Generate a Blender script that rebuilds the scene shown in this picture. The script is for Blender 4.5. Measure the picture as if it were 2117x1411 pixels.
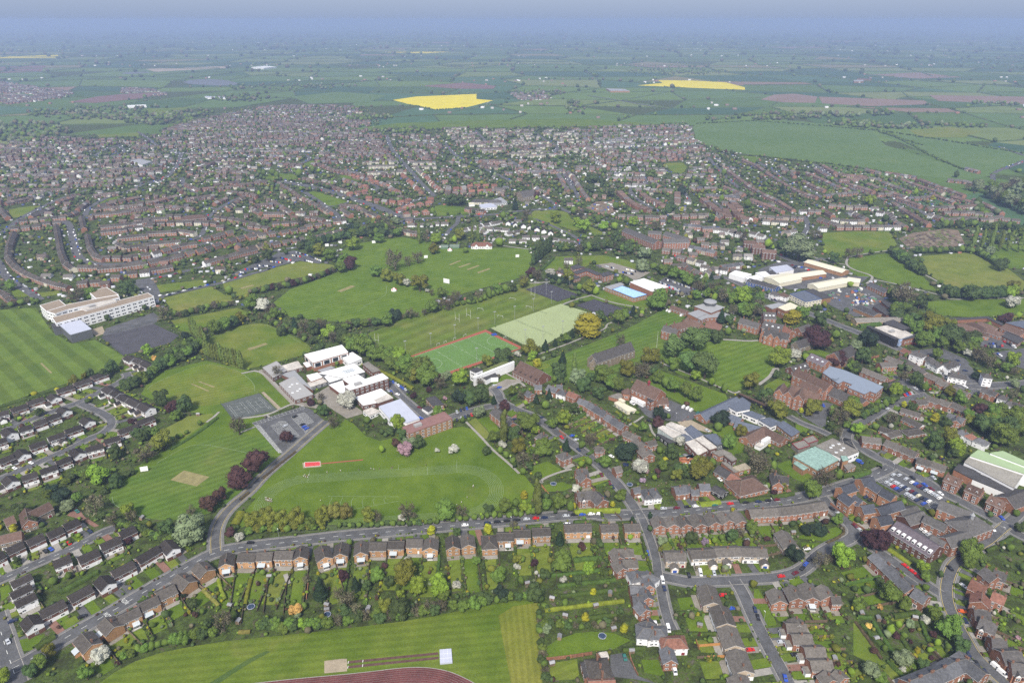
import bpy, math, random
import numpy as np
from mathutils import Vector, Matrix
from mathutils.geometry import tessellate_polygon
PI=math.pi
random.seed(11); rng=np.random.default_rng(11)
S=bpy.context.scene
for o in list(bpy.data.objects): bpy.data.objects.remove(o)
# ------------------------------------------------------------------ camera, sky, sun, exposure
CAMH=290.0; FPX=1450.0; PITCH=math.radians(24.6535)
cam=bpy.data.cameras.new('camera'); cam_o=bpy.data.objects.new('camera',cam); S.collection.objects.link(cam_o)
cam.sensor_fit='HORIZONTAL'; cam.sensor_width=36; cam.lens=36*FPX/2117; cam.clip_start=1; cam.clip_end=120000
cam_o.location=(0,0,CAMH); cam_o.rotation_euler=(PI/2-PITCH,0,0); S.camera=cam_o
SUN_EL=math.radians(47); SUN_AZ=math.radians(188)   # compass bearing of the sun, clockwise from +y
W=bpy.data.worlds.new('World'); S.world=W; W.use_nodes=True
nt=W.node_tree; bg=nt.nodes['Background']
sky=nt.nodes.new('ShaderNodeTexSky'); sky.sky_type='NISHITA'; sky.sun_disc=False
sky.sun_elevation=SUN_EL; sky.sun_rotation=SUN_AZ; sky.air_density=1.0; sky.dust_density=1.6; sky.ozone_density=1.0
veil=nt.nodes.new('ShaderNodeMix'); veil.data_type='RGBA'; veil.inputs[0].default_value=.88; veil.inputs[7].default_value=(1.75,1.92,2.35,1)   # thin even overcast over the blue
tc=nt.nodes.new('ShaderNodeTexCoord'); sx=nt.nodes.new('ShaderNodeSeparateXYZ'); hr=nt.nodes.new('ShaderNodeValToRGB'); nt.links.new(tc.outputs['Generated'],sx.inputs[0]); nt.links.new(sx.outputs[2],hr.inputs[0])
hr.color_ramp.elements[0].color=(1.0,1.32,2.05,1); hr.color_ramp.elements[1].position=.30; hr.color_ramp.elements[1].color=(1.9,2.05,2.5,1); nt.links.new(hr.outputs[0],veil.inputs[7])   # paler with height
nt.links.new(sky.outputs[0],veil.inputs[6]); nt.links.new(veil.outputs[2],bg.inputs[0]); bg.inputs[1].default_value=0.07
sun=bpy.data.lights.new('sun','SUN'); sun.energy=1.5; sun.angle=math.radians(10); sun.color=(1,.94,.84)
sun_o=bpy.data.objects.new('sun',sun); S.collection.objects.link(sun_o)
sun_o.rotation_euler=(PI/2-SUN_EL,0,-SUN_AZ+PI) 
sun_o.rotation_euler=Vector((-math.sin(SUN_AZ)*math.cos(SUN_EL),-math.cos(SUN_AZ)*math.cos(SUN_EL),-math.sin(SUN_EL))).to_track_quat('-Z','Y').to_euler()
vs=S.view_settings; vs.view_transform='Standard'; vs.look='None'; vs.exposure=2.05; vs.gamma=1; vs.use_curve_mapping=False
S.cycles.use_denoising=False; S.cycles.max_bounces=5; S.cycles.diffuse_bounces=2; S.cycles.glossy_bounces=2; S.cycles.volume_bounces=1
S.cycles.transparent_max_bounces=6; S.cycles.caustics_reflective=False; S.cycles.caustics_refractive=False
# ------------------------------------------------------------------ placed data, world metres
POLY=[['playing_field','stripeA',[-5797,7116,-5274,7219,-4994,6890,-4680,6533,-4329,6262,-4160,6357,-3904,6169,-3682,5991,-3631,5788,-3783,5580,-3905,5443,-4022,5312,-4088,5241,-4237,5055,-4343,4998]],
['playing_field','mead',[-3994,7504,-3599,7901,-3161,7428,-3404,7219,-3586,7024,-3713,7116]],
['playing_field','grassB',[-4355,7901,-3796,8128,-3648,7929,-4189,7648]],
['playing_field','mead',[-3337,8200,-3133,8500,-2795,8844,-2420,8743,-2240,8644,-2419,8359,-2841,8046,-3024,7713,-3249,7478,-3518,8046]],
['playing_field','grassB',[-3612,6847,-3046,7210,-2857,7070,-2916,6890,-3172,6719,-3262,6533,-3418,6594]],
['school_lawn','grassA',[-3161,5241,-3232,5627,-2859,5888,-2417,5691,-2261,5659,-1821,5077,-1966,4946,-2034,4760,-1671,4303,-1777,3991,-1882,3946,-2298,3848,-2620,3848,-2787,3919,-2675,4182,-2505,4562,-2402,4895,-2745,4972]],
['cricket_field','grassB',[-3091,6474,-2677,6838,-2367,6594,-2147,6395,-1962,6206,-1935,6044,-2156,5888,-2417,5691,-2670,5821,-2899,6026]],
['cricket_field','grassC',[-3147,5326,-3147,5443,-2873,5848,-2645,5755,-2470,5675,-2262,5443,-2210,5297,-2323,5144,-2416,5071,-2549,5037,-2665,5063,-3059,5255]],
['cricket_field','stripeB',[-2740,3864,-2608,4155,-2382,4441,-2209,4658,-1876,4554,-1706,4357,-1821,3917,-1904,3660,-2235,3564,-2586,3709]],
['meadow_strip','mead',[-2757,4303,-2730,4653,-2603,4883,-2431,4921,-2387,4858,-2490,4584,-2662,4324]],
['school_lawn','grassA',[-1656,4293,-1601,4387,-1438,4748,-1350,4677,-1164,3848,-1750,3813,-1826,3848,-1772,4010]],
['athletics_field','grassA',[-1649,3555,-1732,3494,-1744,3650,-1666,4000,-1362,4729,-1322,4862,-1052,4487,-848,4589,-485,4694,-355,4729,-216,4554,158,3972,164,3760,-183,3660,-487,3573,-1034,3541]],
['meadow','stripeM',[-2011,2279,-1979,2412,-1841,2540,-1557,2621,-1248,2662,-908,2709,-511,2774,-154,2869,4,2911,153,2911,147,2358,134,2254,-1902,2204]],
['cricket_field','stripeC',[-2694,7327,-2622,7792,-2001,8690,-2373,9231,-2254,9617,-1620,9982,-1155,9736,-1065,9386,-395,9455,212,9432,270,9058,190,8274,-280,7891,-869,7416,-1022,6880,-1313,6775,-1935,6827,-2379,6947]],
['rugby_field','stripeD',[-1475,6501,-847,7196,185,8062,473,7925,799,7679,607,7356,-266,6611,-964,5973,-1264,6178]],
['school_lawn','stripeB',[267,5839,1149,6586,1657,7154,1891,7015,1603,6501,1522,5994,1070,5740,602,5457,304,5457]],
['school_lawn','stripeC',[1416,5921,1709,6211,1972,6313,2221,6347,2502,6324,2569,6155,2367,5643,2193,5484,1915,5289,1812,5367,1489,5624]],
['school_lawn','grassA',[1273,5759,1818,5238,1805,5048,1503,4954,1203,5367]],
['parkland','grassB',[366,8524,597,9052,1255,9105,1527,8895,1579,8768,1725,8694,1760,8452,1576,8452,1206,8694,1053,8743,743,8406]],
['parkland','grassA',[620,7328,790,7555,950,7753,1207,7753,1495,7440,1721,7328,1419,7147,917,7440]],
['parkland','grassB',[4644,10198,5127,10290,5682,10275,5461,9620,5224,9319,4600,9097,4264,8974,4356,9484]],
['parkland','grassA',[4489,8974,5196,9223,5158,8736,5096,8240,4997,7743,4646,7935,4484,8240,4390,8622]],
['parkland','mead',[5498,9066,6198,9223,6315,9097,6354,8565,6247,8085,6323,7743,5841,7766,5357,7790,5205,7935,5217,8400]],
['parkland','grassA',[4698,7402,5163,7460,5853,7491,6293,7468,5963,7006,5558,7046,5001,6928,4500,7006]],
['parkland','grassA',[6831,9620,7243,9586,7445,9352,6858,8509,6354,8565,6467,9035]],
['parkland','grassA',[4437,8854,4445,8622,4491,8293,4315,8136,4281,8454]],
['pasture','past',[5368,21600,5736,22347,6773,23144,8988,22911,10377,20997,9468,18249,9588,15091,9924,14479,8953,14003,8141,14479,6939,15926,5601,16850,5099,17524,4869,19032]],
['pasture','past',[10275,20424,11506,19032,12282,17181,13660,16223,11488,15985,9942,14830,9639,15091]],
['pasture','grassB',[8388,14479,8486,11460,8278,10239,8004,10732,8011,12244,7992,14003]],
['village_green','grassA',[-3749,12885,-3686,12985,-3554,12905,-2847,12150,-2881,12061,-3119,11827]],
['village_green','grassA',[-1325,11844,-1127,11956,-591,11618,-596,11391,-1239,11187]],
['village_green','grassB',[414,11455,663,11618,916,11455,942,11005,1177,10642,1354,10233,1335,10071,961,10299,474,10930]],
['village_green','grassA',[-7180,12017,-7183,12423,-6961,12806,-6891,12708,-7068,12285,-7085,11956]],
['village_green','grassB',[-8426,11552,-8356,11759,-8028,11930,-7955,11844,-7884,11080,-8020,11080]],
['village_green','grassB',[-5836,12105,-5762,12331,-5665,12150,-5744,11991]],
['village_green','grassA',[-5138,14330,-4983,14701,-4520,14575,-4221,14211,-4446,13977,-4897,14035]],
['village_green','grassA',[-4609,15637,-4500,16148,-4379,15780,-4394,15428]],
['village_green','grassB',[-5899,7753,-5822,7835,-5507,7673,-5343,7753,-5244,7633,-5453,7516,-5728,7555]],
['village_green','grassB',[3347,15780,3792,15853,3788,15359,3483,14452,3364,14828]],
['village_green','grassB',[-13083,26187,-11633,26640,-11193,25463,-11942,24123]],
['village_green','grassB',[-11510,20059,-10479,20424,-10199,19705,-11161,19533]],
['village_green','grassA',[-3542,14430,-3156,14578,-2965,14003,-3253,13820]],
['village_green','grassA',[5332,16734,5752,16525,5262,15546,5357,16320]],
['garden_lawn','grassA',[-178,5472,-51,5619,42,5510,-78,5382,-148,5397]],
['garden_lawn','grassC',[89,5839,219,5907,364,5789,278,5691,214,5739]],
['garden_lawn','mead',[-347,4802,-291,4852,-175,4623,-191,4542,-222,4554]],
['garden_lawn','grassA',[-277,4827,-176,4877,-94,4658,-168,4611,-195,4681]],
['garden_lawn','grassA',[1526,4681,1738,4741,1787,4588,1708,4367,1586,4314,1626,4542]],
['garden_lawn','grassB',[2199,5396,2365,5533,2447,5441,2254,5209,2156,5266]],
['garden_lawn','grassA',[1961,4237,2036,4267,2118,4060,2015,3994,1969,4022,1886,4186]],
['garden_lawn','grassA',[178,2597,234,2643,337,2685,422,2695,526,2685,611,2638,504,2577,417,2572,174,2525]],
['garden_lawn','grassC',[181,2494,323,2522,329,2405,180,2395]],
['garden_lawn','grassA',[645,2518,725,2518,746,2418,648,2442]],
['garden_lawn','grassA',[1751,3429,1810,3452,1968,3497,2065,3536,2075,3512,2034,3452,1915,3393,1766,3415]],
['garden_lawn','grassA',[1767,3378,1877,3371,1836,3342,1753,3342]],
['garden_lawn','grassA',[1355,2992,1380,2998,1390,2878,1400,2765,1395,2738,1345,2727,1343,2855,1327,2902]],
['garden_lawn','grassB',[1807,2755,1819,2744,1844,2597,1837,2522,1853,2498,1814,2474,1773,2498,1715,2547]],
['garden_lawn','grassA',[2975,5112,3122,5167,3103,5112,2958,5019]],
['garden_lawn','grassA',[2241,4765,2317,4681,2240,4611,2210,4681]],
['garden_lawn','grassA',[2811,6083,2956,6155,3037,6029,2977,5959,2874,6047]],
['garden_lawn','grassA',[-2549,2633,-2502,2653,-2426,2679,-2421,2577,-2484,2567,-2524,2597]],
['garden_lawn','grassA',[-2876,3004,-2842,3029,-2785,2961,-2799,2902]],
['garden_lawn','grassA',[-2784,2878,-2746,2902,-2699,2855,-2737,2827]],
['garden_lawn','grassA',[217,3957,347,3994,421,3948,351,3894,241,3885]],
['garden_lawn','grassA',[128,4176,258,4247,356,4137,198,4031,143,4079]],
['garden_lawn','grassB',[-2372,2760,-2342,2804,-2294,2765,-2341,2727]],
['car_park','tarmac',[-2057,4775,-1723,5035,-1636,4981,-1484,4797,-1670,4324,-1746,4382]],
['car_park','tarmac',[-1142,5357,-1082,5500,-875,5288,-951,5187,-809,5026,-703,4857,-738,4827,-876,5057,-994,5204]],
['forecourt','gravel',[-1689,5221,-1591,5392,-1477,5221,-1224,4963,-1207,4917,-1323,4842,-1628,5138]],
['forecourt','gravel',[-2307,5687,-2279,5706,-1824,5122,-1592,5057,-1592,4994,-1835,5073,-1990,5271]],
['car_park','tarmac',[2523,4031,2703,4113,2762,4117,2873,3975,2897,3849,2890,3789,2812,3754,2683,3721,2522,3994]],
['car_park','tarmac',[-3548,8245,-3195,9214,-2994,9324,-2489,8895,-2515,8743,-2874,8895,-3392,8359]],
['car_park','tarmac',[1775,8046,1899,8223,2186,7794,2054,7594,1886,7594]],
['car_park','gravel',[1080,8694,1313,8793,1637,8452,1752,8406,1503,8090,1426,8268]],
['car_park','tarmac',[4732,6442,4881,6483,4958,6247,4853,6135,4547,6191]],
['car_park','tarmac',[4602,6062,5149,6209,4702,5556,4676,5716,4589,5833]],
['car_park','tarmac',[3816,6098,4171,6172,4261,5920,4248,5833,4067,5716,4119,5885]],
['car_park','tarmac',[1025,5086,1125,5045,1331,5140,1517,4902,1460,4827,1310,4790,1104,4852,1074,4902]],
['forecourt','sand',[1310,4790,1411,4839,1558,4658,1524,4623,1325,4741]],
['car_park','tarmac',[3093,8476,3547,8860,3792,8772,3981,8559,4155,8275,4424,8235,4217,8007,3561,7824,3261,7789,3057,8197]],
['car_park','tarmac',[3609,7789,4217,7896,4274,7254,4206,6980,3672,6950,3540,7317]],
['car_park','tarmac',[2496,3512,2603,3551,2603,3467,2652,3429,2598,3349,2549,3422]],
['car_park','tarmac',[2699,3721,2812,3754,2811,3567,2765,3559,2714,3671]],
['car_park','tarmac',[2300,5072,2427,4966,2591,5112,2668,5072,2518,4851,2462,4729,2415,4705,2316,4915]],
['driveway','tarmac',[494,2547,558,2559,584,2518,613,2423,699,2377,587,2405,479,2418]],
['forecourt','gravel',[-203,5367,-51,5517,50,5502,92,5472,-77,5309,-102,5168,-192,5223]],
['forecourt','brick_paving',[2022,6771,2141,6902,2199,6707,2132,6582,1996,6664]],
['driveway','brick_paving',[-2864,3635,-2855,3721,-2801,3679,-2743,3622,-2603,3536,-2625,3520,-2755,3598]],
['school_yard','darktar',[-4128,6415,-3785,6782,-3358,6454,-3378,6281,-3689,5991]],
['school_yard','tarmac',[-4195,6635,-3902,7070,-3733,6890,-3758,6761,-4122,6434]],
['school_yard','sand',[-4338,6594,-4262,6698,-4131,6513,-4186,6434]],
['school_yard','tarmac',[-4581,8070,-4394,8128,-4125,7711,-3966,7404,-4080,7453]],
['tennis_court','courtgreen',[-2416,5075,-2158,5259,-1914,4969,-2221,4820]],
['court_edge','sand',[-2145,5268,-2126,5285,-1904,5017,-1908,4969]],
['hockey_runoff','redrun',[-980,5968,-271,6606,112,6170,-639,5531]],
['turf_court','paleturf',[-222,6643,546,7327,916,7000,287,6188,113,6240]],
['tennis_court','courtdark',[156,7787,424,8008,782,7609,516,7396]],
['tennis_court','courtdark',[715,7277,936,7473,1225,7177,1035,6937]],
['sand_pit','sand',[-934,2510,-852,2523,-824,2523,-808,2449,-916,2437]],
['building_site','earth',[1242,11717,1478,12195,1775,12195,1772,11552,1511,11233]],
['allotments','earth',[5632,9902,5992,10198,6607,10431,6755,10352,6431,9620,6038,9418,5527,9418]],
['forecourt','tarmac',[4179,5924,4232,5873,4210,5723,4068,5367,4493,5441,4444,5367,4029,5280,3910,5397,4048,5723]],
['rapeseed_field','yellow',[-4710,29153,-3959,30486,-1518,31619,-1421,29522,-731,28971,-1242,27594,-1639,26640,-2705,25892,-3759,27430]],
['rapeseed_field','yellow',[6021,35828,7530,37236,7635,39072,9334,38754,10795,37679,10896,34774,10523,33537,9340,34022]],
['rapeseed_field','yellow',[-47271,66097,-43045,66097,-40468,67463,-37668,62704,-41698,61518]],
['rapeseed_field','yellow',[-13162,73533,-9113,75802,-6074,74088,-8022,70370]],
['ploughed_field','brownf',[9871,29336,11076,31302,12049,31726,12594,30486,11555,28095,10417,28267]],
['ploughed_field','brownf',[12634,30486,14427,29710,16173,28971,15710,27594,13145,26951,11764,27926]],
['ploughed_field','brownf',[17509,31094,21110,30486,24155,29710,22255,27269,19190,27594,16643,28792]],
['ploughed_field','brownf',[20297,42937,24410,44949,24769,41092,21830,40057]],
['ploughed_field','redf',[-17040,28267,-17121,30486,-16644,31513,-15391,32608,-14848,29901,-15834,28095]],
['ploughed_field','redf',[-4405,35559,-2399,37530,-775,35559,-853,34022,-2515,34022]],
['ploughed_field','redf',[-35336,49073,-32362,52256,-28498,45373,-31584,43720]],
['ploughed_field','palef',[-23498,48094,-19359,51151,-18434,49073,-21619,45373]],
['pasture','mead',[11397,20803,12957,21600,13362,20612,12132,19448,11050,19619]],
['lake','water',[-16643,37236,-16945,39724,-15658,39724,-14421,38441,-13104,36101,-14301,35559]],
['lake','water',[-23176,44122,-23134,46695,-21422,44949,-22070,43325]],
['meadow_strip','roughM',[-74,2801,9,2869,144,2894,150,2615,145,2305,8,2305]],
['meadow_strip','weeds',[-1470,2368,-1394,2446,-1317,2522,-1244,2572,-1218,2567,-1295,2503,-1365,2432,-1419,2368]],
['grass_bank','grassC',[207,11080,443,11717,492,11391,717,10502,914,10168,837,10103,536,10606,320,10930]],
['pasture','past',[-9144,30486,-7626,32608,-5220,30889,-5538,28267,-7631,27759]],
['pasture','grassA',[-4974,20803,-3540,22347,-1497,22911,1891,23502,3635,22682,4706,22021,2034,21600,-1391,21195]]]
ROAD=[[8,'d',[-2459,2465,-2421,2498,-2383,2544,-2323,2629,-2259,2711,-2193,2785,-2144,2850,-2068,2948,-2001,3038,-1955,3091,-1875,3190,-1790,3285,-1663,3331,-1508,3360,-1275,3397,-1071,3438,-781,3475,-387,3533,-85,3573,222,3621,533,3656,572,3629,825,3653,1108,3671,1385,3727,1661,3763,1860,3797,2014,3849,2206,3921,2356,3989,2529,4069,2671,4152,2717,4186]],
[8.5,'d',[-2773,2810,-2693,2722,-2623,2648,-2543,2557,-2455,2465,-2369,2368]],
[6,'d',[-2947,3029,-2917,3066,-2875,3108,-2811,3180,-2715,3268,-2638,3345,-2581,3420,-2534,3482,-2488,3509]],
[6,'',[-3570,4008,-3482,4132,-3428,4202,-3386,4267,-3336,4341,-3276,4423,-3226,4540,-3161,4602,-3140,4699,-3178,4808,-3282,4902,-3435,4992,-3603,5096]],
[6,'',[-3969,4623,-3901,4711,-3848,4808,-3774,4908,-3699,5003,-3638,5059,-3587,5147,-3542,5252,-3505,5352,-3453,5456,-3421,5564,-3490,5642]],
[6.5,'y',[-1775,3295,-1826,3416,-1856,3528,-1858,3646,-1828,3765,-1774,3886,-1743,4052,-1708,4155,-1635,4352,-1576,4525,-1515,4690,-1472,4805]],
[6.5,'',[814,3655,790,3763,761,3858,735,3948,693,4050,649,4152,586,4262,530,4367,449,4481,365,4599,302,4705,237,4796,175,4877,98,4934,26,4995,-47,5059,-99,5140,-114,5252,-161,5352]],
[6,'',[-47,5059,-140,5045,-220,5025,-304,4979,-462,4883,-570,4790]],
[5,'',[-423,4887,-522,4813,-659,4813,-809,5026,-948,5221,-1059,5410]],
[5,'',[824,3651,835,3590,844,3467,853,3349,853,3223,840,3124,833,2992,827,2873,828,2765,840,2701]],
[6.5,'',[857,3092,922,3073,1011,3045,1125,3053,1314,3065,1546,3087,1677,3137,1811,3259,1921,3338,2056,3396,2124,3449,2138,3526,2108,3639,2086,3739,2074,3844]],
[6,'',[2116,3419,2156,3374,2217,3273,2284,3137,2359,2995,2384,2958]],
[6.5,'',[1267,3065,1286,2970,1287,2828,1297,2694,1307,2569,1323,2451,1331,2340]],
[7,'y',[3114,3537,3014,3467,2932,3407,2833,3349,2709,3271,2598,3196,2551,3150,2473,3054,2421,2973,2382,2884,2363,2810,2349,2733,2336,2638,2325,2557,2338,2479,2360,2414,2373,2373]],
[6.5,'',[2616,4669,2729,4753,2817,4808,2964,4928,3113,5045,3264,5133,3418,5195,3536,5237]],
[5.5,'',[3494,5223,3487,5302,3472,5352,3447,5411,3429,5517,3410,5595]],
[6.5,'',[3114,3537,3070,3621,3016,3712,2962,3801,2907,3867,2876,3980,2832,4055,2772,4137,2724,4201,2674,4278,2646,4319,2580,4461,2538,4563,2527,4356,2522,4453,2552,4565,2616,4669]],
[6,'',[3114,3537,3200,3598,3305,3679,3424,3763]],
[6,'',[3114,3537,3129,3474,3158,3429,3204,3363]],
[4.5,'',[2226,4879,2289,4766,2384,4681,2439,4598]],
[8,'',[2002,8743,2139,8644,2310,8313,2406,8156,2637,8275,2777,7915,2920,7580,3069,7317,3176,7130,3310,6892,3642,6343,3712,6238,3788,6044,3842,5783,3928,5603,3870,5487,3916,5382,3977,5309,4021,5244,4079,5140,4187,4979]],
[9,'',[3925,5374,4056,5382,4245,5404,4483,5426,4725,5487]],
[10,'',[-7517,9611,-6986,9052,-6651,8694,-6308,8268,-5919,7918,-5633,7693,-5365,7440]],
[10,'',[-7599,9730,-7586,10103,-7702,10502,-7846,10930,-7941,11391,-7992,11802,-8035,12331,-7976,12757,-7948,13107]],
[11,'',[-7113,10894,-6913,10713,-6437,9976,-5816,8999,-5573,8793,-5303,8704,-5098,8733,-4867,8844,-4646,9214,-4484,9380,-4364,9670]],
[9,'',[-6913,11156,-7137,11634,-7198,11973,-7242,12331,-7221,12708,-7087,13107,-7160,13639,-6933,13862,-7004,14452,-7249,15359,-7505,16073,-7925,17182]],
[9,'',[-6653,14211,-6223,13315,-5870,12905,-5608,12806,-5462,13005]],
[7,'',[-4249,9640,-4576,9851,-4813,9913,-5138,9851,-5400,9670,-5486,9670]],
[8,'',[-4601,9913,-4605,10233,-4883,10930,-4939,11634,-4924,12150,-4890,12470,-4765,12806]],
[6,'',[-5368,11887,-4939,11634]],
[6,'',[-4174,10502,-3975,10299,-3830,10233]],
[16,'',[-4603,13862,-4183,13639,-3748,13315,-3308,12905,-2872,12423,-2604,12150,-2213,11717,-1874,11233,-1608,11005]],
[10,'',[-1794,10820,-1606,10990,-1228,11080,-844,11156,-225,11296,-67,11407,195,11552,541,11618,829,11676]],
[9,'',[-3822,12905,-3520,12423,-3155,11802,-2955,11471,-2767,11080,-2811,10930]],
[7,'',[-3155,11802,-2968,11887,-2836,12150]],
[10,'',[-3459,19951,-2958,17596,-2536,16223,-2192,15089,-1928,14211,-1656,13315,-1402,12612]],
[8,'',[-1922,11552,-1847,11887,-1674,12331,-1402,12612]],
[9,'',[-4594,8090,-4404,7877,-4189,7633,-4006,7478]],
[7,'',[-4041,7555,-3871,7713,-3611,7918,-3441,8090,-3225,8406,-3179,8406,-3037,8694,-2842,8895]],
[8,'',[-4594,8090,-4433,8156,-4168,8406,-3857,8793,-3493,9214,-3426,9214,-3195,9380,-2940,9494]],
[7,'',[-2750,13639,-2548,13421,-2504,12905]],
[7,'',[-864,11156,-852,10713,-943,10434,-970,10103]],
[9,'',[1056,15223,1089,14211,1141,13315,1201,12423]],
[8,'',[539,12612,690,12150,829,11676,968,11351,1208,11156]],
[8,'',[2213,13263,2180,12612,2289,11973,2426,11593]],
[8,'',[2666,14452,2642,13750,2520,13315,2213,13263]],
[9,'',[4531,16532,4378,14828,4299,13750,4298,13210]],
[7,'',[361,11005,594,10642,810,10233,934,9976,1006,9700,945,9494]],
[6,'',[-450,9976,-315,10233,-189,10299]],
[7,'',[3209,13107,3123,12240]],
[7,'',[3549,12240,3551,11552,3514,10930]],
[7,'',[2518,9611,2172,9105,2280,8644]],
[9,'',[5485,15878,5527,15070,5431,14195,5471,13534,5554,13045,5561,12477]],
[9,'',[6646,15710,6574,14917,6395,13924,6394,13164,6497,12812,6617,12262]],
[9,'',[6617,12262,6760,12053,6818,11607,6761,11280,6751,10926]],
[8,'',[4746,11190,4584,10592,4292,10048]],
[8,'',[3610,9097,3674,8854,3816,8736,4169,8974]],
[10,'',[-1077,20872,-636,18575]],
[9,'',[-1750,18575,-1272,16500,-783,15524,-276,14485,-13,13861]],
[9,'',[617,20556,902,18836,1190,18073,968,16923]],
[9,'',[-88,16296,159,15341]],
[9,'',[1046,15163,1180,13424]],
[12,'',[3174,30851,4242,28952,4881,27532,5463,26240]],
[9,'',[11986,16734,12185,17981]],
[9,'',[12297,16734,11254,15828,10501,15096]],
[9,'',[11417,15878,10570,15225,9922,14620,9516,13924]],
[9,'',[-7361,15901,-7260,15341,-6904,14012,-7299,13712]],
[8,'',[-9763,16709,-9925,17366,-9978,18073,-9910,18836]],
[8,'',[-9169,16500,-9343,17366,-9898,18073]],
[8,'',[-10620,20556,-9968,19661,-8742,17832]],
[8,'',[-7949,16923,-7607,17480,-7030,17713,-6600,18073]],
[9,'',[-4675,15617,-4570,16296,-4922,16923]]]
PATH=[[2.5,[1403,7226,1149,7345,968,7537,854,7682]],
[2.5,[854,7682,825,7794]],
[2.5,[568,7310,731,7466,910,7591]],
[2,[-365,4790,-202,4509,-163,4421,-6,4192,51,4094]],
[2,[-51,5627,57,5502,78,5479]],
[2.5,[-84,5331,64,5479,112,5382]],
[2,[248,6024,450,6175,747,6440,974,6637,987,6740,1053,6799]],
[2,[1381,5855,1427,5788,1525,5690,1613,5594,1681,5517,1760,5411,1858,5308,1897,5251,1958,5294]],
[3,[2155,5411,2304,5563,2371,5674,2395,5722,2439,5722]],
[3,[2105,6362,2244,6343,2343,6324,2469,6343,2519,6324,2566,6229]],
[2.5,[-2439,5627,-2277,5707,-1821,5077,-1721,5050]],
[2.5,[-2174,4842,-1978,4888,-1897,4993,-1817,5089,-1724,5041]],
[2,[-2095,4635,-2014,4715]],
[2,[-1979,4894,-1945,4859]],
[2,[-2382,4946,-2392,4870,-2422,4784]],
[3,[4516,9035,4349,8736,4341,8509,4491,8293,4418,8136,4280,7985]],
[2.5,[4516,9035,4834,9191,5279,9352]],
[2.5,[4436,8136,4680,7935,4832,7743,4973,7581,4978,7446,5342,7491,5868,7513]],
[2.5,[5153,8346,5179,8136,5188,7935]],
[2.5,[4043,9035,4189,8795,4337,8707]],
[2.5,[-143,9552,279,9352]],
[2.5,[214,8003,317,8003,407,8046]],
[2.5,[264,8042,379,8013,520,8099]],
[1.8,[1086,4753,1082,4623,1126,4531]],
[1.8,[1057,4877,978,4790,919,4741]],
[2,[192,4013,212,3975,197,4022,343,4117,425,4147]],
[2.5,[-1305,3111,-1264,3035]],
[2.5,[-1062,26489,-896,28657,-716,28952]]]
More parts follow.
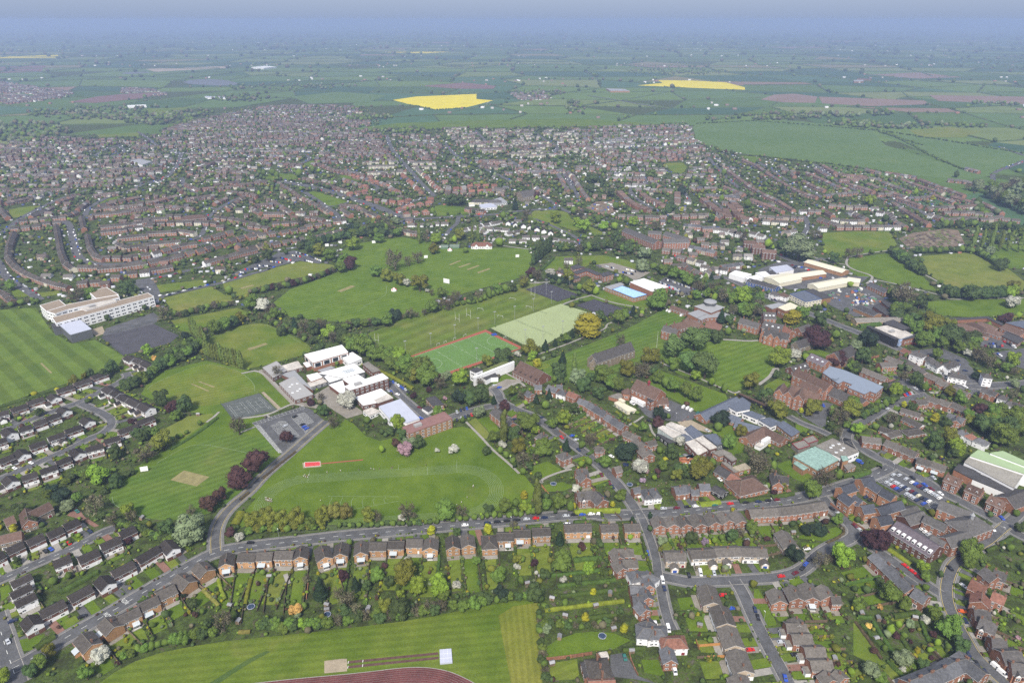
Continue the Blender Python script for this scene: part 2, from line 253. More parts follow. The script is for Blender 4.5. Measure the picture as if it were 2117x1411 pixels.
HG=[['in the corner row by the bottom left junction','estw',[4.9,2],['E',9],[[-277.6,297.2,-271.2,304.3,7,''],[-272.7,289.1,-266.4,296.2,7,''],[-266.3,282.8,-259.8,289.8,7,'']]],
['north of the main road, west end','est',[4.9,2.1],['N',9],[[-253.4,273.4,-246,267.2,8,''],[-248.4,275.8,-240.8,284.2,7.5,'g'],[-239.3,286.6,-232.4,295,7.5,'g'],[-230.6,302,-222.9,295.7,8,''],[-225.9,305.2,-218.1,313.8,7.5,'g'],[-217,315.9,-209.5,326.5,7.5,'g'],[-207.9,331.8,-199.6,324,8,'']]],
['south of the main road, west end','buff',[4.9,2.4],['SE',16],[[-218.3,261.6,-209.2,254.3,9,'p'],[-211.8,271.6,-204,265.6,9,'p'],[-205.3,272.2,-197.6,278.7,8,'c'],[-199.2,280.3,-191.7,286.9,8,'p'],[-193.2,288.7,-186,295.2,9,''],[-187.8,303.2,-178.7,296.9,9,'p'],[-179.9,312.5,-172.5,306.1,9,'']]],
['in the buff brick row south of the main road','buff',[4.9,2.4],['S',34],[[-166.4,320.9,-164.1,311.6,8,'p'],[-159.4,319.8,-149.4,319.8,8,''],[-148.9,320.5,-139.7,320.9,8,'p'],[-138.4,321.7,-128.1,321.7,8,''],[-124.7,327.1,-123.2,317.5,8,'c'],[-113,327.1,-108.5,317.1,9,'c'],[-101.4,329.9,-100.4,320.2,8,'p'],[-90,331.6,-88.6,321.3,8,'p'],[-84.6,329.2,-74.6,329.2,8,'n'],[-73.9,330.6,-64.2,330.6,8,'p'],[-63.1,332,-53.4,332,8,'n'],[-48.9,334.3,-48.5,325.1,9,'c'],[-36.3,336.2,-34.8,326.2,8,''],[-27.2,337.5,-25.8,327.6,8,''],[-14.2,338.8,-13.1,326.7,9,'h'],[-9.1,337.6,0.8,337.9,8,'c'],[1.2,340.4,11.1,340.8,8,'p'],[12.5,341.9,23.3,342.3,8,''],[32.3,345.3,48.7,346.2,8,''],[54.7,345.3,65,345.8,8,''],[69.2,345.8,78.7,346.1,8,'']]],
['in the row east of the lane','red',[4.9,2.4],['S',16],[[90.9,354.1,91.6,345.3,8,''],[99.4,354.5,100.1,345.8,8,''],[105.7,355.1,107.9,346.2,8,''],[115.1,356.7,117,346.2,9,''],[124.9,357.9,126.4,348.1,8,''],[132.6,358.5,135,350,8,''],[141.6,359.3,143.1,349.4,8,'n'],[150.6,360.1,168.3,361.5,9,''],[169,361.7,180.8,363.2,9,'n'],[180.8,363.4,191.9,365.7,9,'n'],[192.2,365.8,201.9,368.2,9,'n']]],
['beside the garden with the large pines','pale',[4.9,2.2],0,[[164.5,340.8,165.9,327.4,9,'']]],
['in the beige row on the north side of the crescent','pale',[4.9,2.2],['N',16],[[89.2,320.8,101.4,320.8,9,'g'],[104.3,322.5,118.9,323.6,9,'g'],[119.5,324.3,134.3,325,9,'g'],[135.1,324.5,149.7,324.1,9,'g']]],
['in the L-shaped pair beside the lane','red',[4.9,2.4],0,[[60.2,324.7,62.5,317,7,''],[61.7,323.4,71.2,323.7,7,''],[60.4,315.6,63,308,7,''],[63.7,314.4,72.1,314.8,7,'']]],
['beside the lane of old cottages','slate',[4.8,2.6],0,[[68.3,308.3,70.4,300.2,7,'white'],[80,305.7,74.9,301,9,'white'],[75.3,301,75.8,294.8,6.5,''],[65,294.2,73.3,294.5,6.5,''],[71.7,293,73.3,285.9,7,''],[65,286.8,70.7,287.1,7,''],[68.1,283.1,70.8,277.4,7,''],[69,272.2,71.5,267.4,8,'white'],[63.9,265.3,79.3,263.9,9,'white'],[71.4,266.8,72.9,260.3,8,'white']]],
['at the end of the black tarmac drive','slate',[4.8,2.6],0,[[74.7,258,87.8,258.6,8,'whitered'],[76.9,253.1,77.3,245.3,7,''],[36.1,233.2,48.4,233.8,8,'redroof']]],
['in the beige stepped terrace beside the side road','pale',[4.9,2.2],['W',14],[[107.2,295.6,107.6,282.5,10,''],[110.5,280.8,110.9,268.4,10,''],[110.7,266.6,111.3,254.3,10,''],[111.1,252,111.4,239.5,10,''],[107.4,237.3,108.1,231,10,'']]],
['in the gabled row by the crescent corner','red',[4.9,2.4],['S',10],[[143.4,292.5,143.8,283.6,8.5,''],[153.9,294.9,154.1,285.5,8.5,''],[162.7,296.8,162.2,285.9,8.5,'c'],[170.3,295.4,171.5,286.8,8.5,''],[172.3,286.6,176.9,286.6,6,'']]],
['in the stepped row east of the side road','red',[4.9,2.4],['E',14],[[141.2,267.9,151.4,267.3,7.5,'g2'],[141.6,260.6,151.4,260.8,7.5,'g2'],[144.8,252.6,155,252.8,7.5,'g2'],[144.8,244.7,155.1,245,7.5,'g2'],[149.5,239.3,151.1,233.9,8,''],[154.8,239.6,157.1,235.1,8,''],[147.9,272.2,147.6,266.9,8,'']]],
['in the long grey-roofed terrace by the bend','terr',[5.2,2.8],['SW',24],[[211.8,320.4,214.5,310.2,8.5,'c2'],[214.5,310.2,217.1,300.5,8.5,'c2'],[217.1,300.5,219.1,292.2,8.5,'c2'],[220.2,291.5,224,285.9,9,'']]],
['in the gabled villas right of the bend','vict',[5.8,3.2],['E',12],[[267.6,307.2,269.5,299.3,8,''],[271.7,305.3,276.3,301.5,8,''],[254.1,297.4,259.2,292,10,'redroof'],[254,287.8,249.5,281.2,9,'redroof'],[260.5,288.4,264.8,284.3,7,'redroof'],[242.6,276.1,250.1,274.5,8,''],[242.6,270.1,248.1,265.3,9,''],[240.1,257.1,246.4,255.6,8,''],[239.2,248.7,249.4,249.2,10,''],[240.4,242.5,247.7,240.7,9,'']]],
['in the slate terrace at the bottom edge','terr',[5.2,2.8],['N',12],[[220,249.1,220.8,245.8,9,''],[215.5,244.1,221.7,245.3,9,'c2'],[207.2,240.4,215.5,244.1,9,'c2'],[199.9,237.6,207.2,240.4,9,'c2'],[192.7,234.9,199.9,237.6,9,'c2'],[185.7,232.3,192.7,234.9,9,'c2'],[220.5,245.3,224.8,237,9,'n']]],
['beyond the sports-field estate hedge','est',[4.9,2.1],['N',6],[[-407.8,480.9,-402,485.3,7.5,'g'],[-401,487.2,-393.8,495.6,7.5,'g'],[-395,498.7,-387.3,507,7.5,'g'],[-384.1,512.2,-376,506,8,'wg'],[-383.2,519.2,-374.6,528.1,7.5,'g'],[-375.1,530.7,-366.9,540.4,7.5,'g'],[-367.2,543.4,-359.2,553,7.5,'g']]],
['in the stepped row below the asphalt courts','est',[4.9,2.1],0,[[-357,585.8,-347.7,579,9,''],[-348.3,581.8,-337.7,574.4,8,'g'],[-337.2,574.8,-325.4,565.7,8,'g']]],
['in the stepped row on the corner of the estate road','est',[4.9,2.1],['NE',8],[[-345.3,525.9,-335.6,518.3,9,'g'],[-335.4,518.8,-327,512.8,8,'g'],[-325.8,511.8,-315.7,504.9,8,'g'],[-315.8,505.4,-302.4,496,8,'g'],[-302.5,497.6,-290.5,488.7,9,'g']]],
['beside the meadow at the estate edge','est',[4.9,2.1],['S',8],[[-291.1,468,-282.8,477.1,7.5,''],[-298.7,454.9,-289.3,464.4,7.5,''],[-302.3,442,-294.3,447.9,7.5,''],[-310,431.2,-300.8,436.9,7.5,''],[-318.8,430.6,-310.5,424.1,8,'wg'],[-321.6,414,-315.6,420.5,7.5,''],[-326.6,403.5,-319.3,410,7.5,''],[-334.7,396,-327.8,401.8,7.5,'']]],
['in the middle of the white-gabled estate','est',[4.9,2.1],['S',8],[[-363.2,490,-354.9,484.4,8,'wg'],[-364.9,474.4,-359.1,481.1,7.5,''],[-370.1,466,-364.3,472.5,7.5,'c'],[-376.1,457.7,-370.1,463.6,7.5,''],[-386.6,458.6,-377.1,451.3,8,''],[-335.6,474.4,-327.8,468.4,8,'wg'],[-339.4,455.4,-331.7,463.5,7.5,'g'],[-346.1,445.3,-338.8,452.5,7.5,'g'],[-353.1,434.4,-346,441.6,7.5,'g'],[-358,429.5,-349.9,422.9,8,'wg'],[-363.5,415.5,-358.1,422.9,7.5,'g'],[-382.4,441.1,-377.5,445.5,7.5,''],[-345.2,396.9,-336.8,390.2,8,'wg']]],
['on the north side of the cul-de-sac','est',[4.9,2.1],['N',7],[[-276.2,345.6,-271.1,351.5,8,'g'],[-281.9,337.8,-276.8,343.9,8,'g'],[-290.1,331.3,-284.7,337.6,8,'g'],[-297.7,323.9,-292.4,330.4,8,'g'],[-301.3,317.9,-298.4,322,8,'g']]],
['on the south side of the cul-de-sac','est',[4.9,2.1],['S',8],[[-238.3,338.5,-232.5,344.6,8,''],[-244,327.4,-236.7,334.7,8,''],[-251.1,316.4,-243.7,323.9,8,''],[-263.6,313.1,-257.1,318.6,8,'']]],
['beside the old stone manor yard','old',[5,3.4],0,[[-304.1,356.3,-297.5,366.4,8,''],[-309.1,360.5,-299.6,348.6,8,''],[-315.1,349.4,-311.8,352.9,6,''],[-308.1,333.7,-297.8,338.5,7,'']]],
['in the leafy plots along the private road','vict',[5.8,3.2],['S',14],[[-13.5,486.1,-4.4,472.5,10,''],[-4.4,472.5,0.6,462.9,9,''],[20,450.7,24.1,447.4,9,'h'],[35.3,425.7,39.5,419.6,9,'h'],[44,401.3,51.9,402.8,8,''],[47.6,399,50.3,392.5,8,''],[42.3,375.6,53.7,378.2,9,''],[53.7,378.2,58.9,368.3,9,'']]],
['in the row of old cottages behind the theatre garden','slate',[4.8,2.6],0,[[13.1,517.3,16.7,511.8,7,''],[19.2,527.3,25.4,527.3,7,''],[30.9,527.3,38.7,520.9,8,''],[39,520.5,46.2,515.7,8,'white'],[47.6,516.6,55.1,509.7,8,'redroof'],[55.3,504.2,62.4,498.9,8,''],[38.4,527.3,42.5,527.3,6,'']]],
['in the long slate terrace with front gardens','terr',[5.2,2.8],['SW',24],[[62.9,496.5,67.1,490.9,8.5,'c2'],[67.1,490.9,71.1,485.2,8.5,'c2'],[71.1,485.2,75.1,480.2,8.5,'c2'],[75.2,477.9,79.1,472.4,8.5,'c2'],[79.1,472.4,82.8,466.7,8.5,'c2'],[82.8,466.7,86.7,461.3,8.5,'c2']]],
['beside the cedar at the foot of the terrace','red',[4.9,2.4],0,[[86,454.6,90.3,450.6,7,''],[90.3,450.6,94.5,446.7,7,''],[91.6,443.9,97.2,434.7,8,''],[99.8,439,106.2,441.7,6,''],[95.5,431.5,98.6,422.6,9,''],[62.7,433.6,65.5,430.4,6,'n'],[60.4,432,66.3,432,6,'n'],[71.1,406.7,75.9,408.6,6,'n']]],
['on the corner of the main road and private road','slate',[4.8,2.6],0,[[88.3,384.3,89.7,374.3,5.5,'white'],[93.8,385.2,95.7,375.5,5.5,'white'],[107.9,383.4,115.8,384.7,9,''],[114.3,386.3,119,385.4,8,''],[125.3,387.2,132.4,387.4,8,''],[119.1,381.2,123.3,381.2,5,''],[80.5,382.9,85,384.3,5,'n']]],
['beside the clinic drive','vict',[5.8,3.2],0,[[178.1,395.2,187.1,392.9,8,''],[180.4,399,178.5,387,7,'']]],
['in the row of bay-fronted brick villas','geo',[6.6,3],['NE',12],[[295.6,395.5,301.5,388.7,9.5,''],[303.7,384.6,309.3,377.8,9.5,''],[310.5,372.2,316,364.8,9.5,'']]],
['in the brick row across from the car park','red',[4.9,2.4],['NE',14],[[277.5,441.7,284.8,433.1,9,'p'],[284.8,433.1,291.4,424.5,9,'p'],[288.5,419,295.9,413.5,9,'p'],[295.9,413.5,302.9,407.9,9,'p'],[261.5,446.7,274,443.7,9,'2']]],
['in the new slate-roofed courtyard','new',[7.4,3.2],0,[[233.6,388.4,242.8,391.3,9,''],[240,387,243.5,378.6,8,''],[243.3,378.2,248.1,370.9,8,''],[221.7,370.9,224.3,365,8,''],[220.9,359.7,229.5,361.7,8,''],[230.1,357.7,239.5,361.3,8,''],[239.5,361.3,249,365,8,''],[225.7,348.4,234.9,350.9,8,''],[216.5,379.5,226.8,383.9,8,''],[215.7,373.8,219.1,365,8,'']]],
['in the low bungalows off the curving lane','bung',[2.7,1.9],['E',10],[[315.2,493.3,326.1,484.3,8,''],[311.1,480.2,318.3,467.2,8,''],[284.6,464.8,290.8,459.5,8,''],[284.8,454.9,295.7,459.5,8,''],[300,458.4,315.1,462.4,9,'h'],[321.8,531.1,336,540,8,'']]],
['in the brick terrace above the curving lane','red',[4.9,2.4],['S',10],[[330,501.1,339,503.1,8,''],[343.6,508.5,350.5,501.7,8,''],[351.6,503.7,356.4,496.4,8,''],[358.6,499.1,364.4,486.7,8,''],[364.4,486.7,367.4,480.4,8,''],[333.6,570,347.9,571.7,9,''],[313.8,560.3,326.3,541.6,8,'']]],
['with half-timber gables beside the wood','slate',[4.8,2.6],0,[[344.9,480.2,350.9,474,9,''],[349.8,476.5,353.2,471.6,8,''],[344.9,469.1,349.9,477.7,7,'']]],
['in the white cottage row below the wood','slate',[4.8,2.6],0,[[339.7,457.9,344,452.7,7,'white'],[344,452.7,346.4,446.5,7,'whitered'],[346.4,446.5,351.6,439.4,7,'white']]],
['in the brick terrace behind the high street','red',[4.9,2.4],['SW',8],[[347.8,584.3,351.6,578.3,8,''],[351.6,578.3,356,572.5,8,''],[360.1,583.4,362.8,574.2,8,''],[362.8,574.2,364.9,564.3,8,''],[364.9,564.3,365.3,550,8,''],[366.7,550.8,370,543.1,8,''],[370,543.1,373.6,537.1,8,''],[369.2,537.8,373.8,531.2,8,''],[371.2,529,376.6,521.8,8,''],[376.6,521.8,381.1,513.3,8,'']]],
['on the high street','shop',[5.4,2.6],0,[[370.3,599.5,373,590.6,8,'redroof'],[372.5,588.7,378.4,579.7,9,'white3'],[381.1,585.4,385.5,577.8,8,''],[384,577.8,387.3,563.7,10,'pub'],[387.3,563.7,403.6,572.7,10,'pub'],[385.1,550.2,397,543.3,9,'white'],[409.4,542.8,416,540.6,9,'white3'],[397.8,521.6,400.6,517.9,8,''],[400.6,517.9,404.1,512.7,8,''],[404.1,510.7,409,506.3,9,'white'],[404,500.5,407.6,496.5,8,'white'],[407.6,496.5,411.3,491.3,8,''],[297.3,754.6,303.4,745.4,8,'white'],[304.7,749.3,312.1,741.6,8,'whiteR']]]]
ROWS=[['terrB',7,[-7318,10021,-6991,9412,-6650,8865,-6282,8466,-5954,8186,-5696,8009,-5419,7838,-5228,7755]],
['terrB',7,[-6933,10421,-6476,9708,-6072,9077,-5738,8612,-5534,8418]],
['terrB',7,[-6828,10925,-6434,10285]],
['terrB',7,[-6164,9894,-5802,9298,-5514,8917,-5347,8813]],
['terrB',7,[-5531,8466,-5255,8466]],
['terrB',7,[-5183,8418,-5010,8466,-4711,8612]],
['terrB',7,[-4656,8661,-4407,8917]],
['terrB',7,[-5626,9769,-5320,9894]],
['terrB',7,[-5328,10021,-4983,10086]],
['terrB',7,[-4939,10152,-4652,10021]],
['terrB',7,[-5491,9470,-5287,9298,-5034,9470,-4696,9588]],
['terrB',7,[-6699,11078,-6350,11233,-6070,11557]],
['terrB',7,[-6656,11557,-6272,11726]],
['terrB',7,[-7194,11475,-7316,11987]],
['terrB',7,[-7417,12445,-7127,12638]],
['terrB',7,[-7661,11001,-7685,11557]],
['terrB',7,[-7816,11987,-7741,12445]],
['terrB',7,[-8635,11898,-8465,12258]],
['terrB',7,[-8478,11475,-7998,10925]],
['terrB',7,[-6037,10086,-5782,10218]],
['terrB',7,[-6179,10353,-5882,10491,-5611,10704]],
['terrB',7,[-5660,12166,-5324,12445]],
['terrB',7,[-5764,11641,-5269,11475]],
['terrB',7,[-6612,15041,-6527,16190]],
['terrB',7,[-4559,8324,-4335,8466]],
['terrB',7,[-3953,8661,-3794,8865,-3629,9077,-3493,9242]],
['semiB',11,[-5342,8865,-5055,8865]],
['semiB',11,[-5016,8917,-4881,8970,-4769,9077,-4679,9242,-4587,9412,-4459,9470]],
['semiB',11,[-4430,8970,-4227,9186,-4000,9648,-3751,10021]],
['semiB',11,[-4820,8097,-4710,8141]],
['semiB',11,[-4695,8232,-4552,8278]],
['semiB',11,[-5113,7880,-4963,7922]],
['semiB',11,[-6874,11475,-6716,11557]],
['semiB',11,[-6927,11726,-6832,11898]],
['semiB',11,[-6878,11987,-6735,12076,-6614,12258]],
['semiB',11,[-7609,10704,-7484,10777,-7135,10925]],
['semiB',11,[-7470,10285,-7153,10421]],
['semiB',11,[-7164,10561,-7020,10632]],
['semiB',11,[-5761,10285,-5479,10421]],
['semiB',11,[-5544,10561,-5203,10632,-4772,10632,-4539,10561]],
['semiB',11,[-5854,10777,-5470,10851]],
['semiB',11,[-5460,11001,-5267,11001]],
['semiB',11,[-5071,11898,-5026,12166]],
['semiB',11,[-5128,12736,-4666,12541]],
['semiB',11,[-5608,13356,-5318,13575]],
['semiB',11,[-5419,13040,-5183,13196]],
['semiB',11,[-4392,9769,-4266,9894]],
['semiB',11,[-4255,9957,-4160,10086]],
['semiB',11,[-4404,10353,-4301,10421]],
['semiB',11,[-4659,10925,-4318,10777,-3907,10491]],
['semiB',11,[-6148,11987,-5974,12351]],
['semiB',11,[-6356,11898,-6210,11942]],
['semiB',11,[-6040,7673,-5848,7553,-5601,7323]],
['semiB',11,[-6183,13356,-5783,12937,-5599,13040]],
['semiB',11,[-6459,13356,-6010,12736]],
['semiB',11,[-4774,12351,-4708,11475]],
['semiB',11,[-7126,11078,-7098,11233]],
['semiB',11,[-4451,13465,-4091,12937,-3751,12351,-3484,11987,-3231,11641,-2952,11233]],
['semiB',11,[-4086,13917,-3714,13575,-3334,13144,-3041,12836]],
['semiB',11,[-4183,15454,-3711,14777,-3279,14397]],
['semiB',11,[-4203,10704,-4066,10632]],
['semiB',11,[-3957,10421,-3657,10285]],
['semiB',11,[-3632,10561,-3354,10632]],
['semiB',11,[-3225,10925,-2978,10777]],
['semiB',11,[-3092,10421,-2850,10561]],
['semiB',11,[-3361,10086,-3111,10285]],
['semiB',11,[-2868,9769,-2478,10218]],
['semiB',11,[-3876,9769,-3520,10021]],
['semiB',11,[-3672,9186,-3482,9412]],
['semiB',11,[-3415,9412,-3025,9708]],
['semiB',11,[-4880,12638,-4576,12445]],
['semiB',11,[-5132,13356,-4788,13575]],
['semiB',11,[-3431,14648,-3008,14274]],
['semiB',11,[-723,11475,-476,11313]],
['terrB',7,[-2864,11726,-2602,11641,-2397,11313,-2145,11001]],
['terrB',7,[-2791,11393,-2585,11078]],
['terrB',7,[-4295,11726,-4097,11811]],
['terrB',7,[-4110,11987,-3582,11233]],
['terrB',7,[-3970,11155,-3697,11155]],
['terrB',7,[-4341,11557,-4094,11233]],
['terrB',7,[-2752,10704,-2628,10741]],
['terrB',7,[-654,15314,-292,15041]],
['terrB',7,[-1203,14648,-790,13917]],
['terrB',7,[-1637,10152,-1405,10021]],
['hipR',13,[-3155,14153,-2939,13917,-2707,13688,-2481,13465,-2269,13144]],
['hipR',13,[-3273,13801,-3060,13575,-2923,13356,-2732,13196]],
['hipR',13,[-2923,12589,-2699,12786]],
['hipR',13,[-2513,12258,-2444,12351]],
['hipR',13,[-2332,12076,-1970,11898,-1807,12076]],
['hipR',13,[-2202,14274,-1940,13575,-1793,13144,-1654,12736]],
['hipR',13,[-1762,14274,-1531,13465,-1320,12937]],
['hipR',13,[-1186,12937,-969,13040,-755,13249,-527,13249,-260,13249]],
['hipR',13,[-1030,12638,-839,12736,-643,12786,-401,12836]],
['hipR',13,[-1866,11475,-1728,11641]],
['hipR',13,[-1698,11726,-1431,11898]],
['hipR',13,[-1702,11155,-1367,11313]],
['hipR',13,[-1418,12166,-1300,12258]],
['hipR',13,[-2252,13040,-2050,12736]],
['whiteT',7,[-3243,15625,-2512,15711]],
['whiteT',7,[-3023,15149,-2491,15217]],
['whiteT',7,[-2927,14496,-2435,14521]],
['whiteT',7,[-2199,15567,-1699,15596]],
['whiteT',7,[-2062,15108,-1628,15149]],
['whiteT',7,[-1986,14908,-1825,14397]],
['whiteT',7,[-2411,14521,-2196,14585]],
['bungW',11,[-1547,10561,-1249,10561]],
['bungW',11,[-1181,10632,-1031,10632]],
['bungW',11,[-729,10285,-482,10491,-214,10704]],
['bungW',11,[-510,10285,-379,10152]],
['gabW',11,[-326,10668,-195,10704,-63,10668,68,10561,197,10491,305,10387,393,10285,516,10185,601,10086]],
['bungW',11,[-336,10353,-98,10285]],
['bungW',11,[-42,10086,120,10218]],
['bungW',11,[11,9708,167,9708]],
['bungW',11,[204,9894,521,9894]],
['bungW',11,[619,9769,836,9648]],
['bungW',11,[683,9412,861,9528]],
['bungW',11,[-270,9894,-128,9769]],
['gabR',8,[1953,12736,2000,12166,2044,11898,2099,11726,2172,11557,2264,11393]],
['gabR',8,[2339,12541,2381,12166,2474,11987,2552,11641]],
['gabR',8,[2989,12638,2831,11898]],
['gabR',8,[3788,11987,3777,11475]],
['gabR',8,[3332,12166,3366,11726,3380,11393,3374,11078]],
['semiW',11,[1987,14397,2652,14397]],
['semiW',11,[2200,13356,2476,13356]],
['semiW',11,[3067,10218,3283,10152]],
['semiW',11,[737,8762,780,8711]],
['semiW',11,[2348,8762,2484,8612]],
['semiW',11,[2447,8466,2651,8371]],
['semiW',11,[1813,16037,1999,15314]],
['semiW',11,[484,14397,582,14397]],
['semiR',11,[2022,13917,2571,13917]],
['semiR',11,[2338,12937,2943,12836]],
['semiR',11,[1750,11001,2277,10925]],
['semiR',11,[2574,9957,2682,9894]],
['semiR',11,[2690,9708,2828,9708]],
['semiR',11,[2699,9470,2903,9412]],
['semiR',11,[2101,9186,2237,9131]],
['semiR',11,[2022,8711,2121,8661]],
['semiR',11,[2090,8514,2198,8514]],
['semiR',11,[2244,8865,2364,8762]],
['semiR',11,[949,13575,1035,12836]],
['semiR',11,[1228,14153,1257,13356,1292,12736,1333,12258]],
['semiR',11,[484,12937,648,12638]],
['semiR',11,[3346,13040,3751,13040]],
['semiR',11,[2619,11001,3102,11078]],
['semiR',11,[2198,8514,2314,8232]],
['semiR',11,[2499,8371,2311,8097]],
['semiR',11,[3414,11155,3256,10925]],
['semiR',11,[-518,12836,-230,12836]],
['semiR',11,[2723,13575,2778,13249]],
['semiR',11,[2738,13917,2860,13801]],
['terrS',6.5,[2643,10421,2865,10353]],
['terrS',6.5,[2885,10285,3049,10285]],
['terrS',6.5,[117,14777,612,14521]],
['terrS',6.5,[617,14648,1067,14648]],
['terrS',6.5,[3488,12445,4008,12258]],
['terrS',6.5,[2473,9298,2714,9077]],
['terrS',6.5,[2677,8466,2916,8562]],
['terrS',6.5,[944,14274,996,13575]],
['terrS',6.5,[1158,14521,1219,14034]],
['terrR',7.5,[4503,14758,4485,13901,4469,13131,4516,12547,4608,12008,4635,11414]],
['terrR',7.5,[5166,15888,5268,15223,5217,14176,5199,13254,5242,12660,5365,12326]],
['terrR',7.5,[3995,13131,4162,12547]],
['terrR',7.5,[4178,12113,4313,11704,4416,11320]],
['terrR',7.5,[5662,13636,5682,13131,5743,12892]],
['terrR',7.5,[6033,14462,6098,13767,6103,13254,6184,12892]],
['terrR',7.5,[6577,14318,6829,14176,7048,14038]],
['terrR',7.5,[6428,13767,6985,13901]],
['terrR',7.5,[6398,13506,6500,13131,6596,12775]],
['terrR',7.5,[6799,13379,6854,12775,6959,12326]],
['terrR',7.5,[7675,14462,8029,14038]],
['terrR',7.5,[7639,13767,7686,13131,7792,12660]],
['terrR',7.5,[7997,13767,8018,13254]],
['terrR',7.5,[8003,13131,8077,12892]],
['terrR',7.5,[8037,12775,8069,12436]],
['terrR',7.5,[6780,12219,6879,11704]],
['terrR',7.5,[7552,12547,7588,11905]],
['terrR',7.5,[7805,12326,7902,11905]],
['terrR',7.5,[7487,11606,7853,11704]],
['terrR',7.5,[8051,12113,8043,11704,7955,11228]],
['terrR',7.5,[6525,11804,6444,11228,6390,10534]],
['terrR',7.5,[5146,11414,5132,11047]],
['terrR',7.5,[6687,15223,6640,14535]],
['terrR',7.5,[6382,14910,6319,14038]],
['semiR',10,[5781,15223,5669,14176]],
['semiR',10,[5677,14758,5799,14608]],
['semiR',10,[5609,12436,5857,12547,6211,12660]],
['semiR',10,[7408,14758,7531,14462]],
['semiR',10,[7096,13901,7199,13767]],
['semiR',10,[7155,13506,7204,13011,7239,12775]],
['semiR',10,[6616,12547,6945,12547]],
['semiR',10,[6978,12219,7357,12326]],
['semiR',10,[6940,11510,7440,11606]],
['semiR',10,[7062,11228,7474,11228,7704,11047]],
['semiR',10,[6712,11047,6830,10700]],
['semiR',10,[6901,10785,7217,10871,7431,10785,7761,10958]],
['semiR',10,[7740,10785,7905,10700]],
['semiR',10,[4847,10785,4971,10453]],
['semiR',10,[4959,10373,5215,10373,5513,10373]],
['semiR',10,[5528,11228,5571,10871]],
['semiR',10,[6080,11047,5953,10700,5961,10373]],
['semiR',10,[5406,11704,5601,11606,5884,11606]],
['semiR',10,[3976,10958,4259,10871]],
['semiR',10,[4356,10958,4548,10871]],
['semiR',10,[4762,11320,4992,11320]],
['semiR',10,[3772,12326,4086,12547]],
['semiR',10,[3655,11905,3771,11804]],
['semiR',10,[8575,13767,8773,13636,8873,13131]],
['semiR',10,[9581,14910,9635,14608]],
['gabR',8,[3671,11704,3621,11047,3677,10785]],
['gabR',8,[3519,11414,3438,10958]],
['gabR',8,[3747,10871,3858,10871]],
['semiW',10,[5556,10373,5833,10373]],
['semiW',10,[5068,10785,5208,10700,5427,10700]],
['semiW',10,[6027,11510,6144,11510]],
['semiW',10,[5986,11228,6079,11137]],
['semiW',10,[3958,10700,4235,10617]],
['semiW',10,[3166,10138,3310,9987]],
['semiW',10,[4038,10062,4211,10138]],
['semiW',10,[3537,9987,3654,9840]],
['semiW',10,[4671,10293,4745,10215]]]
FAR=[['mixB',[-6886,7760,-5629,7154,-5006,7760,-4305,8096,-3304,8459,-2782,9275,-2600,10239,-1473,10508,-467,11396,-644,16223,-6145,16223,-11258,15638,-12643,15360]],
['mixR',[-644,16223,-434,10508,881,10239,1792,10508,2586,8459,2778,8274,4217,10239,4800,12810,4638,16223,3632,15638]],
['mixB',[-12643,15360,-13236,18249,-12223,19448,-10870,18871,-9681,19032,-9968,21600,-9783,23502,-9003,26640,-7502,27269,-5672,26640,-4075,21600,-4154,18249,-4735,16721,-6008,16469,-5634,15360,-5241,13642,-5656,14003,-6471,15360,-6922,14479,-7570,13425,-8318,12810,-8888,12066,-9888,11722]],
['mixB',[-6257,15926,-4686,16531,-4400,18249,-3917,20332,-3170,20803,-2152,20332,-1700,18249,-1744,16223,-2111,15638,-3229,15926,-4274,15360,-4719,15091,-5843,15360]],
['mixT',[-2035,21295,-812,20803,1671,20612,1806,19032,2027,17524,1557,16223,457,16223,-671,16981,-1454,18249]],
['mixR',[1700,20997,3184,21600,4190,21600,5268,21600,4869,19032,4608,16981,4858,16223,4200,15360,3363,15360,1899,15360,1696,16531,1806,19032]],
['mixR',[-1498,15926,-655,16531,444,15752,1880,15198,3331,15198,4263,15198,4433,14333,3667,14003,2470,14986,1148,15091,15,15091,-1014,15091]],
['mixB',[-22683,28615,-25981,37829,-23087,35559,-19539,32608,-18378,31302,-18149,29522,-18571,27759,-20296,25463]],
['mixB',[-18168,34520,-16140,33537,-14492,31302,-14952,29710,-16328,30889]],
['mixR',[-175,31513,1521,32608,1576,29522,404,28615]],
['mixB',[-8968,10508,-8524,11396,-6031,7760,-6427,7154]],
['mixR',[8997,12066,9003,10239,7618,8459,7502,9736]]]
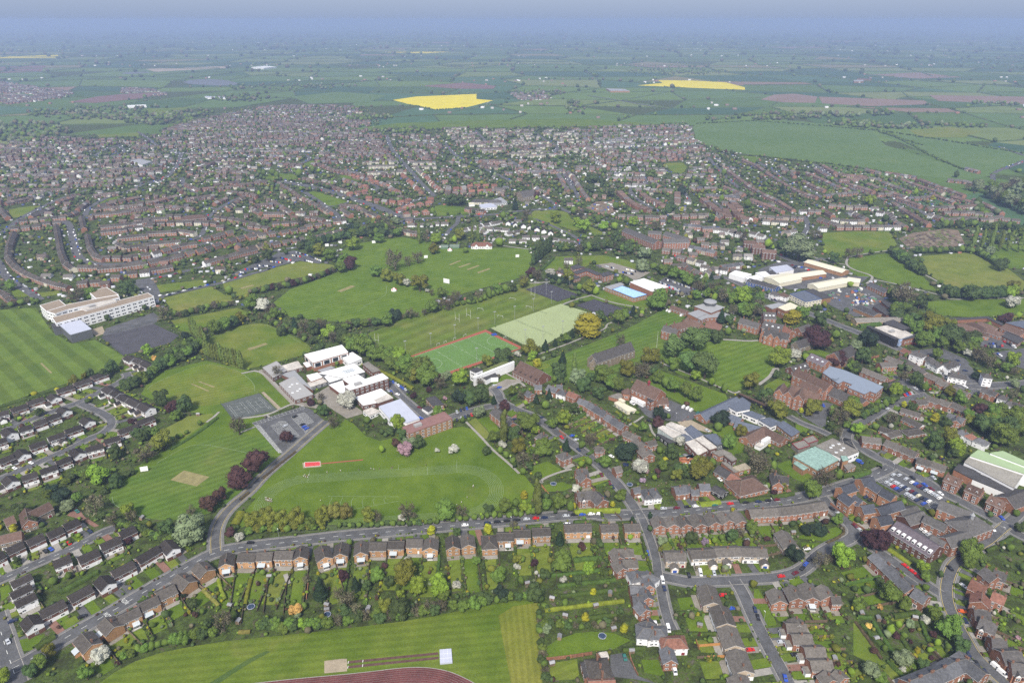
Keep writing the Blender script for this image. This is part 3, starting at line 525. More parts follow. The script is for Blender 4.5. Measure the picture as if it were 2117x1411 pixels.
TREE=[[153,593,23.6,24,'a'],
[175,612,26.7,26,'a'],
[160,562,21,21,'a'],
[171,553,25.3,25,'a'],
[162,548,9.4,11,'l'],
[147,568,8.9,11,'g'],
[174,540,6.4,8,'l'],
[182,528,6.3,8,'g'],
[205,532,15.6,16,'o'],
[245,577,19.1,19,'l'],
[265,592,10.8,10,'w'],
[261,624,8.4,8,'p'],
[201,627,12.2,15,'d'],
[196,637,9,11,'d'],
[218,647,7.4,9,'g'],
[219,677,10.4,18,'k'],
[227,674,9.4,12,'d'],
[250,694,16.8,17,'g'],
[257,732,20.5,21,'l'],
[273,734,13.9,13,'K'],
[240,737,18.7,19,'b'],
[209,743,10.3,13,'g'],
[162,726,15.6,16,'g'],
[292,675,19.9,16,'Y'],
[307,690,15.9,16,'g'],
[294,622,20.4,20,'c'],
[320,671,13.8,17,'d'],
[128,546,8.6,11,'g'],
[134,536,7.8,10,'g'],
[139,527,14.1,14,'g'],
[146,519,11.1,14,'g'],
[153,511,12.4,15,'g'],
[135,594,9.3,11,'o'],
[235,553,6.5,8,'d'],
[209,506,12.3,15,'d'],
[275,621,7.2,9,'d'],
[238,699,10.6,13,'b'],
[229,741,8.4,10,'l'],
[222,751,10.4,13,'g'],
[296,616,22.7,23,'c'],
[333,614,10.3,9,'s'],
[347,621,16.1,15,'K'],
[322,638,8.2,10,'g'],
[299,578,15.2,15,'c'],
[324,520,10.4,13,'l'],
[352,540,10.8,13,'d'],
[399,617,16.9,17,'g'],
[242,489,12.6,15,'o'],
[212,486,15.9,16,'o'],
[211,503,10.1,12,'b'],
[218,488,7.9,10,'g'],
[257,475,14.9,15,'b'],
[271,485,15.9,16,'o'],
[278,499,10.1,12,'g'],
[270,465,6.3,8,'g'],
[265,461,6.3,8,'g'],
[234,493,4.6,5,'Y'],
[238,487,5.2,6,'o'],
[264,521,4.8,6,'d'],
[328,588,11.5,14,'g'],
[305,560,11.1,14,'g'],
[343,549,7.2,9,'b'],
[297,474,9.7,12,'b'],
[282,468,5.7,7,'g'],
[274,589,6.9,8,'l'],
[311,579,6.8,8,'d'],
[288,491,7.3,9,'d'],
[278,487,7.9,10,'d'],
[247,466,7,8,'d'],
[249,457,7.5,9,'b'],
[322,502,5.4,6,'Y'],
[326,496,6.7,8,'d'],
[213,516,8.3,10,'d'],
[117,483,11.8,11,'K'],
[114,471,9,9,'c'],
[127,543,10.8,13,'g'],
[133,538,7.8,10,'g'],
[116,557,14.7,15,'b'],
[105,557,12.5,15,'o'],
[123,559,10.3,13,'b'],
[83,542,14.4,14,'g'],
[90,527,12,15,'g'],
[146,567,8.2,10,'g'],
[174,540,5.7,7,'l'],
[163,474,13.6,13,'K'],
[159,465,7,8,'g'],
[160,439,10.3,13,'g'],
[175,457,9.4,11,'o'],
[173,412,15.1,15,'b'],
[125,446,9.2,8,'w'],
[82,428,16.2,15,'K'],
[90,411,10.9,10,'w'],
[66,415,8.7,11,'g'],
[116,428,10.1,12,'d'],
[130,407,12.7,15,'o'],
[125,484,4.6,6,'g'],
[102,463,8.2,10,'g'],
[209,503,9.5,12,'b'],
[173,432,7.8,9,'b'],
[117,407,8.6,10,'d'],
[106,412,7.5,9,'g'],
[108,434,6,7,'g'],
[142,417,6.4,8,'g'],
[159,424,5.3,6,'g'],
[-43,507,13.6,13,'K'],
[-34,508,14.4,14,'d'],
[-27,508,13.7,17,'d'],
[-45,538,13.7,17,'l'],
[-27,538,7.8,10,'b'],
[-15,507,5.4,9,'k'],
[-6,497,8.7,9,'c'],
[-26,487,10.5,10,'s'],
[-39,477,5.1,6,'g'],
[-6,445,7,32,'q'],
[-13,448,9.3,11,'g'],
[1,452,10.6,13,'d'],
[14,464,16,16,'g'],
[8,472,10.3,13,'g'],
[18,460,7.5,9,'l'],
[5,434,11.5,14,'o'],
[23,430,15,15,'g'],
[-7,442,6.7,6,'w'],
[-19,433,6.6,8,'d'],
[11,414,6.9,8,'d'],
[40,437,7.3,12,'k'],
[41,550,13.9,17,'d'],
[46,578,6.8,12,'k'],
[22,575,7.5,9,'Y'],
[56,564,4.5,21,'q'],
[37,545,5.7,7,'g'],
[43,540,6.4,8,'d'],
[31,515,6.2,11,'k'],
[20,508,6.1,10,'k'],
[1,519,9,11,'g'],
[58,544,15.2,14,'s'],
[61,528,12,15,'d'],
[72,515,9.7,12,'d'],
[69,548,7.2,9,'d'],
[80,546,14.5,15,'g'],
[87,528,15.5,16,'g'],
[40,473,11.6,14,'l'],
[32,468,8.3,10,'g'],
[58,442,10.4,13,'b'],
[52,441,5.5,7,'g'],
[54,421,5.3,6,'g'],
[49,417,5.2,6,'l'],
[8,416,11.7,14,'b'],
[66,417,6.4,8,'g'],
[8,515,7.6,9,'b'],
[50,492,7.9,10,'d'],
[56,494,4,5,'g'],
[2,416,4,5,'d'],
[8,409,5.1,6,'g'],
[-7,451,6.2,8,'d'],
[17,424,5.9,7,'b'],
[27,499,7.4,9,'g'],
[-9,434,6,7,'g'],
[-4,428,5.3,7,'g'],
[1,422,5.3,6,'g'],
[-141,601,23.7,24,'g'],
[-125,588,16.9,17,'g'],
[-112,586,15.2,15,'g'],
[-97,567,17.9,18,'g'],
[-80,556,19.1,19,'g'],
[-83,544,15.8,16,'o'],
[-73,542,20.2,20,'g'],
[-104,581,13.7,17,'l'],
[-61,531,11.2,14,'b'],
[-58,550,10.1,9,'s'],
[-23,575,10.5,13,'o'],
[-9,581,16.7,17,'d'],
[17,598,17.1,17,'o'],
[19,589,9.1,11,'l'],
[24,576,7.4,9,'Y'],
[47,582,8.3,14,'k'],
[32,609,7.8,13,'k'],
[42,621,5.5,9,'k'],
[54,626,9.6,12,'g'],
[60,640,6.5,11,'k'],
[78,647,30.2,24,'Y'],
[111,673,13.7,17,'g'],
[119,686,10.4,13,'g'],
[94,682,10.3,13,'d'],
[130,697,7.9,13,'k'],
[127,581,16.7,17,'o'],
[158,712,21.7,22,'g'],
[105,620,11.2,14,'b'],
[-153,813,14,14,'o'],
[-135,793,15.7,16,'o'],
[-125,789,11.7,11,'w'],
[-108,773,21.4,21,'o'],
[-99,769,5.7,5,'w'],
[-93,758,7.5,9,'b'],
[-79,749,14,14,'g'],
[-63,734,12.9,16,'b'],
[-68,728,10.9,13,'b'],
[-47,735,9.2,11,'d'],
[-37,742,11.1,14,'b'],
[-26,753,9.3,11,'g'],
[-17,762,11.4,14,'g'],
[-8,766,9.5,12,'g'],
[1,771,9.5,12,'d'],
[-87,707,14.2,14,'g'],
[-78,716,14.4,14,'b'],
[-69,713,10.7,13,'b'],
[-94,698,7,9,'b'],
[-108,689,10.4,13,'b'],
[-124,686,13.9,13,'K'],
[-130,668,13.6,17,'g'],
[14,786,13.7,17,'b'],
[30,813,14,14,'b'],
[5,597,6.1,6,'w'],
[-160,623,14.4,14,'g'],
[-167,629,12.9,16,'d'],
[80,545,17.3,17,'g'],
[102,559,13.2,16,'o'],
[113,553,13.1,16,'b'],
[146,569,10.4,13,'g'],
[125,558,8.7,11,'d'],
[-152,488,8.6,11,'d'],
[-208,554,10.4,13,'b'],
[-159,513,6.5,8,'b'],
[-166,505,6.4,6,'c'],
[-135,502,15.3,14,'w'],
[-139,469,9.1,11,'b'],
[-170,449,11,11,'c'],
[-88,466,11.4,14,'l'],
[-93,459,6.7,8,'d'],
[-83,453,8.1,10,'d'],
[-96,436,5.4,7,'l'],
[-78,433,10.7,10,'p'],
[-76,441,10.9,10,'s'],
[-86,443,6.5,8,'r'],
[-69,441,8.7,11,'d'],
[-55,436,3.9,4,'w'],
[-43,435,7.9,7,'w'],
[-58,484,10.2,12,'g'],
[-83,517,5.7,6,'c'],
[-71,528,5,5,'c'],
[-56,514,4,4,'p'],
[-183,602,10.2,13,'d'],
[-188,567,4.4,5,'b'],
[-114,478,6.1,7,'g'],
[-100,461,4.5,5,'d'],
[-151,606,15,15,'g'],
[-128,589,16.6,17,'g'],
[-144,610,17.1,17,'g'],
[-165,627,9.6,12,'g'],
[-176,628,10.6,13,'b'],
[-325,638,8.9,8,'K'],
[-362,695,7,8,'g'],
[-368,685,13.9,17,'b'],
[-286,714,19.9,20,'g'],
[-272,711,16.1,15,'w'],
[-259,698,14.1,14,'b'],
[-251,688,12.2,15,'g'],
[-300,648,13.3,16,'g'],
[-293,656,13.4,16,'g'],
[-289,667,11.9,14,'d'],
[-285,678,10.3,13,'o'],
[-326,760,9.4,12,'g'],
[-486,733,20.4,20,'b'],
[-477,743,16.8,17,'g'],
[-588,776,11.6,14,'g'],
[-442,760,19.1,19,'d'],
[-265,494,12,15,'d'],
[-275,494,11.9,12,'c'],
[-289,505,12.2,15,'d'],
[-283,398,14.6,15,'l'],
[-287,428,9.4,12,'d'],
[-263,423,15.3,15,'b'],
[-258,439,15.8,16,'o'],
[-179,412,18.5,19,'c'],
[-185,393,16.7,17,'c'],
[-209,460,13.9,17,'b'],
[-269,393,8.9,11,'d'],
[-245,474,4.4,5,'g'],
[-297,473,7.6,8,'c'],
[-279,451,7.4,9,'d'],
[-267,480,9,11,'g'],
[-273,458,7.4,9,'g'],
[-232,645,9.9,12,'d'],
[-224,663,8.4,14,'k'],
[-211,654,15,15,'b'],
[-200,648,13.3,16,'d'],
[-182,638,14.7,15,'l'],
[-194,656,13.4,16,'b'],
[-360,563,10.3,13,'d'],
[-362,552,8.7,11,'d'],
[-375,554,7.2,9,'d'],
[-378,550,5.7,7,'o'],
[-381,540,8.5,10,'o'],
[-346,601,9.3,11,'l'],
[-333,588,6,6,'O'],
[-380,488,6.5,8,'d'],
[-245,362,9.4,11,'l'],
[-241,357,7.2,9,'b'],
[-196,340,19.1,18,'s'],
[-213,345,9.1,11,'d'],
[-267,364,12.6,15,'b'],
[-296,377,11.8,11,'K'],
[-308,386,8.7,8,'K'],
[-288,368,8.4,8,'s'],
[-286,376,6.4,8,'g'],
[-196,368,11.6,14,'r'],
[-193,378,9.7,12,'r'],
[-205,362,7.3,9,'b'],
[-162,352,10.2,12,'o'],
[-153,353,11.8,14,'o'],
[-144,353,10.2,12,'o'],
[-135,353,11.8,14,'o'],
[-126,350,7.1,9,'g'],
[-120,356,10.3,13,'o'],
[-113,360,10.4,13,'r2'],
[-167,340,5.9,5,'w'],
[-174,344,6,6,'c'],
[-251,353,8.2,10,'b'],
[-315,363,8.3,10,'d'],
[-309,381,6.5,8,'g'],
[-301,353,7.1,9,'d'],
[-310,348,5,6,'Y'],
[-289,319,4.7,6,'d'],
[-231,246,7.1,9,'g'],
[-233,242,6.3,8,'d'],
[-231,254,6.5,8,'o'],
[-204,251,8.8,8,'w'],
[-205,240,7,9,'g'],
[-244,238,7,9,'l'],
[-233,337,4.9,5,'c'],
[-106,361,9.4,11,'r2'],
[-91,357,9.3,11,'o'],
[-86,357,7.2,9,'b'],
[-70,358,5.1,5,'w'],
[-66,358,11.4,14,'b'],
[-43,358,13.5,16,'g'],
[-32,361,8.3,10,'b'],
[-15,364,7.3,9,'d'],
[-49,356,4.1,5,'g'],
[-4,368,8.4,10,'g'],
[9,367,7.3,9,'l'],
[8,381,5.4,6,'Y'],
[16,363,6.4,30,'q'],
[22,368,7.4,9,'g'],
[31,370,9.5,12,'g'],
[-76,305,8.3,10,'g'],
[-87,298,6.3,11,'k'],
[-96,307,6.4,6,'c'],
[-60,304,12.9,16,'o'],
[-61,292,5.3,7,'l'],
[-52,295,9.9,12,'l'],
[-40,295,11.7,14,'l'],
[-68,282,7.8,10,'o'],
[-60,278,11.3,14,'d'],
[-37,290,6.2,8,'g'],
[-31,300,5.4,5,'w'],
[-8,305,9.2,11,'g'],
[13,317,4.7,5,'c'],
[3,315,4.7,4,'w'],
[29,336,6.4,11,'k'],
[28,313,12.3,15,'g'],
[44,312,6.5,8,'l'],
[45,295,4,5,'Y'],
[39,277,4.7,5,'Y'],
[58,269,4.6,5,'Y'],
[5,303,4.6,6,'g'],
[-6,292,8.9,8,'K'],
[13,290,9.8,12,'d'],
[-44,281,7.8,10,'b'],
[-89,285,10.6,13,'b'],
[-82,279,7.8,9,'b'],
[-88,278,7.8,9,'d'],
[-81,298,5.4,7,'d'],
[-69,302,6.4,8,'d'],
[29,305,4.6,4,'w'],
[-21,319,5.7,7,'g'],
[-74,316,3.7,4,'c'],
[3,319,5.7,7,'o'],
[-26,283,7,9,'g'],
[-20,285,7,9,'g'],
[-16,291,5.3,6,'d'],
[-50,345,6,7,'Y'],
[-15,347,6,7,'Y'],
[-34,344,5,6,'d'],
[1,351,5.1,6,'b'],
[42,331,4.8,6,'r'],
[52,335,4.9,6,'d'],
[58,281,4.3,5,'d'],
[18,269,5,5,'s'],
[25,271,5.1,6,'g'],
[26,316,4.7,6,'g'],
[19,307,6.4,8,'d'],
[37,303,5.5,7,'d'],
[29,287,4.4,5,'g'],
[-150,270,10.3,13,'b'],
[-160,272,5.1,6,'d'],
[-105,292,9.5,16,'k'],
[-96,292,6.7,8,'b'],
[-116,281,6.8,7,'O'],
[-128,290,3.1,3,'s'],
[-173,286,5.3,6,'d'],
[-129,271,6,7,'d'],
[-123,271,6.4,8,'g'],
[-116,271,6,7,'g'],
[-109,271,5.5,7,'l'],
[-102,271,5.5,7,'g'],
[-96,271,6.4,8,'g'],
[-159,298,3.6,4,'b'],
[-169,279,3,4,'r'],
[-166,281,3.5,4,'g'],
[-116,304,5.1,6,'b'],
[-112,285,4,5,'g'],
[-114,278,3.9,4,'s'],
[-181,293,3.1,3,'K'],
[-171,260,6.2,8,'g'],
[-167,262,6.3,8,'g'],
[-163,265,5.9,7,'g'],
[-159,265,5.9,7,'d'],
[-154,266,5,6,'g'],
[-134,272,3.8,5,'b'],
[224,266,12.3,15,'g'],
[206,288,12.1,15,'g'],
[211,284,7.5,9,'g'],
[193,249,8.9,8,'s'],
[201,246,6,7,'d'],
[174,242,9.1,8,'s'],
[191,245,3.6,3,'w'],
[218,275,4.9,5,'w'],
[196,268,4.6,6,'l'],
[198,265,3.5,4,'c'],
[223,276,7.4,9,'g'],
[225,256,7.8,10,'d'],
[231,299,4.1,5,'g'],
[207,302,4.6,6,'d'],
[244,239,5.5,5,'c'],
[235,306,6,7,'g'],
[177,238,5.9,7,'g'],
[199,285,3.1,3,'O'],
[245,309,3.7,5,'d'],
[217,281,3.5,4,'d'],
[187,284,6.6,8,'g'],
[209,273,4.7,4,'s'],
[203,272,3.8,5,'l'],
[208,269,2.5,3,'r'],
[204,262,2.1,2,'c'],
[204,256,3.3,4,'Y'],
[216,260,3.7,5,'l'],
[210,256,3.3,4,'l'],
[202,265,3.3,4,'g'],
[188,257,3.3,4,'g'],
[182,256,3.7,4,'r'],
[217,266,3.8,4,'c'],
[187,272,3.4,3,'O'],
[220,258,3.7,5,'g'],
[196,242,3.2,4,'g'],
[263,280,3,4,'d'],
[260,264,2.9,3,'p'],
[219,237,3.5,4,'d'],
[209,252,2.4,2,'c'],
[247,287,3.1,4,'d'],
[218,333,16.4,16,'c'],
[269,321,13.1,16,'g'],
[264,315,7.1,9,'g'],
[236,312,7.5,9,'l'],
[324,363,5.2,6,'g'],
[315,348,5.6,7,'d'],
[306,362,4.2,5,'d'],
[219,357,4.1,5,'d'],
[257,375,4.3,5,'g'],
[231,352,4.1,5,'l'],
[295,314,4.2,5,'d'],
[198,380,12,15,'g'],
[130,402,17.2,17,'o'],
[173,410,16.3,16,'b'],
[185,414,6.4,8,'g'],
[192,318,13,16,'l'],
[179,316,9.5,12,'b'],
[183,345,8.6,8,'K'],
[190,345,8.6,8,'K'],
[166,321,11.1,11,'K'],
[149,346,8.1,10,'g'],
[134,340,7.5,9,'d'],
[109,337,7.5,9,'d'],
[117,336,4.7,5,'p2'],
[183,389,6.1,7,'o'],
[171,389,5.5,5,'w'],
[143,368,2.9,3,'Y'],
[205,355,7.2,9,'g'],
[215,396,14.1,14,'b'],
[156,339,4.5,4,'c'],
[140,342,6.5,8,'b'],
[176,386,4.4,4,'c'],
[121,403,6.2,8,'d'],
[181,351,3.1,4,'Y'],
[123,337,4,5,'l'],
[120,337,3,3,'Y'],
[126,332,2.9,3,'Y'],
[174,392,4.4,5,'g'],
[128,340,4.5,5,'g'],
[188,321,5.7,7,'b'],
[123,414,5.2,6,'g'],
[208,397,6.2,8,'b'],
[226,402,6.2,8,'g'],
[71,378,8.7,11,'g'],
[16,373,5.9,14,'q2'],
[8,382,4.9,6,'Y'],
[8,366,6.9,8,'l'],
[22,369,7.4,9,'g'],
[30,371,9.1,11,'g'],
[46,377,8.1,10,'b'],
[54,375,5.9,7,'d'],
[66,373,3.7,4,'Y'],
[90,410,10.9,10,'w'],
[94,410,4,4,'p'],
[99,402,4.5,5,'l'],
[55,420,5.2,6,'g'],
[67,418,6.4,8,'g'],
[88,360,3.4,6,'q3'],
[76,355,3.3,6,'q3'],
[29,337,5.7,10,'k'],
[18,403,5.1,6,'d'],
[113,400,8.5,10,'o'],
[43,388,6,6,'w'],
[91,336,6.4,6,'s'],
[53,333,4.4,5,'d'],
[12,413,5.8,7,'d'],
[35,383,3.8,5,'d'],
[90,399,4.5,4,'p2'],
[89,330,3.4,4,'o'],
[86,348,4,5,'d'],
[3,373,5.9,7,'g'],
[38,369,5.8,7,'g'],
[28,365,3.1,4,'d'],
[2,364,4.2,5,'g'],
[13,365,3.7,4,'g'],
[108,414,6.9,8,'d'],
[102,409,4.6,5,'c'],
[-429,1424,17.6,18,'g'],
[-412,1466,12.9,16,'g'],
[-148,848,26.6,29,'b2'],
[-133,866,14.4,14,'b'],
[-123,876,17.9,18,'b'],
[-106,918,15.2,15,'o'],
[-169,824,17,17,'g'],
[-151,807,16.6,17,'o'],
[-260,907,18.5,18,'o'],
[-239,886,18.1,18,'g'],
[-218,864,19.4,19,'g'],
[-205,852,17.5,17,'c'],
[-219,934,19,19,'l'],
[-190,969,16,16,'g'],
[-215,838,12.5,15,'g'],
[-335,876,9.7,12,'d'],
[-321,884,13.1,16,'d'],
[-337,928,10.2,12,'o'],
[-75,984,18,18,'o'],
[-108,963,15.9,16,'l'],
[-123,970,12.4,15,'b'],
[-131,962,7.3,33,'q'],
[-57,977,5.4,25,'q'],
[-49,977,5.4,25,'q'],
[-502,1430,12.6,15,'g'],
[-489,1442,15.2,15,'g'],
[-468,1406,12.4,15,'g'],
[-103,1186,21.4,21,'d'],
[-89,1190,19.3,19,'d'],
[-292,1159,8.2,10,'d'],
[-129,1130,10.1,12,'g'],
[-306,913,6.7,8,'d'],
[-275,921,13.6,17,'d'],
[-206,1065,11.5,14,'b'],
[-195,1065,11.5,14,'b'],
[-181,1069,13.5,12,'s'],
[-325,1059,17.3,17,'b'],
[-64,921,8.4,10,'g'],
[-81,966,8.8,11,'l'],
[68,1075,18.6,19,'l'],
[100,1058,14.3,14,'l'],
[106,1020,21.5,22,'l'],
[138,1032,15,15,'l'],
[135,1073,11.6,14,'g'],
[100,1126,14.2,14,'g'],
[109,1102,18,18,'b'],
[-19,953,12.2,15,'l'],
[23,827,12.3,12,'c'],
[32,809,12.1,15,'b'],
[14,784,11.8,14,'o'],
[48,824,12.2,11,'w'],
[68,802,13.6,17,'o'],
[89,763,17.3,17,'o'],
[78,774,7.9,10,'l'],
[130,800,7.4,9,'l'],
[137,793,8.9,11,'g'],
[160,720,23.6,24,'g'],
[164,845,17.3,16,'s'],
[176,894,18.2,17,'s'],
[69,851,9.4,12,'b'],
[86,868,11.2,14,'b'],
[5,1160,12.6,21,'k'],
[24,1095,17.9,18,'b'],
[-40,1437,10.1,17,'k'],
[281,1144,8.1,9,'Y'],
[309,1270,15.8,15,'K'],
[367,1217,10.8,13,'l'],
[312,1080,11.7,14,'d'],
[240,800,9,15,'k'],
[232,795,10.4,13,'g'],
[212,794,16.4,16,'g'],
[197,815,13.8,17,'g'],
[187,827,12.3,15,'g'],
[42,1236,15.4,15,'c'],
[23,1272,13.6,17,'d'],
[97,761,8.6,10,'l'],
[259,1133,18.4,18,'d'],
[218,1032,16.9,17,'b'],
[168,796,7.4,9,'g'],
[-14,1094,11.8,14,'g'],
[173,1156,12.4,15,'g'],
[155,1359,24.4,24,'d'],
[173,1351,14.3,14,'d'],
[177,1254,15.6,16,'d'],
[144,1288,18.4,18,'d'],
[278,1417,20.1,20,'g'],
[431,1442,12.7,15,'g'],
[188,1063,15.4,15,'l'],
[155,1038,11.3,14,'l'],
[378,888,39.5,35,'s'],
[461,900,17.5,17,'b'],
[557,725,14.4,13,'w'],
[428,715,24.1,24,'b'],
[448,718,12.7,16,'d'],
[572,752,13.3,16,'l'],
[620,848,16.6,17,'d'],
[896,1425,11.7,14,'d'],
[852,1308,16.2,16,'b'],
[609,1183,19.9,20,'l'],
[563,1213,12.6,15,'d'],
[487,1263,13.2,23,'k'],
[739,1225,8.8,10,'Y'],
[729,1263,10.4,13,'l'],
[397,1169,14.6,15,'g'],
[539,1206,7.4,9,'d'],
[588,1083,11.4,14,'d'],
[373,938,14,14,'d'],
[356,943,12.1,15,'l'],
[330,975,16.6,17,'b'],
[437,982,16.7,17,'b'],
[420,877,13.3,16,'d'],
[448,895,13.5,16,'b'],
[650,917,11.7,11,'s'],
[689,965,14.4,14,'d'],
[431,723,27.3,27,'b'],
[453,723,12,11,'K'],
[427,656,21.5,22,'o'],
[403,625,16.4,16,'g'],
[419,631,12.4,15,'g'],
[430,624,20.6,21,'d'],
[449,621,16.3,16,'d'],
[426,605,12,15,'g'],
[431,598,8.6,8,'w'],
[552,721,16.6,15,'w'],
[568,749,12.4,15,'l'],
[586,771,14.7,15,'o'],
[516,677,13.1,13,'c'],
[538,689,7,9,'l'],
[346,618,18.8,18,'K'],
[332,614,10.4,10,'s'],
[409,650,12.7,16,'g'],
[520,745,20.1,20,'d'],
[544,750,14.3,14,'d'],
[500,751,12.4,15,'d'],
[460,772,11.7,14,'b'],
[507,773,7.8,9,'d'],
[417,706,10.9,13,'g'],
[452,701,8.1,10,'g'],
[421,681,9.6,12,'b'],
[433,587,15.6,16,'b'],
[435,573,12.2,15,'b'],
[398,592,9.4,11,'g'],
[324,582,13.2,16,'d'],
[555,750,11.5,14,'d'],
[444,654,12.8,16,'o'],
[415,612,12.1,15,'g'],
[307,561,11.2,14,'d'],
[458,576,13,16,'l'],
[357,575,6.8,8,'d'],
[378,491,10.9,11,'c'],
[387,484,14.5,14,'g'],
[364,463,15.3,15,'d'],
[365,444,18.6,19,'g'],
[324,443,13.6,17,'o'],
[324,432,11.4,14,'l'],
[313,440,12.2,15,'d'],
[340,471,7.7,9,'d'],
[334,478,7.4,9,'Y'],
[359,473,8.3,10,'o'],
[362,469,7.6,9,'g'],
[323,519,10.4,13,'l'],
[350,537,10.7,13,'d'],
[347,548,9.4,11,'b'],
[368,518,9,11,'o'],
[372,509,10.3,13,'g'],
[264,460,8.8,11,'l'],
[411,552,8,8,'K'],
[435,537,8.5,8,'s'],
[420,515,8.9,11,'b'],
[398,478,14.3,14,'g'],
[384,462,11.4,14,'d'],
[388,457,11.3,14,'g'],
[367,458,10.1,12,'d'],
[320,428,8.3,10,'d'],
[360,491,5.9,6,'c'],
[384,484,10.5,13,'g'],
[325,496,6.7,8,'d'],
[311,448,5.5,7,'l'],
[299,478,9,8,'s'],
[282,469,5.1,6,'Y'],
[361,516,4.1,5,'d'],
[353,528,7.7,9,'g'],
[369,591,6.1,7,'g'],
[352,568,5.9,7,'d'],
[359,566,8.1,7,'s'],
[436,527,5.6,7,'d'],
[318,529,7.7,9,'d']]
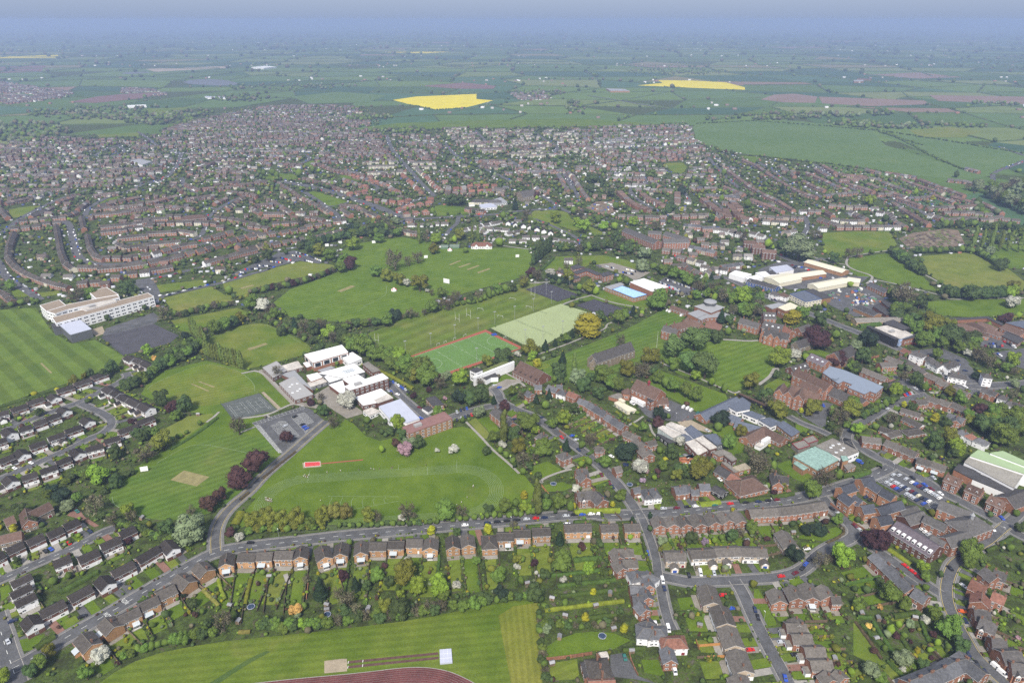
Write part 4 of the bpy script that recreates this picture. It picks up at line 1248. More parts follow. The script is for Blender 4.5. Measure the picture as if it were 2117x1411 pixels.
TL=[['q',3.7,4.4,20.1,[-3264,6527,-3157,6386,-3039,6250,-2947,6137]],
['q',3.6,4.4,20,[-2883,5956,-2745,5869,-2601,5801,-2436,5685]],
['ddgdg',7.7,11.2,10.6,[-3309,5314,-3255,5373,-3221,5448,-3202,5650,-3123,5797,-3070,5985,-3037,6203]],
['dg',6.7,9,8.5,[-3245,5801,-3187,6007,-3141,6263]],
['dKdgd',6.5,12.9,12.2,[-2926,9408,-2854,9584,-2644,9704,-2425,9890,-2186,10017,-1866,10017,-1671,10017]],
['dKdgb',7.4,14.8,14,[-2469,10181,-2217,10181,-2049,10248,-1824,10316]],
['dbgdc',5.1,8.8,8.4,[-2993,7641,-2879,7722,-2762,7804,-2614,7887,-2504,8016,-2391,8148,-2286,8330,-2207,8519]],
['q4',3.5,5.5,17.5,[276,8676,344,8830,434,9096,543,9320]],
['q4',3.6,5.6,17.8,[312,8826,422,9203,554,9519]],
['dgdb',7.6,14.4,13.7,[674,9270,856,9270,1108,9298,1292,9441,1452,9383,1586,9158,1620,9383,1466,9740]],
['K',3.9,6,5.7,[458,8208,570,8075,678,7945,773,7861]],
['dgd',7.8,13.7,13,[5161,9143,5137,8833,5115,8541,5094,8265]],
['q',12.4,7.4,34.1,[6365,9354,6500,9354,6655,9354,6690,9286,6824,9286,6947,9219,7134,9120]],
['d',7.5,14.1,13.4,[4979,7564,5179,7518,5439,7495,5598,7518]],
['dg',5.9,9.8,9.3,[5521,9203,5790,9203,6096,9267,6327,9203,6307,8952,6252,8654]],
['bg',5.4,7.9,7.5,[-5727,7211,-5566,7235,-5470,7308,-5388,7407]],
['bdg',6.2,8.7,8.2,[-3553,6925,-3405,7107,-3204,7178,-3089,7299]],
['bdg',5.9,7.6,7.2,[-2655,6893,-2466,6719,-2284,6553,-2094,6393,-1933,6203]],
['g',3.5,4.6,4.4,[-2705,4230,-2645,4374,-2585,4505,-2488,4618]],
['d',5.1,6.3,6,[-3006,4722,-2771,4492,-2809,4652,-2888,4559]],
['dg',4.6,6.2,5.9,[-2615,3609,-2509,3562,-2377,3500,-2232,3425,-2140,3396,-2040,3367,-1950,3338]],
['g',3.2,5,4.7,[-1924,2513,-1903,2552,-1856,2572,-1801,2592,-1755,2617,-1697,2632,-1642,2658,-1590,2695]],
['gdg',4.2,6.1,5.8,[-1303,2711,-1208,2700,-1128,2711,-1047,2722,-936,2711]],
['bgd',4.7,7.2,6.9,[-911,2738,-831,2760,-770,2793,-662,2760,-558,2804,-447,2804,-349,2849]],
['gd',3.9,5.2,5,[-314,2847,-246,2858,-160,2881,-21,2905,58,2916,128,2928]],
['dgb',3.3,4.3,4.1,[150,2806,152,2719,152,2635,153,2555,158,2478,159,2404]],
['gdb',3.4,4.4,4.2,[164,2729,224,2740,306,2719,390,2719,467,2729,535,2740]],
['gd',3.4,4.2,4,[-1088,3519,-967,3519,-828,3527,-689,3534,-569,3542,-469,3558]],
['go',4,5.8,5.5,[-1624,3457,-1515,3487,-1395,3487,-1298,3495,-1150,3502]],
['g',4.3,4.7,4.5,[-410,3571,-289,3586,-167,3602,-45,3618,78,3634,202,3650]],
['dg',4.6,7.2,6.8,[2805,4844,2912,4921,3008,4986,3100,5052,3200,5134]],
['gb',4,6.6,6.3,[2587,4938,2564,4774,2609,4701,2678,4774]],
['g',8.8,14.3,13.6,[-1578,6207,-1373,6025,-1177,5850,-981,5620,-861,5464,-696,5495]],
['dgb',6.6,9.6,9.1,[-1771,6571,-1658,6654,-1500,6696,-1375,6739]],
['bdg',5.7,7.4,7,[-1473,6721,-1269,6807,-1130,6894,-968,6961]],
['g',7,7,6.7,[-912,7080,-762,7150,-578,7294,-333,7417,-156,7622,87,7783]],
['dgg',7.5,13.1,12.4,[4317,7352,4260,7129,4252,6941,4285,6805,4097,6674]],
['gd',7.6,12.7,12,[4261,6510,4362,6469,4439,6388,4490,6309,4516,6193,4368,6062,4283,6118]],
['bg',6.2,9.3,8.9,[4380,5933,4422,5829,4438,5711,4482,5629,4514,5533]],
['gd',8.6,14.8,14,[4348,7531,4389,7397,4317,7140,4111,6957,4111,6782]],
['bgd',8.8,15.1,14.4,[2197,7736,2326,7808,2411,7527,2459,7360,2773,7493,2647,6953,2445,6953]],
['gd',7.9,11.8,11.2,[1830,8526,1956,8382,2087,8153,2194,7976,2304,7891]],
['gsb',18.4,26.3,24.9,[8507,12484,8430,12045,8406,11634,8370,11342,8372,11062]],
['sgb',21.7,24.4,23.2,[8641,12992,8902,12992,9085,12872,9156,12523,9214,12299,9373,13115,9632,13240]],
['dgd',9.9,13.2,12.5,[6533,10444,6838,10525,7125,10607,7171,10363,7456,10444,7567,10284,7484,9978]],
['gdo',6.5,11.1,10.5,[3634,4813,3674,4764,3771,4776,3827,4715,3844,4596,3984,4715,3783,4596,3616,4449]],
['d',3.8,4.9,4.7,[-2739,3871,-2704,3962,-2685,4046,-2654,4084]],
['gd',3.1,5.6,5.3,[-2445,3526,-2364,3495,-2270,3457,-2175,3413,-2104,3376]],
['gdg',3.9,6.2,5.8,[-3056,3981,-3038,4047,-2987,4076,-2917,4000]]]
HED=[[2.2,3,'hedge',[-2511,2960,-2467,3012,-2429,3065,-2386,3123]],
[2,2,'hedgeY',[-1484,3058,-1470,2965,-1449,2864]],
[2,2,'hedgeY',[-1667,3058,-1625,2983,-1567,2899]],
[1.8,2,'hedgeO',[-1722,2979,-1654,2919,-1581,2855]],
[2,2,'hedge',[-1372,3103,-1360,3008]],
[1.8,1.8,'hedgeO',[-1421,2686,-1351,2689]],
[2,3.5,'hedge',[-2410,2574,-2387,2625,-2359,2661]],
[1.5,1.5,'hedge',[-2043,2887,-2005,2931]],
[3,3,'hedgeY',[401,3649,496,3666,601,3670,705,3670]],
[2,2.5,'hedge',[103,3511,199,3515]],
[3,4,'hedge',[393,3542,487,3549]],
[2,2,'hedge',[750,4060,837,4118]],
[2,2,'hedge',[566,3921,661,3976]],
[2,3,'hedge',[362,3215,439,3228,535,3235]],
[1.6,2,'hedge',[223,3094,326,3107,419,3120,515,3139]],
[1.8,2.2,'hedge',[255,3010,365,3029,480,3041,597,3060]],
[1.8,2.2,'hedge',[268,2931,381,2952,518,2973,632,2985]],
[1.8,2,'hedgeY',[175,2832,307,2852,440,2875,619,2901]],
[1.8,2.5,'hedge',[344,2770,430,2781,562,2804]],
[2,2,'hedge',[558,2569,670,2581]],
[2.2,3,'hedge',[1501,3773,1614,3794,1726,3807]],
[2,4,'hedgeY',[1232,3737,1292,3745,1383,3767]],
[2,3,'hedge',[1728,3814,1900,3858]],
[1.2,1.2,'hedgeR',[2079,3513,2061,3460,1989,3408,1914,3371]],
[2.5,3,'hedge',[2367,4034,2452,4072,2521,4106]],
[2.5,3,'hedge',[2577,4220,2627,4180,2607,4150]],
[1.5,3,'hedgeY',[2267,3310,2305,3241,2337,3173]],
[2,2,'hedge',[2835,3291,2924,3333]],
[2,2,'hedge',[2953,3355,3079,3413]],
[1.8,2,'hedge',[1840,2732,1867,2637,1893,2556]],
[1.8,2,'hedge',[1911,2748,1911,2642,1920,2536]],
[1.8,2,'hedge',[1997,2759,2007,2637,2004,2551]],
[1.8,2,'hedge',[2177,2793,2143,2673,2134,2611]],
[1.2,1.5,'hedgeR',[1817,2754,1830,2663,1839,2576,1843,2507]],
[2.4,3,'hedge',[2031,2787,2088,2798,2174,2815]],
[2,2,'hedge',[1842,2785,1925,2779]],
[2,2.5,'hedge',[485,4793,592,4907]],
[2,2,'hedge',[616,4637,713,4720]],
[2,2.2,'hedgeY',[648,4534,751,4620]],
[2.2,2.5,'hedge',[260,4753,313,4802]],
[2.2,2.5,'hedge',[-14,5115,47,5212,117,5312]],
[2,2,'hedge',[548,4316,619,4379]],
[2.2,2.5,'hedge',[597,4230,699,4302]],
[1.4,1.8,'hedgeY',[847,4942,893,4872]],
[1.4,1.8,'hedgeY',[950,4760,993,4694]],
[1.4,1.8,'hedgeY',[923,4816,946,4779]],
[1.6,3.5,'hedgeY',[-1220,5691,-1077,5565,-959,5443,-846,5326]],
[2.5,2.5,'hedge',[-1784,6619,-1645,6745,-1409,6831]],
[2.2,5,'hedgeY',[-1748,3524,-1746,3603,-1748,3667]],
[1.5,2,'hedge',[-2354,4845,-2401,4676,-2456,4538,-2533,4385]],
[2,3,'hedge',[-4208,5021,-4046,5183,-3869,5391]],
[1.6,1.4,'hedgeR',[-1803,3791,-1769,3878]],
[1.4,1.4,'hedgeR',[-1732,4027,-1656,4221,-1593,4365]],
[4,5,'hedge',[3588,6657,3843,6713]],
[3,3,'hedge',[362,8435,559,8958]],
[3,3,'hedge',[2296,4043,2517,4101]],
[1.5,2,'hedge',[-1233,11129,-596,11316]],
[2,2,'hedge',[3252,4672,3320,4614]],
[1.5,1.5,'hedgeR',[2317,4639,2382,4553]]]
CAR=[[3.2,358.2,0.11,'k','car'],
[9.3,359.3,0.11,'s','car'],
[15.2,360.1,0.11,'r','car'],
[20.8,360.6,0.11,'n','car'],
[34.7,362.5,0.11,'s','car'],
[40.1,363.5,0.11,'k','car'],
[45.2,363.9,0.11,'b','car'],
[51.1,364.3,0.11,'w','car'],
[56.2,364.7,0.11,'w','car'],
[98.7,369.9,0.11,'s','car'],
[107.5,370.5,0.11,'m','car'],
[34.8,354.4,0.11,'w','car'],
[-29.6,353.4,0.11,'w','car'],
[-15.6,355.4,0.11,'n','car'],
[-9.3,356.5,0.11,'k','car'],
[-3.3,357.4,0.11,'k','car'],
[2.8,358.3,0.11,'k','car'],
[-159.2,337,0.08,'k','car'],
[114.7,371.6,0.15,'k','car'],
[120.2,372.3,0.15,'w','car'],
[125.3,372.8,0.15,'s','car'],
[132.9,373.7,0.15,'g','car'],
[143.6,375,0.15,'r','car'],
[154.2,376.1,0.15,'k','car'],
[162.7,376.9,0.15,'n','car'],
[169.8,378.1,0.15,'k','car'],
[175.7,379,0.15,'m','car'],
[177.4,331.6,0.14,'w','car'],
[143.9,401.8,-1.2,'w','car'],
[175.5,322.4,0.77,'k','car'],
[171.9,318.7,0.77,'b','car'],
[168.7,315.2,0.77,'k','car'],
[208.2,369.7,-1,'k','car'],
[210.8,364.6,-1,'s','car'],
[-258.1,262.4,-0.78,'s','car'],
[-264.4,275.9,0.66,'n','car'],
[-229.3,278.9,0.63,'k','car'],
[-272.2,335,-0.64,'k','car'],
[-279.6,329.5,-0.63,'k','car'],
[-277.3,331.3,-0.63,'b','car'],
[-262.6,347.3,-0.66,'n','car'],
[-269.5,336.6,-0.65,'r','car'],
[-281.7,367,-0.67,'g','car'],
[-345.4,421.4,-0.45,'w','car'],
[-353,414.9,-0.44,'w','car'],
[-296.1,355,-0.42,'n','car'],
[85.4,305.3,-1.55,'w','van'],
[85.3,299.5,-1.55,'n','car'],
[56.3,252.6,-1.47,'g','car'],
[75.6,274.1,-1.52,'w','car'],
[81.7,270.7,-1.54,'w','van'],
[79.5,244.7,-1.53,'w','van'],
[80.8,328.1,-1.61,'b','car'],
[81.5,419.1,0.66,'n','car'],
[63.8,383.6,0.64,'n','car'],
[67,397.7,-1.34,'m','car'],
[68.6,393.4,-1.34,'n','car'],
[62.5,406.9,-1.34,'m','car'],
[108.4,311.3,-1.6,'w','van'],
[116.3,311.3,-1.62,'s','car'],
[101.4,309.7,-1.58,'k','car'],
[131.2,283.8,-1.66,'n','car'],
[131.1,278.5,-1.66,'k','car'],
[132.2,240.6,-1.67,'b','car'],
[116.9,294.3,0.13,'r','car'],
[118.6,284.6,0.13,'b','car'],
[120.4,257.2,0.12,'r','car'],
[137.8,262.2,0.12,'s','car'],
[154.1,308.8,0.13,'r','car'],
[142,254.3,0.12,'k','car'],
[163.2,311.3,0.51,'m','car'],
[231.1,312.4,-1.11,'r','car'],
[232.4,307.8,-1.1,'m','car'],
[253.8,301.2,-1.14,'w','car'],
[242.4,282.5,-0.22,'o','car'],
[240.2,276.2,-1.61,'n','car'],
[229.7,264.9,-1.59,'b','car'],
[228.9,254.8,-1.59,'n','car'],
[229.7,248.7,-1.59,'k','car'],
[230.8,244,-1.59,'n','car'],
[238.1,246.8,-1.17,'w','van'],
[238.9,243.1,-1.17,'w','van'],
[241.4,241.3,-1.17,'r','car'],
[282.5,395.5,-1.22,'b','car'],
[284.5,390.7,-1.22,'m','car'],
[287.9,385.9,-1.22,'w','car'],
[278.4,403.6,-1.22,'k','car'],
[229.3,317.2,-1.07,'r','car'],
[266.9,407.1,0.54,'s','car'],
[270.9,406.6,0.54,'s','car'],
[273.4,402.3,0.53,'s','car'],
[275.4,398.4,0.53,'w','car'],
[277.2,396.6,0.53,'b','car'],
[278,393.8,0.52,'m','car'],
[279.3,391.8,0.52,'n','car'],
[280.4,389.5,0.52,'s','car'],
[281.9,387.5,0.52,'w','car'],
[282.7,385.3,0.51,'s','car'],
[284,383.3,0.51,'s','car'],
[284.6,380.8,0.51,'w','car'],
[262.4,401.2,0.54,'s','car'],
[263.8,398.4,0.53,'s','car'],
[264.8,396.8,0.53,'s','car'],
[265.9,394.1,0.53,'s','car'],
[267.4,392.5,0.53,'n','car'],
[268.4,390.4,0.52,'s','car'],
[270,388.3,0.52,'m','car'],
[271.1,385.9,0.52,'n','car'],
[272,383.4,0.52,'c','car'],
[273.2,380.8,0.51,'k','car'],
[274.5,379.2,0.51,'n','car'],
[275.8,377.3,0.51,'w','car'],
[257.9,398.2,0.54,'s','car'],
[259.1,395.8,0.53,'s','car'],
[260.3,393.7,0.53,'r','car'],
[261.3,391.3,0.53,'b','car'],
[262.6,389.3,0.53,'n','car'],
[265,385.3,0.52,'s','car'],
[266.4,383.3,0.52,'s','car'],
[267.4,381,0.52,'s','car'],
[268.6,378.6,0.51,'n','car'],
[271.1,375,0.51,'b','car'],
[272.9,367.9,0.5,'n','car'],
[273.6,364.8,0.5,'s','car'],
[274.6,362.3,0.5,'n','car'],
[275.6,359.8,0.5,'n','car'],
[276.4,356.6,0.49,'s','car'],
[277.4,355,0.49,'b','car'],
[256.6,350,0.5,'w','car'],
[257.3,347.3,0.49,'w','car'],
[257.8,344.7,0.49,'s','car'],
[290,342.3,0.47,'n','car'],
[295.4,344.9,0.47,'s','car'],
[236.2,381.8,0.53,'n','car'],
[237.8,379.2,0.53,'k','car'],
[300.3,349.5,-1.46,'w','car'],
[217.1,348.5,-1.29,'s','car'],
[215.7,352.7,-1.29,'m','car'],
[312,426.2,-1.5,'n','car'],
[293,403.6,-1.46,'s','car'],
[312.9,360.4,-1.49,'b','car'],
[254.3,315.2,-1.35,'k','car'],
[266.5,325.3,-1.38,'n','car'],
[-44.7,493.5,-1.33,'s','car'],
[-41.8,496.1,-1.33,'n','car'],
[-39.4,498.1,-1.34,'k','car'],
[-37,499.1,-1.34,'b','car'],
[-44,480.9,-1.32,'k','car'],
[-40.3,483.4,-1.33,'s','car'],
[-37.5,485.9,-1.33,'n','car'],
[-35.1,487.5,-1.34,'k','car'],
[-32.5,489,-1.34,'r','car'],
[-15.5,538.7,0.4,'s','car'],
[-10.9,535.1,0.4,'b','car'],
[23.5,484.6,0.37,'n','car'],
[1.9,482.1,0.37,'n','car'],
[43.7,469.1,0.35,'m','car'],
[48.6,452,0.34,'s','car'],
[46.2,457.7,0.35,'b','car'],
[37.8,455.6,-1.13,'r','car'],
[49.2,438.3,-1.13,'n','car'],
[-107,548.3,-1.16,'n','car'],
[-104.4,545,-1.16,'b','car'],
[-101.6,541.8,-1.16,'s','car'],
[-98.8,538.8,-1.16,'w','car'],
[-96.3,536.2,-1.17,'b','car'],
[-94.1,533.6,-1.17,'b','car'],
[-91.8,531.3,-1.17,'s','car'],
[-88.8,526.7,-1.17,'k','car'],
[-109.6,533.6,-1.15,'n','car'],
[-106.1,529.3,-1.15,'s','car'],
[-103.3,527.5,-1.15,'b','car'],
[-97.3,522.8,-0.52,'w','car'],
[-75.9,500.6,-0.51,'m','car'],
[-72.9,483.8,-0.5,'b','car'],
[-174.1,486.3,0.93,'k','car'],
[-164.6,474,0.91,'k','car'],
[-162.4,470.7,0.9,'b','car'],
[-159.9,467.9,0.9,'b','car'],
[-177.6,472.1,0.92,'s','car'],
[151.2,465.2,-1.01,'s','car'],
[99.9,507.1,-0.98,'w','van'],
[127,497.4,-1,'w','van'],
[141.1,501.3,0.87,'w','van'],
[144,499.1,0.86,'w','van'],
[146.1,496.1,0.86,'w','van'],
[150.5,492.2,0.85,'g','car'],
[81.3,419.2,-0.66,'n','car'],
[72.5,429.9,-0.66,'w','car'],
[108.7,479.3,-0.73,'k','car'],
[169.8,710.8,0.98,'w','van'],
[171.8,707.8,0.98,'w','van'],
[182.1,697,0.96,'w','van'],
[222.7,666.5,0.91,'s','car'],
[257,504,-1.72,'b','car'],
[252.2,499.3,-1.72,'w','car'],
[307.7,498.7,0.59,'s','car'],
[261.7,465.8,0.59,'n','car'],
[333,521.3,-1.67,'r','car'],
[335.6,522.8,-1.68,'b','car'],
[338.6,524.6,-1.68,'r','car'],
[340.7,525.3,-1.68,'s','car'],
[348.1,533.2,-1.16,'s','car'],
[386.4,551.2,-1.22,'w','car'],
[389.1,544.6,-1.22,'n','car'],
[393,536.1,-1.22,'w','car'],
[360.5,521.1,-1.17,'k','car'],
[394.5,546.6,-1.23,'s','car'],
[411.4,579.1,-0.25,'b','car'],
[411,566.9,-0.25,'n','car'],
[416,587.6,-0.25,'n','car'],
[372.8,623.2,-1.37,'n','car'],
[374.5,619.4,-1.37,'k','car'],
[392.4,624.2,-1.39,'m','car'],
[396.1,625.1,-1.4,'r','car'],
[462.1,620.4,-2.07,'m','car'],
[463.7,618.5,-2.08,'n','car'],
[466.3,617.6,-2.08,'n','car'],
[470.3,619.4,-2.08,'s','car'],
[472.5,618.5,-2.09,'n','car'],
[475.2,618.5,-2.09,'k','car'],
[478.4,620.4,-2.09,'r','car'],
[469.4,625.1,-2.08,'n','car'],
[472.6,625.1,-2.08,'b','car'],
[474.8,624.2,-2.08,'k','car'],
[485.8,641.7,-1.51,'r','car'],
[486.3,628.9,-1.51,'r','car'],
[486.6,625.1,-1.51,'k','car'],
[487.2,622.3,-1.51,'k','car'],
[488.1,617.6,-1.51,'w','van'],
[462.7,601.1,-1.48,'b','car'],
[462.9,599,-1.48,'w','car'],
[298.8,742.9,-1.31,'n','car'],
[295.2,744.5,-1.31,'k','car'],
[292.8,746.2,-1.31,'s','car'],
[318.5,782.3,-1.34,'w','van'],
[272.5,819.6,-1.31,'k','car'],
[275.3,815.7,-1.31,'n','car'],
[279,813.1,-1.31,'s','car'],
[404.8,734.8,-1.43,'w','van'],
[394,813.8,-1.43,'w','van'],
[289,771.7,-1.31,'r','car'],
[362.8,866.4,0.27,'m','car'],
[366,862.2,0.27,'n','car'],
[369.3,860.1,0.27,'s','car'],
[371.8,858,0.27,'b','car'],
[361.6,855.9,0.27,'k','car'],
[375.5,851.7,0.27,'s','car'],
[376.6,847.6,0.27,'r','car'],
[343.5,886,0.28,'s','car'],
[347,886,0.28,'n','car'],
[382.9,821.6,0.26,'n','car'],
[386.1,821.6,0.26,'r','car'],
[380,817.7,0.26,'b','car'],
[329.5,870.7,0.28,'k','car'],
[320.3,865.6,0.28,'n','car'],
[303.7,858,0.28,'w','van'],
[250.3,422.6,-0.96,'b','van'],
[128.8,422.7,-0.69,'n','van'],
[188.4,811.4,-1.6,'k','car'],
[190.1,809.2,-1.6,'w','car'],
[191.8,807,-1.61,'k','car'],
[195.3,802.7,-1.61,'s','car'],
[197,800.5,-1.61,'c','car'],
[200.4,796.3,-1.62,'s','car'],
[202,794.1,-1.62,'n','car'],
[203.7,792,-1.62,'s','car'],
[205.4,789.9,-1.62,'k','car'],
[207,787.8,-1.62,'c','car'],
[208.7,785.7,-1.62,'s','car'],
[210.3,783.7,-1.63,'s','car'],
[211.9,781.6,-1.63,'m','car'],
[213.6,779.6,-1.63,'s','car'],
[215.2,777.5,-1.63,'b','car'],
[179.6,800.5,-1.59,'s','car'],
[181.2,798.2,-1.59,'n','car'],
[182.8,795.9,-1.6,'s','car'],
[184.3,793.7,-1.6,'w','car'],
[185.9,791.4,-1.6,'k','car'],
[187.4,789.1,-1.6,'b','car'],
[189,786.9,-1.6,'s','car'],
[190.5,784.6,-1.6,'w','car'],
[192,782.4,-1.61,'s','car'],
[193.6,780.2,-1.61,'s','car'],
[195.1,778,-1.61,'n','car'],
[196.6,775.8,-1.61,'c','car'],
[181.9,789.9,-1.6,'s','car'],
[183.6,787.8,-1.6,'r','car'],
[185.3,785.7,-1.6,'s','car'],
[186.9,783.7,-1.6,'r','car'],
[188.6,781.6,-1.6,'s','car'],
[190.2,779.6,-1.6,'r','car'],
[191.9,777.5,-1.61,'s','car'],
[193.5,775.5,-1.61,'s','car'],
[195.1,773.4,-1.61,'s','car'],
[196.7,771.4,-1.61,'n','car'],
[187,765.4,-1.6,'k','car'],
[190.2,765.1,-1.61,'m','car'],
[193.4,764.8,-1.61,'c','car'],
[196.6,764.4,-1.61,'n','car'],
[199.8,764.1,-1.62,'n','car'],
[203,763.8,-1.62,'k','car'],
[121.2,862.4,-1.5,'s','car'],
[123.4,860.5,-1.5,'s','car'],
[127.6,856.9,-1.51,'n','car'],
[129.7,855.1,-1.51,'s','car'],
[139.7,838.5,-1.52,'b','car'],
[141.5,837.4,-1.52,'k','car'],
[143.4,836.2,-1.52,'n','car'],
[145.3,835.1,-1.52,'s','car'],
[147.1,833.9,-1.53,'s','car'],
[149,832.8,-1.53,'n','car'],
[150.8,831.6,-1.53,'k','car'],
[146,850.3,-1.53,'w','car'],
[147.9,848.6,-1.53,'c','car'],
[149.9,846.9,-1.53,'s','car'],
[151.8,845.2,-1.53,'w','car'],
[153.8,843.5,-1.53,'s','car'],
[155.7,841.9,-1.53,'k','car'],
[-339.5,850.3,-0.98,'r','car'],
[-337.2,850.6,-0.98,'b','car'],
[-332.6,851.3,-0.99,'n','car'],
[-330.3,851.7,-0.99,'k','car'],
[-328,852,-0.99,'w','car'],
[-325.6,852.3,-0.99,'s','car'],
[-323.3,852.7,-0.99,'n','car'],
[-328.9,864.8,-1,'n','car'],
[-326.3,864.5,-1,'w','car'],
[-321.1,863.8,-1,'n','car'],
[-318.6,863.4,-1,'s','car'],
[-316,863.1,-1,'w','car'],
[-313.4,862.7,-1.01,'k','car'],
[-310.9,862.4,-1.01,'n','car'],
[-317.1,882.3,-1.01,'c','car'],
[-314.8,881.6,-1.01,'s','car'],
[-312.6,880.8,-1.01,'k','car'],
[-310.3,880.1,-1.02,'s','car'],
[-308,879.4,-1.02,'b','car'],
[-305.8,878.7,-1.02,'r','car'],
[-303.5,877.9,-1.02,'c','car'],
[-301.3,877.2,-1.02,'k','car'],
[-309,897.8,-1.02,'k','car'],
[-306.3,896,-1.03,'b','car'],
[-303.7,894.3,-1.03,'n','car'],
[-301,892.5,-1.03,'r','car'],
[-298.4,890.8,-1.03,'r','car'],
[-295.7,889.1,-1.03,'s','car'],
[-293.1,887.4,-1.03,'r','car'],
[-295.8,908.3,-1.04,'c','car'],
[-293,907,-1.04,'s','car'],
[-290.2,905.7,-1.04,'k','car'],
[-287.4,904.3,-1.04,'s','car'],
[-284.6,903,-1.04,'r','car'],
[-294.7,921.9,-1.04,'s','car'],
[-291.6,919.6,-1.05,'n','car'],
[-288.5,917.3,-1.05,'s','car'],
[-285.4,915.1,-1.05,'k','car'],
[-282.3,912.8,-1.05,'m','car'],
[-279.3,910.6,-1.05,'b','car'],
[-276.2,908.3,-1.05,'s','car'],
[-270.8,903,-1.05,'n','car'],
[-267.6,900,-1.05,'n','car'],
[-264.6,897,-1.06,'k','car'],
[-261.5,894,-1.06,'s','car'],
[-258.4,891.1,-1.06,'c','car'],
[-255.4,888.1,-1.06,'s','car'],
[-252.4,885.2,-1.06,'w','car'],
[-273.9,887.4,-1.04,'n','car'],
[-270.9,885.3,-1.05,'s','car'],
[-267.9,883.1,-1.05,'w','car'],
[-265,881,-1.05,'w','car'],
[-262.1,878.9,-1.05,'w','car'],
[-341.5,838.5,-0.97,'w','car'],
[-338.1,837.4,-0.98,'s','car'],
[-334.6,836.2,-0.98,'n','car'],
[-398.3,760,0.8,'w','car'],
[-393.9,764.4,0.8,'s','car'],
[-389.5,768.9,0.8,'k','car'],
[-385.1,773.4,0.8,'w','car'],
[-380.6,778,0.8,'n','car'],
[-376.1,782.6,0.8,'s','car'],
[-371.5,787.3,0.8,'c','car'],
[-366.8,792,0.8,'s','car'],
[-449,753.6,-1.02,'k','car'],
[-446.6,755.6,-1.02,'c','car'],
[-444.2,757.5,-1.03,'w','car'],
[-441.8,759.5,-1.03,'s','car'],
[-439.3,761.5,-1.03,'c','car'],
[-436.9,763.4,-1.03,'r','car'],
[-434.4,765.4,-1.04,'n','car'],
[-432,767.4,-1.04,'w','car'],
[-352.1,807,0.8,'c','car'],
[-346.9,812.9,0.8,'s','car'],
[-341.6,818.8,0.8,'n','car'],
[-336.3,824.8,0.8,'s','car'],
[-357.6,872.2,0.83,'s','car'],
[-352.4,879.7,0.83,'k','car'],
[-347,887.4,0.83,'k','car'],
[-618.9,820.3,-0.89,'k','car'],
[-610.5,813.3,-0.89,'w','car'],
[-602.3,806.4,-0.89,'b','car'],
[-594.2,799.6,-0.89,'k','car'],
[-586.2,792.9,-0.89,'s','car'],
[-578.3,786.3,-0.89,'s','car'],
[-570.5,779.8,-0.9,'n','car'],
[-562.8,773.4,-0.9,'r','car'],
[-655.4,1020.8,-1.03,'w','car'],
[-642.8,1001.5,-1.03,'w','car'],
[-630.7,982.8,-1.03,'b','car'],
[-619,964.7,-1.04,'w','car'],
[-607.6,947.1,-1.04,'b','car'],
[-596.6,930.2,-1.04,'s','car'],
[-585.9,913.7,-1.04,'c','car'],
[-354.4,879.7,0.96,'r','car'],
[-349.8,884.8,0.96,'s','car'],
[-345.2,890,0.96,'n','car']]
